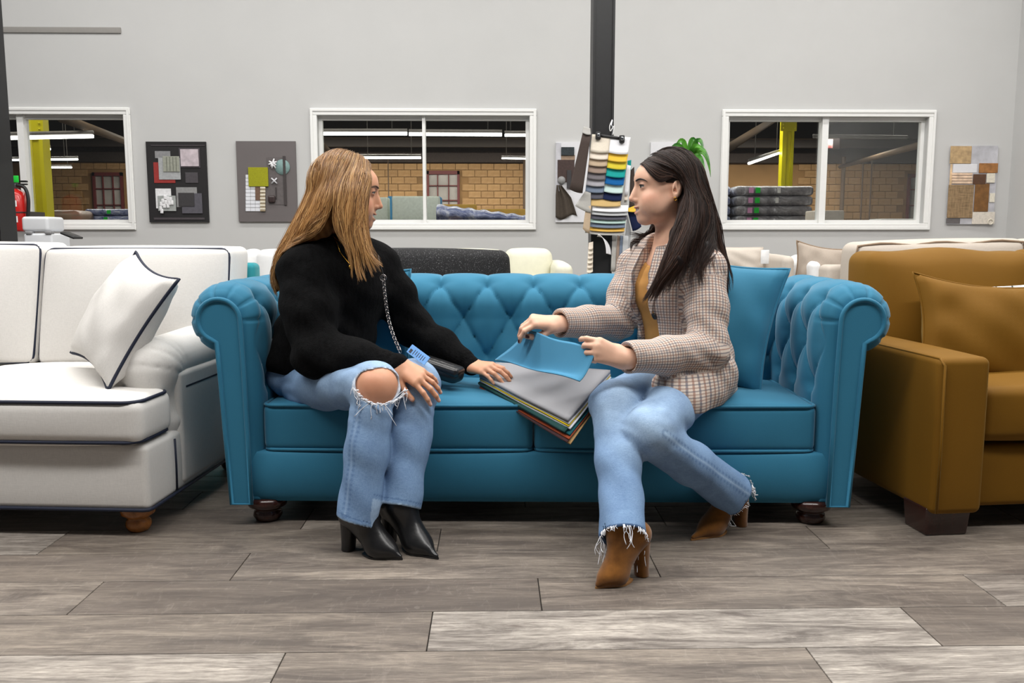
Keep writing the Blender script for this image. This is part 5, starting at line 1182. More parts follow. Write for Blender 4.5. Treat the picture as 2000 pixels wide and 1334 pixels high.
# ---------------------------------------------------------------- sofas further back
def bg_cushion(name, x0, x1, t0, Y, zb, mat, label, cat, th=0.22, pipe=None, lean=0.12, r=0.05, puff=0.04, group=None):
    A, B = P(x0, t0, Y), P(x1, t0, Y); z1 = (A[2]+B[2])/2
    g = rbox((0, 0, (z1-zb)/2), (B[0]-A[0], th, z1-zb), r, 8, puff=(0.01, puff, 0.012), k=3)
    return g, ((A[0]+B[0])/2, Y+th/2, zb), B[0]-A[0], z1-zb
def bg_sofa(name, label, mat, cushions, Y, arms=(), pipe=None):
    """A sofa seen only above the nearer ones: base, frame, seat and each back cushion."""
    xs_ = [P(c[0], 500, Y)[0] for c in cushions]+[P(c[1], 500, Y)[0] for c in cushions]
    x0, x1 = min(xs_), max(xs_); cx = (x0+x1)/2; wd = x1-x0
    t = thing(name, label, 'sofa', (cx, Y, 0))
    obj('base', rbox((0, 0.0, 0.24), (wd, 0.80, 0.30), 0.03, 2, k=2), mat, t)
    obj('seat', rbox((0, -0.05, 0.44), (wd-0.04, 0.70, 0.12), 0.03, 3, puff=(0, 0, 0.02), k=2), mat, t)
    obj('back_frame', rbox((0, 0.33, 0.52), (wd, 0.14, 0.52), 0.03, 2, k=2), mat, t)
    for sx in (-1, 1):
        for sy in (-0.3, 0.3): obj('foot', rbox((sx*(wd/2-0.08), sy, 0.045), (0.06, 0.06, 0.09), 0.006, 1, k=1), DWOOD, t)
    for c in cushions:
        a, b = P(c[0], c[2], Y+0.15), P(c[1], c[3], Y+0.15); zt = (a[2]+b[2])/2; w_ = b[0]-a[0]
        g = rbox(((a[0]+b[0])/2-cx, 0.16, (0.5+zt)/2), (w_, 0.20, zt-0.5), 0.045, 8, puff=(0.012, 0.03, 0.01), k=3)
        V = g[0]; V[:, 2] += (b[2]-a[2])*(V[:, 0]-((a[0]+b[0])/2-cx))/max(w_, 0.01)*np.clip((V[:, 2]-0.5)/(zt-0.5), 0, 1)
        o = obj('back_cushion', g, mat, t)
        if pipe:
            hx = w_/2-0.012; pth = [((a[0]+b[0])/2-cx+k*hx, 0.07, zt-0.012+(b[2]-a[2])*k*0.5+0.006*math.cos(k*9)) for k in np.linspace(-1, 1, 16)]
            pth = [(pth[0][0]-0.005, 0.07, 0.52)]+[(pth[0][0]-0.004, 0.07, pth[0][2]-0.03)]+pth+[(pth[-1][0]+0.004, 0.07, pth[-1][2]-0.03), (pth[-1][0]+0.005, 0.07, 0.52)]
            obj('piping', tube(pth, 0.006, 6), pipe, o)
    for (pa, pb, tp) in arms:
        a, b = P(pa, tp, Y), P(pb, tp, Y); obj('arm', rbox(((a[0]+b[0])/2-cx, 0.0, (0.1+a[2])/2), (b[0]-a[0], 0.80, a[2]-0.1), 0.04, 4, puff=(0, 0, 0.01), k=3), mat, t)
    return t
SPK = NT('black_speckled_tweed'); nz = SPK.noise(SPK.coord('Object'), 260, 2, 0.7); SPK.color(SPK.ramp(nz, [(0.62, (0.008, 0.008, 0.009)), (0.74, (0.35, 0.35, 0.36))])); SPK.rough(0.9); SPK = SPK.m
CREAM = plain('cream_upholstery', srgb(218, 216, 196), 0.85, noise_amt=0.03); BEIGE = weave('beige_linen', srgb(192, 182, 171), 0.06, 380, bump=0.1)
TAUPE = weave('taupe_linen', srgb(164, 152, 140), 0.07, 380, bump=0.1); PALE = plain('pale_grey_upholstery', srgb(222, 222, 222), 0.85, noise_amt=0.03)
TEAL = velvet('teal_velvet', srgb(46, 140, 150), srgb(36, 120, 130), (0.6, 1, 1), 0.3)
bg_sofa('speckled_sofa', 'black speckled tweed sofa directly behind the blue sofa', SPK, [(690, 993, 486, 490)], 4.30)
bg_sofa('cream_sofa', 'cream sofa behind the black speckled sofa', CREAM, [(865, 985, 487, 489), (987, 1076, 487, 487)], 5.25, [(1076, 1108, 512)])
bg_sofa('pale_sofa', 'pale grey sofa partly hidden by the blonde hair', PALE, [(476, 509, 490, 488), (506, 640, 488, 488)], 5.40)
bg_sofa('teal_chair', 'teal upholstered chair hidden behind the white sofa back', TEAL, [(392, 468, 497, 494)], 4.5)
bsf = bg_sofa('beige_sofa', 'beige sofa with a tag behind the dark haired woman', BEIGE, [(1380, 1488, 489, 487)], 5.0, [(1486, 1508, 498)])
pillow('throw_pillow', 'small white pillow on the beige sofa with a tag', 0.30, 0.18, 0.10, BEIGE, tuple(P(1440, 514, 4.90)), rot('X', -8), None, 0.003, seed=23, pinch=0.02)
tagp = P(1494, 502, 4.58); obj('paper_tag', rbox(tuple(tagp), (0.045, 0.004, 0.075), 0.0019, 1, k=1), WHT, bsf, world=True)
bg_sofa('ivory_sofa', 'ivory sofa end between the beige sofa and the taupe pillow', PALE, [(1548, 1662, 499, 497)], 5.0, [(1536, 1556, 508)])
pillow('throw_pillow', 'taupe linen pillow with piped edge above the right blue arm', 0.33, 0.31, 0.14, TAUPE, tuple(P(1606, 532, 4.72)), rot('X', -8) @ rot('Y', 8), plain('brown_piping', srgb(132, 112, 92), 0.8), 0.005, seed=24, pinch=0.14)
bg_sofa('large_beige_sofa', 'large beige sofa with brown piping behind the mustard sofa', BEIGE, [(1658, 1986, 474, 466), (1988, 2120, 468, 468)], 4.1, (), plain('brown_piping', srgb(132, 112, 92), 0.8))
# ================================================================ the blonde woman
SKIN_A = np.array(srgb(206, 152, 121)); SKIN_B = np.array(srgb(230, 184, 158))
SKINM = attr_mat('skin', 0.42, 0.12, 0.35, bump=0.04, bump_scale=500)
def denim_mat(name):
    t = NT(name); a = t.n('ShaderNodeAttribute'); a.attribute_name = 'Col'; v = t.coord('Object')
    n1 = t.noise(v, 14, 5, 0.65, 0.5); n2 = t.noise(t.coord('Object', (1, 1, 0.12)), 620, 2); n3 = t.noise(t.coord('Object', (0.15, 1, 1)), 500, 2)
    m1 = t.ramp(n1, [(0.3, (0.84, 0.86, 0.90)), (0.7, (1.12, 1.12, 1.1))]); m2 = t.ramp(t.math('MULTIPLY', t.math('ADD', n2, n3), 0.5), [(0.36, (0.80, 0.83, 0.88)), (0.62, (1.14, 1.12, 1.1))])
    t.color(t.mix(1.0, t.mix(1.0, a.outputs[0], m1, 'MULTIPLY'), m2, 'MULTIPLY')); t.rough(0.9); t.b.inputs['Specular IOR Level'].default_value = 0.2
    t.bump(t.math('MULTIPLY', t.math('ADD', n2, n3), 0.5), 0.2, 0.002); return t.m
DENIM = denim_mat('light_denim')
A = {}
A['hipR'] = P(608, 752, 2.79); A['kneeR'] = P(733, 752, 2.50); A['ankR'] = P(700, 1000, 2.42)
A['hipL'] = P(655, 742, 2.95); A['kneeL'] = P(815, 748, 2.60); A['ankL'] = P(782, 985, 2.47)
A['pel'] = P(622, 722, 2.90); A['waist'] = P(640, 650, 2.89); A['chest'] = P(660, 565, 2.885); A['neck'] = P(676, 478, 2.885)
A['shR'] = P(590, 530, 2.77); A['elR'] = P(628, 686, 2.65); A['wrR'] = P(776, 712, 2.55)
A['shL'] = P(738, 520, 2.99); A['elL'] = P(806, 640, 3.00); A['wrL'] = P(918, 714, 2.88)
A['head'] = P(677, 375, 2.865)
tf = unit((0.52, -0.855, 0.0)); tl = unit((0.855, 0.52, 0)); TA = np.stack((tl, -tf, (0, 0, 1)), 1)     # torso: across, depth, up
wa = thing('person', 'seated woman with long blonde hair in a black sweater and ripped jeans', 'person', (float(A['pel'][0]), float(A['pel'][1]), 0.0))
def build_blonde():
    S = Solid(); nails = []
    S.ell(A['pel'], (0.155, 0.11, 0.10), TA, 0.04); S.ell(A['waist'], (0.115, 0.085, 0.12), TA, 0.06); S.ell(A['chest'], (0.145, 0.10, 0.14), TA, 0.06)
    S.cone(A['shR']+(0.02, 0, 0), A['shL']-(0.02, 0, 0), 0.045, 0.045, 0.05)
    for q in 'RL':
        S.cone(A['hip'+q], A['knee'+q], 0.078, 0.054, 0.04); S.ball(A['knee'+q]+np.array((0.006, -0.014, 0.0)), 0.058, 0.02)
        S.chain([A['knee'+q], lerp(A['knee'+q], A['ank'+q], 0.35), A['ank'+q]], [0.05, 0.052, 0.036], 0.03)
        S.cone(A['ank'+q], A['ank'+q]+np.array((0.03, -0.02, -0.035)), 0.030, 0.022, 0.02)
        S.chain([A['sh'+q], A['el'+q], A['wr'+q]], [0.044, 0.036, 0.025], 0.025)
    # near hand spread over the far knee
    fw = P(846, 752, 2.505)-A['wrR']
    hand(S, A['wrR'], fw, (0.10, -0.72, 0.66), +1, [(12, 22, 14), (16, 24, 14), (18, 26, 16), (22, 26, 16)], (14, 4, -5, -15), ((0.75, 0.65, -0.30), (0.92, 0.34, -0.30), (0.95, 0.15, -0.35)), 0.98, nails)
    # far hand lying at the edge of the swatches
    fw = P(972, 722, 2.80)-A['wrL']
    hand(S, A['wrL'], fw, (-0.1, -0.35, 0.93), -1, [(18, 22, 12)]*4, (8, 2, -3, -8), sc_=0.95)
    hd = Head(S, A['head'], (0.985, 0.10, -0.10), (0.06, 0.0, 1), A['neck'], 1.0, 1.15, 0.0026)
    V, F = S.mesh(0.0030)
    col = np.tile(SKIN_A, (len(V), 1)); col = hd.color(V, col, srgb(176, 84, 80), srgb(214, 128, 108))
    col = paint(col, 0.25*blob(V, A['kneeR']+np.array((0, -0.05, 0.0)), 0.05), srgb(206, 130, 108))
    col = paint_nails(V, col, nails, srgb(232, 186, 172))
    b = obj('body', (V, F), SKINM, wa, world=True, col=col); lab(b, 'fair skin of face, hands and bare knee')
    hd.extras(b, srgb(70, 90, 80), srgb(84, 58, 36), S)
    return S, hd
SA, HA = build_blonde()
def leg_wr(p, knee, hip, amp=0.0035):
    """creases that gather behind and around the knee and at the hip"""
    m = blob(p, knee+np.array((0, 0.03, -0.04)), 0.085)+blob(p, hip, 0.11)*0.8
    return amp*m*np.sin(p[:, 2]*105+np.sin(p[:, 0]*31)*2.6+p[:, 1]*70+np.sin(p[:, 2]*43+p[:, 0]*57)*1.5)+0.0022*np.sin(p[:, 2]*34+p[:, 0]*41+np.sin(p[:, 1]*30))*np.sin(p[:, 2]*19+1.2+p[:, 0]*15)
def jeans_color(V, legs, base, fade, dark, seam_dirs):
    col = np.tile(np.array(base), (len(V), 1)); pat = np.zeros((len(V), 3))
    for (hip, knee, ank), sd in zip(legs, seam_dirs):
        t1, d1, v1 = seg_t(V, hip, knee); t2, d2, v2 = seg_t(V, knee, ank)
        near = np.minimum(d1, d2) < 0.11
        low = (d2 < d1)
        col = paint(col, 0.55*blob(V, knee+np.array((0, -0.05, 0.03)), 0.10), fade); col = paint(col, 0.35*blob(V, lerp(hip, knee, 0.5)+np.array((0, -0.04, 0.05)), 0.13), fade)
        for (tt, dd, vv, msk) in ((t1, d1, v1, ~low), (t2, d2, v2, low)):
            w_ = unit(sd); ang = vv@w_/np.maximum(dd, 1e-4); a = np.arccos(np.clip(ang, -1, 1))*dd     # distance from the seam line
            on = near & msk
            col = paint(col, on*np.exp(-((a-0.010)/0.0045)**2)*(0.35+0.30*np.sin(tt*170)), dark); col = paint(col, on*np.exp(-((a)/0.0030)**2)*0.65, fade)
    return col
DEN_B, DEN_F, DEN_D = srgb(116, 144, 178), srgb(172, 194, 216), srgb(70, 98, 138)
HEM_A = (('R', 0.030), ('L', 0.005)); RIPR = np.array((0.074, 0.066, 0.049))
def leg_solid(h_, k_, a_, r, hem, rh, nrm=None):
    L = Solid(); ax = unit(a_-k_); c = a_+ax*hem; nn = (unit(ax+np.asarray(nrm)) if nrm is not None else ax).astype(np.float32)
    L.cone(h_, k_, r[0], r[1], 0.04); L.chain([k_, lerp(k_, a_, 0.5), c+ax*0.05], [r[1], r[2], rh], 0.03)
    cf = c.astype(np.float32)
    L.field(lambda p: (cf-p)@nn, 0.003, 's', c, 0.25); L.cone(c-ax*0.03, c+ax*0.08, rh*0.80, rh*0.94, 0.003, 's')
    R = np.linalg.norm(h_-a_)/2+0.25
    return L, (h_+a_)/2, R
def blonde_jeans():
    J = Solid(); rip = A['kneeR']+np.array((0.020, -0.046, 0.006))
    J.ell(A['pel']+np.array((0, -0.01, -0.01)), (0.175, 0.13, 0.10), TA, 0.04)
    for q, L_ in HEM_A:
        L, c, R = leg_solid(A['hip'+q], A['knee'+q], A['ank'+q], (0.091, 0.066, 0.061), L_, 0.063, (-0.22 if q == 'R' else -0.06, 0, 0)); J.field(L, 0.012, 'u', c, R)
    # the torn opening over the near knee
    J.ell(rip, RIPR, np.eye(3), 0.003, 's')
    J.disp = lambda p: leg_wr(p, A['kneeR'], A['hipR'])+leg_wr(p, A['kneeL'], A['hipL'])*0.6
    V, F = J.mesh(0.0044)
    legs = [(A['hipR'], A['kneeR'], A['ankR']), (A['hipL'], A['kneeL'], A['ankL'])]
    col = jeans_color(V, legs, DEN_B, DEN_F, DEN_D, [(-0.5, -0.85, 0.2), (-0.62, -0.78, 0)])
    d = np.sqrt((((V-rip)/RIPR)**2).sum(1)); col = paint(col, (d < 1.10)*0.8, srgb(214, 222, 232))
    for q, L_ in HEM_A:
        a0 = unit(A['ank'+q]-A['knee'+q]); c = A['ank'+q]+a0*L_; ax = unit(a0+np.array((-0.22 if q == 'R' else -0.06, 0, 0.0))); s_ = (c-V)@ax
        nr = np.linalg.norm(V-c, axis=1) < 0.12; col = paint(col, nr*(np.abs(s_-0.016) < 0.0018)*0.6, DEN_D); col = paint(col, nr*(s_ < 0.005)*0.6, DEN_F)
    j = obj('jeans', (V, F), DENIM, wa, world=True, col=col); lab(j, 'light blue jeans torn open at the near knee')
    # frayed threads round the tear
    r = np.random.RandomState(3); m = MB()
    for i in range(46):
        a = r.uniform(math.radians(178), math.radians(362)); el = np.array((rip[0]+0.074*math.cos(a), rip[1]-0.036*(1-0.5*abs(math.cos(a))), rip[2]+0.047*math.sin(a))); ln = 0.008+0.035*r.rand()**3 if math.sin(a) < 0.2 else 0.008
        if i in (3, 9): ln = 0.06
        dr = np.array((r.randn()*0.4, -0.15, -1.0)); q = [el, el+dr*ln*0.5+r.randn(3)*0.002, el+dr*ln+r.randn(3)*0.004]
        m.add(tube(spline(q, 6), 0.0009, 4))
    for i in range(40):                        # matted white edge under the knee
        a = math.radians(188+164*i/39); el = rip+np.array((0.072*math.cos(a), -0.036*(1-0.5*abs(math.cos(a))), 0.047*math.sin(a)-0.001)); m.add(tube([el, el+np.array((0.006, -0.004, r.randn()*0.003)), el+np.array((0.011, 0, 0.002*r.randn()))], 0.0016, 4))
    lab(obj('frayed_threads', m.geo(), plain('cotton_thread', srgb(232, 234, 240), 0.9), j, world=True), 'white frayed cotton threads')['kind'] = 'stuff'
blonde_jeans()
def boot(parent, name, heel, toe, ank, shaft_top, mat, heel_h, sole, slim=1.0, heel_r=0.024, soft=0.0, lbl=None, zb=0.0):
    """Ankle boot with a block heel; heel/toe = floor points, ank = ankle joint."""
    B = Solid(); heel = np.array((heel[0], heel[1], zb)); toe = np.array((toe[0], toe[1], zb)); f = unit(toe-heel); ln = np.linalg.norm(toe-heel); s_ = np.cross((0, 0, 1), f)
    up = np.array((0, 0, 1.0)); ball = heel+f*ln*0.58
    M = np.stack((f, s_, up), 1)
    hs = heel+up*(heel_h+0.030)+f*0.012
    B.cone(hs, ball+up*0.034, 0.032*slim, 0.033*slim, 0.02); B.ell(ball+up*0.025, (0.056, 0.037*slim, 0.025), M, 0.02)
    B.cone(ball+up*0.022+f*0.01, toe-f*0.008+up*0.009, 0.025, 0.0065, 0.022)
    B.cone(hs+up*0.01, ank, 0.034*slim, 0.038*slim, 0.03); B.cone(ank, shaft_top, 0.040*slim, 0.046*slim, 0.03); B.cone(ball+up*0.034, ank+f*0.01, 0.026*slim, 0.034*slim, 0.035)
    # arch clear of the ground, flat sole
    B.ell(heel+f*ln*0.30+up*(-0.01), (ln*0.20, 0.06, heel_h*0.72), M, 0.008, 's')
    B.plane(heel+up*0.004, (0, 0, -1), 0.002)
    V, F = B.mesh(0.0032); bo = obj(name, (V, F), mat, parent, world=True)
    if lbl: lab(bo, lbl)
    # heel block
    r0 = heel_r; pts = []
    H = MB(); n = 20; rings = []
    for t in np.linspace(0, 1, 6):
        z = heel_h*1.10*(1-t)+0.002; k = 1.25-0.35*t if t < 0.75 else 0.99; cx = heel+f*(0.006*(1-t))
        rings.append([(cx+f*(math.cos(a)*r0*k if math.cos(a) < 0 else math.cos(a)*r0*k*0.75)+s_*math.sin(a)*r0*k*0.95+up*z) for a in np.linspace(0, 2*math.pi, n, endpoint=False)])
    V = np.array(rings).reshape(-1, 3); Fq = np.array([(i*n+j, (i+1)*n+j, (i+1)*n+(j+1) % n, i*n+(j+1) % n) for i in range(5) for j in range(n)])
    obj('heel', (V, [Fq, list(range(n)), [5*n+j for j in range(n)][::-1]]), mat, bo, world=True, sharp=40)
    path = []
    for t in np.linspace(-1, 1, 21):
        w_ = 0.036*math.sqrt(max(0.0, 1-((abs(t)))**2)) if False else 0
    ww_ = slim; out = [ball-f*0.050+s_*0.018*ww_, ball-f*0.03+s_*0.030*ww_, ball+s_*0.036*ww_, ball+f*(ln*0.20)+s_*0.020*ww_, toe-f*0.004+s_*0.004, toe, toe-f*0.004-s_*0.004, ball+f*(ln*0.20)-s_*0.020*ww_, ball-s_*0.036*ww_, ball-f*0.03-s_*0.030*ww_, ball-f*0.050-s_*0.018*ww_]
    sp_ = spline(out, 40); n = len(sp_); V = np.concatenate((sp_+up*0.0006, sp_+up*0.006)); Fq = [np.array([(i, (i+1) % n, (i+1) % n+n, i+n) for i in range(n)]), list(range(n))[::-1], [n+i for i in range(n)]]
    obj('sole', (V, Fq), sole, bo, world=True, sharp=40)
    return bo
BLEA = plain('black_leather', (0.010, 0.010, 0.011), 0.30, noise_amt=0.2, bump=0.08, bump_scale=120, spec=0.5)
boot(wa, 'boot', PZ(682, 1074), PZ(786, 1094), A['ankR']+np.array((0.0, 0, 0.01)), lerp(A['ankR'], A['kneeR'], 0.28), BLEA, 0.075, BLEA, lbl='black leather ankle boot, nearer one')
boot(wa, 'boot', PZ(762, 1058), PZ(856, 1093), A['ankL']+np.array((0.0, 0, 0.0)), lerp(A['ankL'], A['kneeL'], 0.28), BLEA, 0.075, BLEA, lbl='black leather ankle boot, farther one')
def knit_mat():
    t = NT('black_chenille'); v = t.coord('Object'); n = t.noise(v, 300, 3, 0.7); n2 = t.noise(t.coord('Object', (1, 1, 0.4)), 90, 3)
    t.color(t.ramp(n2, [(0.3, (0.0018, 0.0018, 0.0020)), (0.75, (0.0055, 0.0055, 0.006))])); t.rough(0.95); t.b.inputs['Specular IOR Level'].default_value = 0.1
    t.b.inputs['Sheen Weight'].default_value = 0.012; t.b.inputs['Sheen Roughness'].default_value = 0.3
    t.bump(t.math('ADD', n, n2), 0.7, 0.006); return t.m
KNIT = knit_mat()
def sweater():
    S = Solid(); c = A['chest']
    S.ell(c+np.array((0, 0, 0.01)), (0.180, 0.125, 0.165), TA, 0.05); S.ell(A['waist']+tf*0.01+np.array((-0.01, 0, 0.0)), (0.172, 0.135, 0.13), TA, 0.06); S.ell(A['pel']+tf*0.02+np.array((-0.012, 0, 0.045)), (0.185, 0.145, 0.075), TA, 0.05)
    S.cone(A['shR']+np.array((0.005, 0, 0.005)), A['shL']-np.array((0.01, 0, -0.005)), 0.060, 0.060, 0.05); S.cone(lerp(A['shR'], A['neck'], 0.4)+(0, 0, 0.015), lerp(A['shL'], A['neck'], 0.4)+(0, 0, 0.015), 0.05, 0.05, 0.05)
    S.cone(A['neck']+np.array((0, 0, -0.03)), A['neck']+np.array((0.004, -0.005, 0.012)), 0.075, 0.064, 0.03)
    e = A['elR']; S.chain([A['shR'], lerp(A['shR'], e, 0.5)+np.array((-0.012, 0, 0)), e+np.array((-0.012, 0, -0.012)), lerp(e, A['wrR'], 0.45)+np.array((0, 0, -0.008)), lerp(e, A['wrR'], 0.82)], [0.074, 0.072, 0.066, 0.056, 0.043], 0.055)
    S.cone(lerp(e, A['wrR'], 0.80), lerp(e, A['wrR'], 0.98), 0.038, 0.036, 0.008, flat=((0, -0.7, 0.7), 0.9))
    e = A['elL']; S.chain([A['shL'], lerp(A['shL'], e, 0.5), e, lerp(e, A['wrL'], 0.5), lerp(e, A['wrL'], 0.85)], [0.072, 0.066, 0.060, 0.052, 0.042], 0.05)
    S.cone(lerp(e, A['wrL'], 0.82), lerp(e, A['wrL'], 1.0), 0.037, 0.036, 0.008)
    cr, ar = lerp(A['elR'], A['wrR'], 0.9), unit(A['wrR']-A['elR']); cl_, al = lerp(A['elL'], A['wrL'], 0.92), unit(A['wrL']-A['elL'])
    S.cone(A['neck']+np.array((0, 0, 0.01)), A['neck']+np.array((0.01, -0.01, 0.10)), 0.056, 0.060, 0.006, 's')
    def disp(p):
        d = 0.0025*np.sin(p[:, 2]*75+p[:, 0]*40+np.sin(p[:, 1]*45)*1.4)*(0.4+blob(p, A['elR'], 0.12)+blob(p, A['elL'], 0.1)+blob(p, A['pel'], 0.2))
        d += 0.0040*np.sin(p[:, 0]*34-p[:, 2]*22)*np.sin(p[:, 2]*27+p[:, 1]*20+0.5)
        for (c0, a0) in ((cr, ar), (cl_, al)):
            q = p-c0; s_ = q@a0; v = q-np.outer(s_, a0); an = np.arctan2(v[:, 2], v@unit(np.cross(a0, (0, 0, 1))))
            d += 0.0016*np.cos(an*30)*np.exp(-(s_/0.03)**4)*(np.linalg.norm(v, axis=1) < 0.07)
        return d
    S.disp = disp
    V, F = S.mesh(0.0046); lab(obj('sweater', (V, F), KNIT, wa, world=True), 'fuzzy black chenille sweater'); return S
SW = sweater()
# necklaces
GOLD = plain('gold', srgb(214, 164, 62), 0.25, metal=1.0)
nk = [P(652, 470, 2.82), P(664, 492, 2.785), P(680, 512, 2.752), P(686, 518, 2.748), P(694, 510, 2.752), P(712, 480, 2.79)]
nk = spline(nk, 40).astype(np.float32)
for S_ in (SW, SA):
    d = S_(nk); nk = np.where((d < 0.003)[:, None], nk-S_.grad(nk)*(d-0.003)[:, None], nk)
nko = obj('necklace', tube(nk, 0.0012, 5), GOLD, wa, world=True)
pd = nk[22]+np.array((0, -0.004, -0.006)); obj('pendant', xf(lathe([(0.0005, -0.0012), (0.0062, -0.0012), (0.0066, 0), (0.0062, 0.0012), (0.0005, 0.0012)], 20), Matrix.Translation(pd) @ rot('X', 90)), GOLD, nko, world=True)
nk2 = spline([P(648, 462, 2.80), P(665, 472, 2.765), P(684, 476, 2.75), P(704, 470, 2.76)], 60).astype(np.float32)
d = SA(nk2); nk2 = nk2-SA.grad(nk2)*(np.minimum(d, 0.01)-0.0025)[:, None]
obj('choker', tube(nk2, 0.0011+0.0009*np.abs(np.sin(np.arange(60)*1.57)), 5), GOLD, wa, world=True)
# hair
def blonde_hair():
    H = Solid(); h = HA
    H.ell(h.w((-0.020, 0, 0.036)), (0.104, 0.088, 0.094), h.M, 0.03)
    CH = [([(708, 348, 2.785), (694, 375, 2.77), (688, 420, 2.75), (698, 470, 2.735), (716, 505, 2.715)], [0.020, 0.030, 0.034, 0.026, 0.008]),
          ([(690, 352, 2.785), (680, 385, 2.765), (676, 440, 2.75), (688, 490, 2.725), (692, 520, 2.70)], [0.026, 0.036, 0.032, 0.018, 0.006]),
          ([(662, 360, 2.82), (646, 400, 2.79), (622, 440, 2.78), (596, 468, 2.78)], [0.042, 0.048, 0.040, 0.018]),
          ([(650, 360, 2.865), (626, 412, 2.845), (598, 460, 2.83), (566, 505, 2.81), (548, 545, 2.80), (540, 566, 2.80)], [0.050, 0.054, 0.050, 0.038, 0.024, 0.008]),
          ([(660, 360, 2.92), (640, 420, 2.91), (620, 470, 2.92), (600, 520, 2.95)], [0.06, 0.06, 0.05, 0.03])]
    for pts, rs in CH: H.chain([P(*p) for p in pts], rs, 0.025)
    # keep the face clear
    H.ell(h.w((0.118, -0.02, -0.045)), (0.054, 0.085, 0.095), h.M, 0.008, 's')
    H.disp = lambda p: 0.003*np.sin(p[:, 0]*120+p[:, 2]*30)*np.sin(p[:, 2]*14+p[:, 1]*50)
    V, F = H.mesh(0.0045); H.disp = None
    hm = attr_mat('blonde_hair', 0.36, 0, 0.5)
    q = np.sin(V[:, 0]*260+V[:, 2]*60)*0.5+0.5
    col = np.array(srgb(104, 70, 38))*(0.7+0.5*q[:, None])  # base painted darker than the locks, as shade in the gaps between them
    ho = obj('hair', (V, F), attr_mat('blonde_hair_base', 0.8, 0, 0.1, bump=0.5, bump_scale=220), wa, world=True, col=col); lab(ho, 'long wavy strawberry blonde hair')
    G = [[(722, 306, 2.90), (733, 314, 2.865), (739, 328, 2.825), (733, 352, 2.79), (720, 385, 2.765), (713, 425, 2.75), (724, 470, 2.735), (744, 505, 2.72), (748, 525, 2.715)],
         [(718, 303, 2.90), (729, 312, 2.85), (729, 336, 2.79), (716, 375, 2.755), (706, 425, 2.74), (712, 470, 2.72), (732, 505, 2.705), (742, 530, 2.70)],
         [(708, 298, 2.905), (716, 308, 2.83), (711, 345, 2.765), (698, 400, 2.735), (692, 450, 2.72), (704, 500, 2.70), (720, 545, 2.69)],
         [(698, 294, 2.905), (699, 306, 2.82), (691, 352, 2.75), (680, 410, 2.725), (678, 460, 2.715), (690, 505, 2.69), (704, 556, 2.685)],
         [(688, 293, 2.91), (682, 306, 2.825), (662, 352, 2.765), (650, 405, 2.74), (660, 450, 2.73), (680, 485, 2.71), (688, 515, 2.695), (684, 552, 2.69)]]
    G2 = [[(686, 294, 2.90), (678, 308, 2.82), (662, 352, 2.765), (648, 400, 2.745), (626, 438, 2.74), (598, 466, 2.745), (566, 488, 2.755), (548, 505, 2.76)],
         [(680, 294, 2.91), (662, 308, 2.84), (646, 350, 2.785), (632, 400, 2.76), (610, 446, 2.75), (580, 476, 2.755), (556, 500, 2.765), (542, 530, 2.77)],
         [(676, 295, 2.91), (650, 308, 2.86), (630, 350, 2.81), (616, 400, 2.79), (592, 446, 2.785), (562, 490, 2.78), (546, 535, 2.775), (544, 575, 2.77)],
         [(672, 297, 2.92), (640, 316, 2.89), (616, 360, 2.85), (600, 410, 2.835), (574, 455, 2.825), (546, 505, 2.81), (530, 550, 2.80), (546, 585, 2.79)]]
    G = [[P(*p) for p in g] for g in G]; G2 = [[P(*p) for p in g] for g in G2]
    C = [srgb(160, 116, 68), srgb(180, 136, 84), srgb(136, 96, 55), srgb(202, 160, 106), srgb(114, 78, 44), srgb(170, 126, 76)]
    for i, (g_, n_) in enumerate(((G, 1300), (G2, 1300))):
        Q = strands(g_, n_, H, (SW,), seed=1+i*10, lift=(-0.003, 0.007), wave=0.008, wfreq=1.5)
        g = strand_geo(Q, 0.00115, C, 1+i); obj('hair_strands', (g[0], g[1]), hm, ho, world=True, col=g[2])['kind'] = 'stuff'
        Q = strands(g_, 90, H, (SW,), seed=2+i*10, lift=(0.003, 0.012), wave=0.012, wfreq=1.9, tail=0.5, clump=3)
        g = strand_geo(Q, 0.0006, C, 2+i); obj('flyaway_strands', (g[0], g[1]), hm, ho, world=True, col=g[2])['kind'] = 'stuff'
blonde_hair()
# ================================================================ the dark haired woman
B = {}
B['hipL'] = P(1362, 745, 2.73); B['kneeL'] = P(1262, 845, 2.40); B['ankL'] = P(1430, 962, 2.58)
B['hipR'] = P(1315, 730, 2.88); B['kneeR'] = P(1200, 790, 2.52); B['ankR'] = P(1216, 1030, 2.225)
B['pel'] = P(1345, 722, 2.86); B['waist'] = P(1325, 650, 2.86); B['chest'] = P(1316, 560, 2.86); B['neck'] = P(1312, 478, 2.86)
B['shL'] = P(1372, 525, 2.73); B['elL'] = P(1376, 680, 2.63); B['wrL'] = P(1216, 700, 2.47)
B['shR'] = P(1245, 520, 3.00); B['elR'] = P(1205, 628, 2.92); B['wrR'] = P(1086, 632, 2.74)
B['head'] = P(1299, 368, 2.84)
bf = unit((-0.82, -0.57, 0)); ba_ = unit((0.57, -0.82, 0)); TB = np.stack((ba_, -bf, (0, 0, 1)), 1)
wb = thing('person', 'seated woman with long dark hair in a checked blazer and frayed jeans', 'person', (float(B['pel'][0]), float(B['pel'][1]), 0.0))
PIN_R = P(1036, 646, 2.70); PIN_L = P(1150, 690, 2.44)       # where her fingers pinch the blue swatch
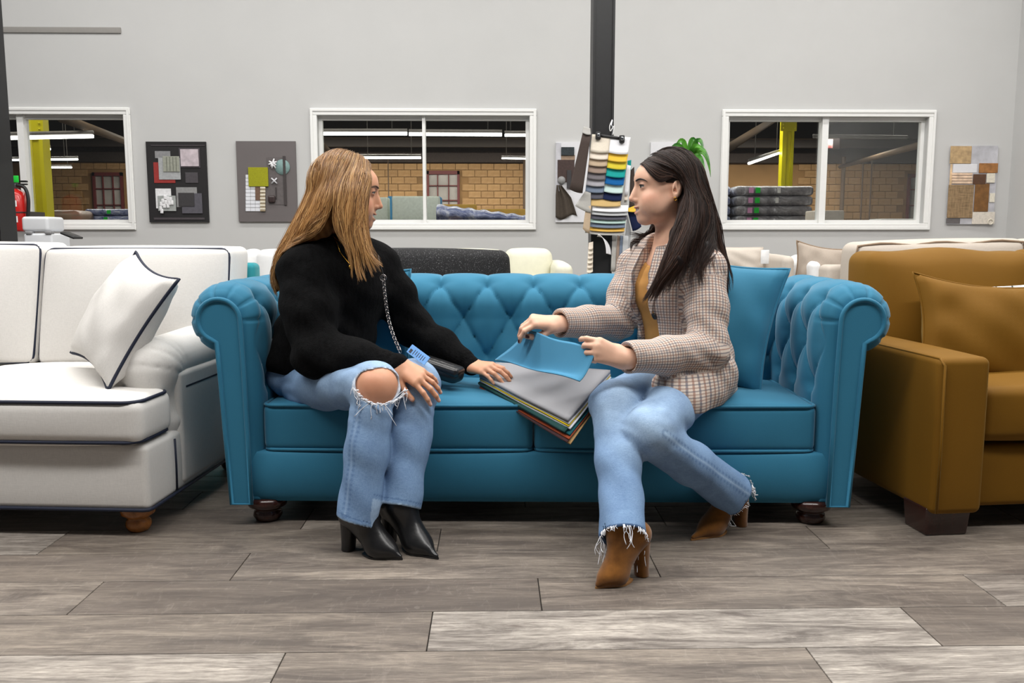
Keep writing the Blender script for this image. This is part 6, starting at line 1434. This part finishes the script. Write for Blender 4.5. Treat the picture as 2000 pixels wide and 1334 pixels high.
def build_brunette():
    S = Solid(); nails = []
    S.ell(B['pel'], (0.155, 0.11, 0.10), TB, 0.04); S.ell(B['waist'], (0.115, 0.085, 0.12), TB, 0.06); S.ell(B['chest'], (0.14, 0.10, 0.14), TB, 0.06)
    S.cone(B['shR'], B['shL'], 0.045, 0.045, 0.05); S.cone(B['neck']+np.array((0, 0, -0.06)), B['neck'], 0.07, 0.055, 0.03)
    for q in 'RL':
        S.cone(B['hip'+q], B['knee'+q], 0.078, 0.054, 0.04)
        S.chain([B['knee'+q], lerp(B['knee'+q], B['ank'+q], 0.35), B['ank'+q]], [0.05, 0.052, 0.034], 0.03)
        S.chain([B['sh'+q], B['el'+q], B['wr'+q]], [0.044, 0.036, 0.025], 0.025)
    TH = ((0.80, 0.30, -0.60), (0.93, -0.05, -0.50), (0.98, -0.15, -0.10))
    fw = PIN_L-B['wrL']
    hand(S, B['wrL'], fw+np.array((0, 0, 0.02)), (0.10, -0.80, 0.25), +1, [(42, 38, 18), (58, 52, 26), (66, 58, 30), (70, 60, 30)], (2, 0, -2, -4), TH, 1.0, nails)
    fw = PIN_R-B['wrR']
    hand(S, B['wrR'], fw+np.array((0, 0, 0.035)), (-0.15, -0.55, 0.80), -1, [(44, 36, 18), (52, 46, 22), (58, 50, 26), (62, 54, 28)], (2, 0, -2, -4), TH, 1.0, nails)
    hd = Head(S, B['head'], (-0.995, -0.09, 0.0), (0.0, 0.0, 1), B['neck'], 1.0, 1.15, 0.0050)
    V, F = S.mesh(0.0030)
    col = np.tile(SKIN_B, (len(V), 1)); col = hd.color(V, col, srgb(186, 88, 84), srgb(226, 134, 112))
    col = paint_nails(V, col, nails, srgb(70, 18, 24))
    b = obj('body', (V, F), SKINM, wb, world=True, col=col); lab(b, 'fair skin of face, neck and hands')
    hd.extras(b, srgb(30, 20, 14), srgb(40, 28, 24), S)
    ear = hd.w((-0.008, 0.087, -0.038)); obj('earring', tube([ear+hd.M@np.array((0.0042*math.cos(a), 0.002, 0.0050*math.sin(a))) for a in np.linspace(0, 2*math.pi, 16, endpoint=False)], 0.0013, 6, closed=True), GOLD, b, world=True)
    return S, hd
SB, HB = build_brunette()
def brunette_jeans():
    J = Solid(); J.ell(B['pel']+np.array((0, -0.01, -0.01)), (0.17, 0.125, 0.10), TB, 0.04); hems = []
    for q, L_, rh in (('R', 0.026, 0.064), ('L', 0.008, 0.070)):
        k_, a_ = B['knee'+q], B['ank'+q]; ax = unit(a_-k_); hems.append((a_+ax*L_, ax, rh))
        L, c, R = leg_solid(B['hip'+q], k_, a_, (0.092, 0.069, 0.061), L_, rh); J.field(L, 0.010, 'u', c, R)
    J.disp = lambda p: leg_wr(p, B['kneeL'], B['hipL'], 0.004)+leg_wr(p, B['kneeR'], B['hipR'], 0.003)*0.8
    V, F = J.mesh(0.0044)
    legs = [(B['hipL'], B['kneeL'], B['ankL']), (B['hipR'], B['kneeR'], B['ankR'])]
    col = jeans_color(V, legs, DEN_B, DEN_F, DEN_D, [(0.55, -0.80, 0.15), (0.72, -0.65, 0.1)])
    for c, ax, rh in hems:
        s_ = (c-V)@ax; nr = np.linalg.norm(V-c, axis=1) < 0.11; col = paint(col, nr*(s_ < 0.006)*0.75, DEN_D)
    j = obj('jeans', (V, F), DENIM, wb, world=True, col=col); lab(j, 'light blue jeans with raw frayed hems')
    r = np.random.RandomState(8); m = MB()
    for c, ax, rh in hems:
        n = unit(np.cross(ax, (0.3, 1, 0.2))); b_ = np.cross(ax, n)
        for i in range(70):
            a = r.rand()*6.283; el = c+(n*math.cos(a)+b_*math.sin(a))*rh*0.97; ln = 0.006+0.010*r.rand()
            m.add(tube([el-ax*0.003, el+ax*ln*0.5+r.randn(3)*0.002, el+ax*ln+r.randn(3)*0.003], 0.0009, 4))
        for a0 in r.uniform(0, 6.283, 7):
            for i in range(5):
                a = a0+r.randn()*0.05; el = c+(n*math.cos(a)+b_*math.sin(a))*rh*0.97; ln = 0.03+0.035*r.rand(); d = unit(ax*0.5+np.array((r.randn()*0.2, r.randn()*0.1, -0.9)))
                m.add(tube(spline([el, el+d*ln*0.3+r.randn(3)*0.004, el+d*ln*0.7+r.randn(3)*0.005, el+d*ln+r.randn(3)*0.006], 9), 0.0010, 4))
    lab(obj('frayed_threads', m.geo(), plain('cotton_thread', srgb(232, 234, 240), 0.9), j, world=True), 'white frayed cotton threads at the hems')['kind'] = 'stuff'
brunette_jeans()
def suede():
    t = NT('brown_suede'); v = t.coord('Object'); n = t.noise(v, 22, 4, 0.6); n2 = t.noise(v, 500, 2)
    t.color(t.ramp(n, [(0.3, srgb(92, 56, 18)), (0.7, srgb(128, 82, 32))])); t.rough(0.95); t.b.inputs['Sheen Weight'].default_value = 0.3; t.b.inputs['Specular IOR Level'].default_value = 0.15; t.bump(n2, 0.2, 0.002); return t.m
SUE = suede(); SOLE = plain('tan_sole_edge', srgb(150, 106, 60), 0.7)
boot(wb, 'boot', PZ(1252, 1124), PZ(1163, 1150), B['ankR'], lerp(B['ankR'], B['kneeR'], 0.25), SUE, 0.085, SOLE, 0.88, heel_r=0.023, lbl='brown suede ankle boot stepping forward')
boot(wb, 'boot', PZ(1446, 1027), PZ(1350, 1056), B['ankL'], lerp(B['ankL'], B['kneeL'], 0.22), SUE, 0.085, SOLE, 0.88, heel_r=0.023, lbl='brown suede ankle boot tucked back')
# the tan top
def tan_top():
    S = Solid(); S.ell(B['chest'], (0.150, 0.118, 0.15), TB, 0.05); S.ell(B['chest']+bf*0.055+np.array((0, 0, -0.015)), (0.11, 0.075, 0.075), TB, 0.04); S.ell(B['waist'], (0.130, 0.100, 0.13), TB, 0.06); S.ell(B['pel']+np.array((0, 0, 0.03)), (0.15, 0.11, 0.06), TB, 0.05)
    S.cone(lerp(B['shR'], B['neck'], 0.5), lerp(B['shL'], B['neck'], 0.5), 0.05, 0.05, 0.04)
    S.cone(B['neck']+bf*0.05+np.array((0, 0, -0.01)), B['neck']+bf*0.06+np.array((0, 0, 0.1)), 0.07, 0.085, 0.01, 's')
    S.disp = lambda p: 0.0015*np.sin(p[:, 2]*90+p[:, 0]*50)*np.sin(p[:, 2]*31+p[:, 1]*40)
    V, F = S.mesh(0.0045); lab(obj('top', (V, F), plain('camel_jersey', srgb(178, 128, 66), 0.85, noise_amt=0.06), wb, world=True), 'fitted camel top under the blazer'); return S
TOPB = tan_top()
def tweed():
    t = NT('checked_tweed'); a = t.n('ShaderNodeAttribute'); a.attribute_name = 'pat'; s = t.n('ShaderNodeSeparateXYZ'); t.l(a.outputs['Vector'], s.inputs[0])
    p = 0.0092
    def stripes(c, per, duty, off=0.0): return t.math('LESS_THAN', t.math('FRACT', t.math('ADD', t.math('DIVIDE', c, per), off)), duty)
    u, v = s.outputs[0], s.outputs[1]
    nz = t.noise(t.coord('Object'), 900, 2)
    d = t.math('MULTIPLY', t.math('SUBTRACT', nz, 0.5), 0.004); u = t.math('ADD', u, d); v = t.math('ADD', v, d)
    base = srgb(206, 192, 180)
    vert = t.mix(stripes(u, 2*p, 0.5), srgb(138, 84, 62), srgb(54, 62, 90)); hor = t.mix(stripes(v, 2*p, 0.5, 0.25), srgb(120, 78, 64), srgb(46, 50, 74))
    c1 = t.mix(t.math('MULTIPLY', stripes(u, p, 0.36), 0.72), base, vert); c2 = t.mix(t.math('MULTIPLY', stripes(v, p, 0.36), 0.66), c1, hor)
    t.color(t.mix(t.ramp(nz, [(0.35, (0.18,)*3), (0.65, (0.0,)*3)]), c2, srgb(236, 226, 216))); t.rough(0.95); t.b.inputs['Specular IOR Level'].default_value = 0.1
    t.bump(nz, 0.25, 0.002); return t.m
TWEED = tweed()
def blazer_pat(V):
    """cloth coordinates: round and along the sleeves, round and down the body"""
    pat = np.zeros((len(V), 3))
    q = V-B['chest']; x = q@ba_; y = q@bf; pat[:, 0] = np.arctan2(x, y+0.02)*0.155; pat[:, 1] = V[:, 2]
    dt = np.sqrt((x/1.0)**2+(y/0.8)**2)
    for e in 'LR':
        s_, el, w_ = B['sh'+e], B['el'+e], B['wr'+e]; t1, d1, v1 = seg_t(V, s_, el); t2, d2, v2 = seg_t(V, el, w_)
        L1 = np.linalg.norm(el-s_); L2 = np.linalg.norm(w_-el); up = d1 < d2
        dd = np.minimum(d1, d2); on = (dd < 0.085) & ((t1 > 0.16) | (~up)) & (dt > 0.135 if e == 'R' else (dt > 0.0))
        if e == 'L': on &= (dd < 0.080)
        def ang(vv, ax):
            ax = unit(ax); r1 = unit(np.cross(ax, bf)); r2 = np.cross(ax, r1); return np.arctan2(vv@r1, vv@r2)*0.06
        U = np.where(up, ang(v1, el-s_), ang(v2, w_-el)); Vv = np.where(up, t1*L1, L1+t2*L2)
        pat[on, 0] = U[on]; pat[on, 1] = Vv[on]
    return pat
def blazer():
    S = Solid(); c = B['chest']
    S.ell(c+np.array((0, 0, 0.01)), (0.176, 0.138, 0.175), TB, 0.05); S.ell(c+bf*0.055+np.array((0, 0, -0.02)), (0.125, 0.088, 0.09), TB, 0.05)
    S.ell(B['waist']+np.array((0.005, 0, 0)), (0.160, 0.128, 0.14), TB, 0.06)
    S.cone(B['pel']+np.array((0.0, 0.0, 0.03)), B['pel']+np.array((0.01, 0.0, -0.16)), 0.150, 0.168, 0.05); S.cone(B['hipL']+np.array((0.01, 0, 0.02)), lerp(B['hipL'], B['kneeL'], 0.42)+np.array((0, 0, 0.006)), 0.118, 0.100, 0.04)
    S.cone(B['shR'], B['shL'], 0.060, 0.062, 0.05); S.cone(lerp(B['shR'], B['neck'], 0.45)+(0, 0, 0.012), lerp(B['shL'], B['neck'], 0.45)+(0, 0, 0.012), 0.055, 0.055, 0.05)
    e = B['elL']; S.chain([B['shL']+np.array((0.004, 0, -0.002)), lerp(B['shL'], e, 0.5)+np.array((0.012, 0, 0)), e+np.array((0.012, 0, -0.006)), lerp(e, B['wrL'], 0.5)+np.array((0, 0, -0.006)), lerp(e, B['wrL'], 0.97)], [0.070, 0.066, 0.062, 0.056, 0.047], 0.02)
    e = B['elR']; S.chain([B['shR'], lerp(B['shR'], e, 0.5), e, lerp(e, B['wrR'], 0.5), lerp(e, B['wrR'], 0.97)], [0.070, 0.064, 0.060, 0.054, 0.046], 0.025)
    for e in 'LR':
        ax = unit(B['wr'+e]-B['el'+e]); cc = lerp(B['el'+e], B['wr'+e], 0.95)
        def cut(p, c=cc, nn=ax): return np.maximum((c-p)@nn.astype(np.float32), np.sqrt(((p-c.astype(np.float32))**2).sum(1))-0.10)
        S.field(cut, 0.003, 's', cc, 0.11); S.cone(cc-ax*0.02, cc+ax*0.06, 0.036, 0.043, 0.003, 's')
    # hem, front opening, collar opening
    hz = P(1350, 788, 2.66)[2]
    S.plane((0, 0, hz), (0, 0, -1), 0.004)
    cf, cz = c.astype(np.float32), float(c[2])
    def wedge(p):
        q = p-cf; x = q@ba_.astype(np.float32)+0.012; y = q@bf.astype(np.float32); z = p[:, 2]-cz
        w_ = np.where(z > 0, 0.045-0.06*z, 0.045+0.05*(-z)); w_ = np.where(z < -0.17, w_+(-0.17-z)*0.5, w_)
        return np.maximum(np.maximum(np.abs(x)-w_, -(y-0.02)), np.maximum(z-0.4, -z-0.6))
    S.field(wedge, 0.010, 's', c, 1.0)
    S.cone(B['neck']+np.array((0, 0, -0.01))+bf*0.02, B['neck']+np.array((0.0, 0, 0.12))+bf*0.03, 0.060, 0.085, 0.01, 's')
    def disp(p):
        m = blob(p, B['elL'], 0.11)+blob(p, B['elR'], 0.09)+0.5*blob(p, B['waist'], 0.16)
        d = 0.0045*m*np.sin(p[:, 2]*95+p[:, 0]*70+np.sin(p[:, 1]*50)*1.3)
        d += 0.0030*np.sin(p[:, 0]*40+p[:, 2]*12)*np.sin(p[:, 2]*26+p[:, 1]*18)
        t, dd, v = seg_t(p, B['shL']+np.array((0.05, 0, 0.03)), B['shL']+np.array((-0.06, -0.05, -0.13)))      # armhole seam
        return d
    S.disp = disp
    V, F = S.mesh(0.0040); pat = blazer_pat(V)
    bz = obj('blazer', (V, F), TWEED, wb, world=True, pat=pat); lab(bz, 'checked tweed blazer in cream, rust and navy')
    S.disp = None
    return S, bz
BLZ, bzo = blazer()
# lapels along the opening, laid on the blazer's surface
def lapel(side, zs, ws, lift=0.006):
    rows = []
    for z, w_ in zip(zs, ws):
        x0 = side*(0.045-(0.06*z if z > 0 else 0.05*z)) - 0.012
        row = []
        for k in np.linspace(0, 1, 7):
            xx = x0+side*w_*k; row.append(B['chest']+ba_*xx+np.array((0, 0, z+0.012*k))+bf*0.14)
        rows.append(row)
    Q = np.array(rows); n, m, _ = Q.shape; f = Q.reshape(-1, 3).astype(np.float32)
    for it in range(5): d = BLZ(f); f = f-BLZ.grad(f)*np.clip(d-lift, -0.03, 0.03)[:, None]
    A_ = f.reshape(n, m, 3); nr = BLZ.grad(f)
    top = f+nr*0.004; V = np.concatenate((f-nr*0.002, top)); N = n*m
    F = [(i*m+j, (i+1)*m+j, (i+1)*m+j+1, i*m+j+1) for i in range(n-1) for j in range(m-1)]; F2 = [(d+N, c_+N, b_+N, a_+N) for a_, b_, c_, d in F]
    rim = [i*m for i in range(n)]+[(n-1)*m+j for j in range(1, m)]+[i*m+m-1 for i in range(n-2, -1, -1)]+[j for j in range(m-2, 0, -1)]
    F3 = [(rim[k], rim[(k+1) % len(rim)], rim[(k+1) % len(rim)]+N, rim[k]+N) for k in range(len(rim))]
    pat = np.zeros((len(V), 3)); u = np.tile(np.linspace(0, 0.06, m), n); pat[:, 0] = np.tile(u, 2); pat[:, 1] = V[:, 2]
    obj('lapel', (V, [np.array(F), np.array(F2), np.array(F3)]), TWEED, bzo, world=True, pat=pat)
zz = np.linspace(0.155, -0.085, 12); wd = [0.045, 0.06, 0.066, 0.070, 0.070, 0.062, 0.052, 0.041, 0.030, 0.020, 0.011, 0.004]
lapel(1, zz, wd); lapel(-1, zz, wd)
bt_ = np.array([P(1252, 634, 2.70)], np.float32)
for it in range(6): bt_ = bt_-BLZ.grad(bt_)*np.clip(BLZ(bt_)-0.002, -0.05, 0.05)[:, None]
bn = BLZ.grad(bt_)[0]; obj('button', xf(lathe([(0.0005, 0.003), (0.004, 0.0026), (0.008, 0.0045), (0.011, 0.004), (0.0115, 0.0)][::-1], 22), Matrix.Translation(bt_[0]) @ Vector(bn).to_track_quat('Z', 'Y').to_matrix().to_4x4()), plain('dark_horn', (0.012, 0.010, 0.009), 0.3), bzo, world=True)
def brunette_hair():
    H = Solid(); h = HB
    H.ell(h.w((-0.026, 0, 0.036)), (0.102, 0.083, 0.088), h.M, 0.03)
    CH = [([(1340, 372, 2.775), (1346, 410, 2.745), (1336, 460, 2.71), (1316, 510, 2.665), (1284, 552, 2.64)], [0.026, 0.034, 0.040, 0.032, 0.014]),
          ([(1350, 360, 2.81), (1362, 430, 2.765), (1370, 490, 2.72), (1362, 520, 2.68)], [0.046, 0.048, 0.036, 0.010]),
          ([(1345, 370, 2.87), (1372, 450, 2.87), (1396, 510, 2.86), (1412, 545, 2.86)], [0.058, 0.050, 0.032, 0.010]),
          ([(1320, 400, 2.92), (1290, 450, 2.95), (1270, 470, 2.94)], [0.035, 0.03, 0.010])]
    for pts, rs in CH: H.chain([P(*p) for p in pts], rs, 0.020)
    H.ell(h.w((0.104, 0.02, -0.050)), (0.060, 0.09, 0.100), h.M, 0.010, 's')
    H.cone(h.w((-0.018, 0.094, -0.010)), h.w((0.045, 0.080, -0.045)), 0.033, 0.050, 0.006, 's')    # the ear stays free
    H.disp = lambda p: 0.002*np.sin(p[:, 0]*150+p[:, 2]*30)*np.sin(p[:, 2]*14+p[:, 1]*50)
    V, F = H.mesh(0.0045); H.disp = None
    hm = attr_mat('dark_hair', 0.45, 0, 0.22)
    col = np.tile(np.array(srgb(24, 16, 15)), (len(V), 1)); ho = obj('hair', (V, F), hm, wb, world=True, col=col); lab(ho, 'long dark brown hair over the shoulder')
    G = [[(1258, 304, 2.82), (1278, 318, 2.785), (1306, 330, 2.77), (1334, 350, 2.76), (1341, 400, 2.73), (1322, 450, 2.69), (1302, 505, 2.65), (1268, 555, 2.63), (1248, 592, 2.62)],
         [(1262, 300, 2.84), (1288, 313, 2.785), (1318, 331, 2.765), (1343, 362, 2.75), (1345, 425, 2.705), (1322, 495, 2.65), (1288, 552, 2.625), (1268, 596, 2.62)],
         [(1268, 297, 2.86), (1300, 308, 2.79), (1332, 333, 2.76), (1350, 375, 2.74), (1350, 440, 2.69), (1336, 505, 2.65), (1312, 552, 2.62), (1282, 585, 2.61)],
         [(1276, 295, 2.87), (1313, 304, 2.81), (1344, 333, 2.78), (1362, 385, 2.75), (1364, 450, 2.71), (1354, 515, 2.66), (1330, 555, 2.62)],
         [(1284, 294, 2.88), (1326, 305, 2.83), (1354, 338, 2.80), (1371, 395, 2.78), (1377, 460, 2.74), (1371, 520, 2.68), (1376, 570, 2.62)],
         [(1292, 294, 2.89), (1334, 307, 2.86), (1362, 343, 2.835), (1383, 405, 2.82), (1397, 465, 2.81), (1408, 520, 2.80), (1414, 565, 2.79)],
         [(1298, 295, 2.90), (1340, 309, 2.88), (1368, 348, 2.865), (1391, 415, 2.86), (1409, 475, 2.86), (1426, 530, 2.86), (1422, 582, 2.85)]]
    G = [[P(*p) for p in g] for g in G]
    C = [srgb(38, 24, 19), srgb(50, 32, 25), srgb(26, 17, 14), srgb(64, 43, 33), srgb(44, 29, 23)]
    Q = strands(G, 2100, H, (BLZ, SB), seed=11, lift=(-0.003, 0.006), wave=0.005, wfreq=1.3)
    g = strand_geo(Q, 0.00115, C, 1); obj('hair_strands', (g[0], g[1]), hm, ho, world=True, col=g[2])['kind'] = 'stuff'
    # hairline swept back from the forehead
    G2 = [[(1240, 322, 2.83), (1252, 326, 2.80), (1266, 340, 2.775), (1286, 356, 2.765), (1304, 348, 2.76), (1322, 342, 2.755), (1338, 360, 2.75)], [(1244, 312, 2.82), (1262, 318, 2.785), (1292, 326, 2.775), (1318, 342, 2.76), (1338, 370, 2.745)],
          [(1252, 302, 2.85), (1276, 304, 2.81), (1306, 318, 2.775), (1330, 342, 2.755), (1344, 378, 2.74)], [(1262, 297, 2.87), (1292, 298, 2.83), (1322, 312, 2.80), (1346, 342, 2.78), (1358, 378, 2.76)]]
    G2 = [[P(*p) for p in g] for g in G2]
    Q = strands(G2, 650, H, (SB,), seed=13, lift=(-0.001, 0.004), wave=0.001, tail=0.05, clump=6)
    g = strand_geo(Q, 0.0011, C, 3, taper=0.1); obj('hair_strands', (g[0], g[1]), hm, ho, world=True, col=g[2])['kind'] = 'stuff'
    # the far side, curling forward under the chin
    G3 = [[(1285, 420, 2.92), (1268, 440, 2.93), (1246, 452, 2.92), (1228, 464, 2.91), (1226, 478, 2.90), (1240, 490, 2.90)], [(1292, 425, 2.93), (1276, 446, 2.93), (1258, 462, 2.92), (1240, 480, 2.91), (1232, 500, 2.90)],
          [(1290, 410, 2.92), (1278, 438, 2.92), (1262, 446, 2.91), (1244, 448, 2.90), (1230, 452, 2.90)]]
    G3 = [[P(*p) for p in g] for g in G3]
    Q = strands(G3, 150, H, (), seed=14, lift=(0, 0.01), wave=0.007, tail=0.9, clump=12)
    g = strand_geo(Q, 0.0008, C, 4); obj('hair_strands', (g[0], g[1]), hm, ho, world=True, col=g[2])['kind'] = 'stuff'
    Q = strands(G, 130, H, (BLZ, SB), seed=12, lift=(0.003, 0.014), wave=0.010, wfreq=2.4, tail=0.5)
    g = strand_geo(Q, 0.0007, C, 2); obj('flyaway_strands', (g[0], g[1]), hm, ho, world=True, col=g[2])['kind'] = 'stuff'
brunette_hair()
# ================================================================ fabric swatches between the women, bag, card
def fab(name, c): return velvet(name, srgb(*c), tuple(x*0.8 for x in srgb(*c)), (1, 1, 1), 0.15)
def sheet(label, corners, mat, th=0.0045, sag=0.0, n=22, ripple=0.003, seed=0, curl=0.0):
    """corners: far left, near left ... as a bilinear patch a(u0v0) b(u1v0) c(u1v1) d(u0v1)"""
    a, b, c, d = [np.asarray(q, float) for q in corners]; r = np.random.RandomState(seed); ph = r.rand(4)*6.28
    cen = (a+b+c+d)/4
    def f(U, V):
        U3, V3 = U[..., None], V[..., None]; p = (a*(1-U3)+b*U3)*(1-V3)+(d*(1-U3)+c*U3)*V3
        p[..., 2] += -sag*(np.sin(U*math.pi)*np.sin(V*math.pi))+ripple*np.sin(U*7+ph[0]+V*3)*np.sin(V*6+ph[1])+curl*(U-0.5)**2*(V)
        return p-cen
    o = obj('fabric_swatch', slab(f, n, n, (0, 0, -1), th), mat, loc=tuple(cen)); return tag(o, label, 'fabric swatch', 'fabric swatches held between the women')
cA, cB, cC, cD = P(936, 731, 2.86), P(968, 708, 3.00), P(1192, 722, 2.66), P(1109, 818, 2.48)
LAY = [('grey fabric swatch on top of the pile under the blue swatch', (142, 142, 146), 0.012, 0, 0), ('light grey fabric swatch just under the grey one', (168, 168, 172), 0.003, 0.004, 0.003), ('yellow fabric swatch showing as a bright edge in the pile', (214, 186, 10), 0.003, 0.006, 0.002), ('white fabric swatch below the yellow edge', (206, 206, 212), 0.005, 0.010, 0.006),
       ('dark green fabric swatch in the middle of the pile', (14, 60, 58), 0.006, 0.016, -0.012), ('deep teal fabric swatch below the dark green one', (10, 84, 92), 0.006, 0.020, 0.004), ('rust orange fabric swatch low in the pile', (150, 66, 34), 0.004, 0.030, 0.000), ('dark plum fabric swatch above the tan one at the bottom', (60, 34, 38), 0.003, 0.036, -0.006), ('tan fabric swatch at the very bottom of the pile', (176, 140, 92), 0.004, 0.034, 0.004)]
z = 0.0
for i, (lb, c, th, ex, sh) in enumerate(LAY):
    e1 = unit(cD-cA); e2 = unit(cD-cC)
    off = e2*ex*0.5+e1*ex*0.6+np.array((sh, 0, 0)); zz = np.array((0, 0, -z))
    hang = np.array((0, 0, -0.010*i/8))
    sheet(lb, (cA+off*0.4+zz, cB+zz, cC+zz*1.0+off*0.4, cD+off+zz+hang), fab('swatch_fabric_%d' % i, c), th*0.9, 0.012, 20, 0.0015, i); z += th+0.0006
bA, bB, bC, bD = P(967, 703, 2.86), P(1034, 646, 2.715), P(1163, 694, 2.445), P(1132, 752, 2.45)
sheet('sky blue velvet swatch held up by the dark haired woman', (bA, bB, bC, bD), BLUE if False else velvet('sky_velvet', srgb(82, 152, 190), srgb(66, 136, 176), (0.8, 0.95, 1), 0.25), 0.003, 0.026, 30, 0.006, 41, 0.05)
# handbag with chain
bag = thing('handbag', 'small black leather handbag with chain strap at the blonde woman side', 'handbag', tuple(P(862, 735, 2.82)))
c = P(862, 722, 2.82); obj('bag_body', xf(rbox((0, 0, 0), (0.15, 0.07, 0.055), 0.024, 3, puff=(0.004, 0.004, 0.004), k=4), Matrix.Translation(c) @ rot('Z', -24) @ rot('Y', 14)), BLEA, bag, world=True)
obj('bag_flap', xf(rbox((0, -0.004, 0.012), (0.152, 0.072, 0.034), 0.016, 2, k=3), Matrix.Translation(c) @ rot('Z', -24) @ rot('Y', 14)), BLEA, bag, world=True)
cp = spline([P(748, 540, 2.745), P(752, 580, 2.73), P(758, 620, 2.72), P(768, 655, 2.70), P(782, 688, 2.68)], 120).astype(np.float32)
for it in range(2): d = SW(cp); cp = np.where((d < 0.007)[:, None], cp-SW.grad(cp)*(d-0.007)[:, None], cp)
ln = np.concatenate(([0], np.cumsum(np.linalg.norm(np.diff(cp, axis=0), axis=1)))); NL = int(ln[-1]/0.0088)
STEEL = plain('gunmetal_chain', srgb(150, 146, 146), 0.25, metal=1.0)
chain_part = None
for k in range(NL):
    s0 = (k+0.5)/NL*ln[-1]; q = np.array([np.interp(s0, ln, cp[:, i]) for i in range(3)]); q2 = np.array([np.interp(s0+0.002, ln, cp[:, i]) for i in range(3)]); T = unit(q2-q)
    n1 = unit(np.cross(T, (0, -1, 0.1))); n2 = np.cross(T, n1); w_ = unit(n1*0.85+n2*0.5) if k % 2 else unit(n1*0.85-n2*0.5)
    obj('chain_link', tube([q+T*0.0070*math.cos(a)+w_*0.0050*math.sin(a) for a in np.linspace(0, 6.283, 12, endpoint=False)], 0.0017, 6, closed=True), STEEL, bag, world=True)
st = spline([P(738, 500, 2.77), P(741, 515, 2.755), P(745, 528, 2.748), P(748, 538, 2.745)], 16).astype(np.float32); d = SW(st); st = np.where((d < 0.006)[:, None], st-SW.grad(st)*(d-0.006)[:, None], st)
obj('strap', tube(st, 0.0065, 8, flat=0.35), BLEA, bag, world=True)
obj('strap_ring', tube([cp[0]+np.array((0.010*math.cos(a), -0.003, 0.010*math.sin(a)-0.004)) for a in np.linspace(0, 6.283, 18, endpoint=False)], 0.0022, 6, closed=True), STEEL, bag, world=True)
# the blue printed card under her thumb
ca, cb, cc, cd = P(795, 684, 2.60), P(803, 674, 2.605), P(838, 700, 2.55), P(832, 714, 2.545)
M_ = np.stack((unit(cc-cb), unit(cb-ca), np.cross(unit(cc-cb), unit(cb-ca))), 1); cen = (ca+cb+cc+cd)/4; L_, W_ = np.linalg.norm(cc-cb), 0.03
M4 = Matrix.Translation(cen) @ Matrix(M_.tolist()).to_4x4()
card = thing('price_card', 'small blue printed card held under the blonde woman thumb', 'card', tuple(cen))
obj('card', xf(rbox((0, 0, 0), (L_, W_, 0.002), 0.0009, 1, k=1), M4), plain('card_blue', srgb(92, 150, 214), 0.5), card, world=True, smooth=False)
ink = plain('card_ink', srgb(24, 30, 50), 0.6)
g = MB().add(box(-L_*0.42, -L_*0.30, -0.011, 0.002, 0.001, 0.0014)); obj('print_block', xf(g.geo(), M4), ink, card, world=True, smooth=False)
g = MB()
for k in range(6): g.add(box(-L_*0.22+k*L_*0.105, -L_*0.19+k*L_*0.105, -0.010+(k % 2)*0.003, 0.007, 0.001, 0.0014))
obj('print_lines', xf(g.geo(), M4), ink, card, world=True, smooth=False)
# standing supports for what shows through the windows
RK = plain('rack_grey', srgb(110, 108, 106), 0.7)
def table(px0, px1, Y0, Y1, ztop, label):
    a, b = P(px0, 430, Y0)[0], P(px1, 430, Y0)[0]; t = thing('packing_table', label, 'table', ((a+b)/2, (Y0+Y1)/2, 0)); w_, d_ = (b-a)/2, (Y1-Y0)/2
    obj('table_top', box(-w_, w_, -d_, d_, ztop-0.05, ztop), RK, t, smooth=False)
    for sx in (-1, 1):
        for sy in (-1, 1): obj('leg', box(sx*w_-0.03 if sx > 0 else -w_, sx*w_ if sx > 0 else -w_+0.03, sy*d_-0.03 if sy > 0 else -d_, sy*d_ if sy > 0 else -d_+0.03, 0, ztop-0.05), RK, t, smooth=False)
table(1395, 1600, 16.9, 18.3, P(1500, 441, 17)[2]-0.02, 'grey table carrying the stacked mattresses')
table(90, 275, 14.5, 16.3, P(200, 437.5, 15)[2]-0.03, 'grey table under the wrapped bundles at the left')
table(715, 1045, 11.9, 15.1, min(P(900, 444, 14.5)[2], P(900, 444, 13.2)[2], P(900, 440.5, 12)[2])-0.004, 'grey table under the foam slabs')
table(1580, 1815, 13.9, 16.6, P(1700, 446.2, 14)[2], 'grey table under the carton and white bundle')
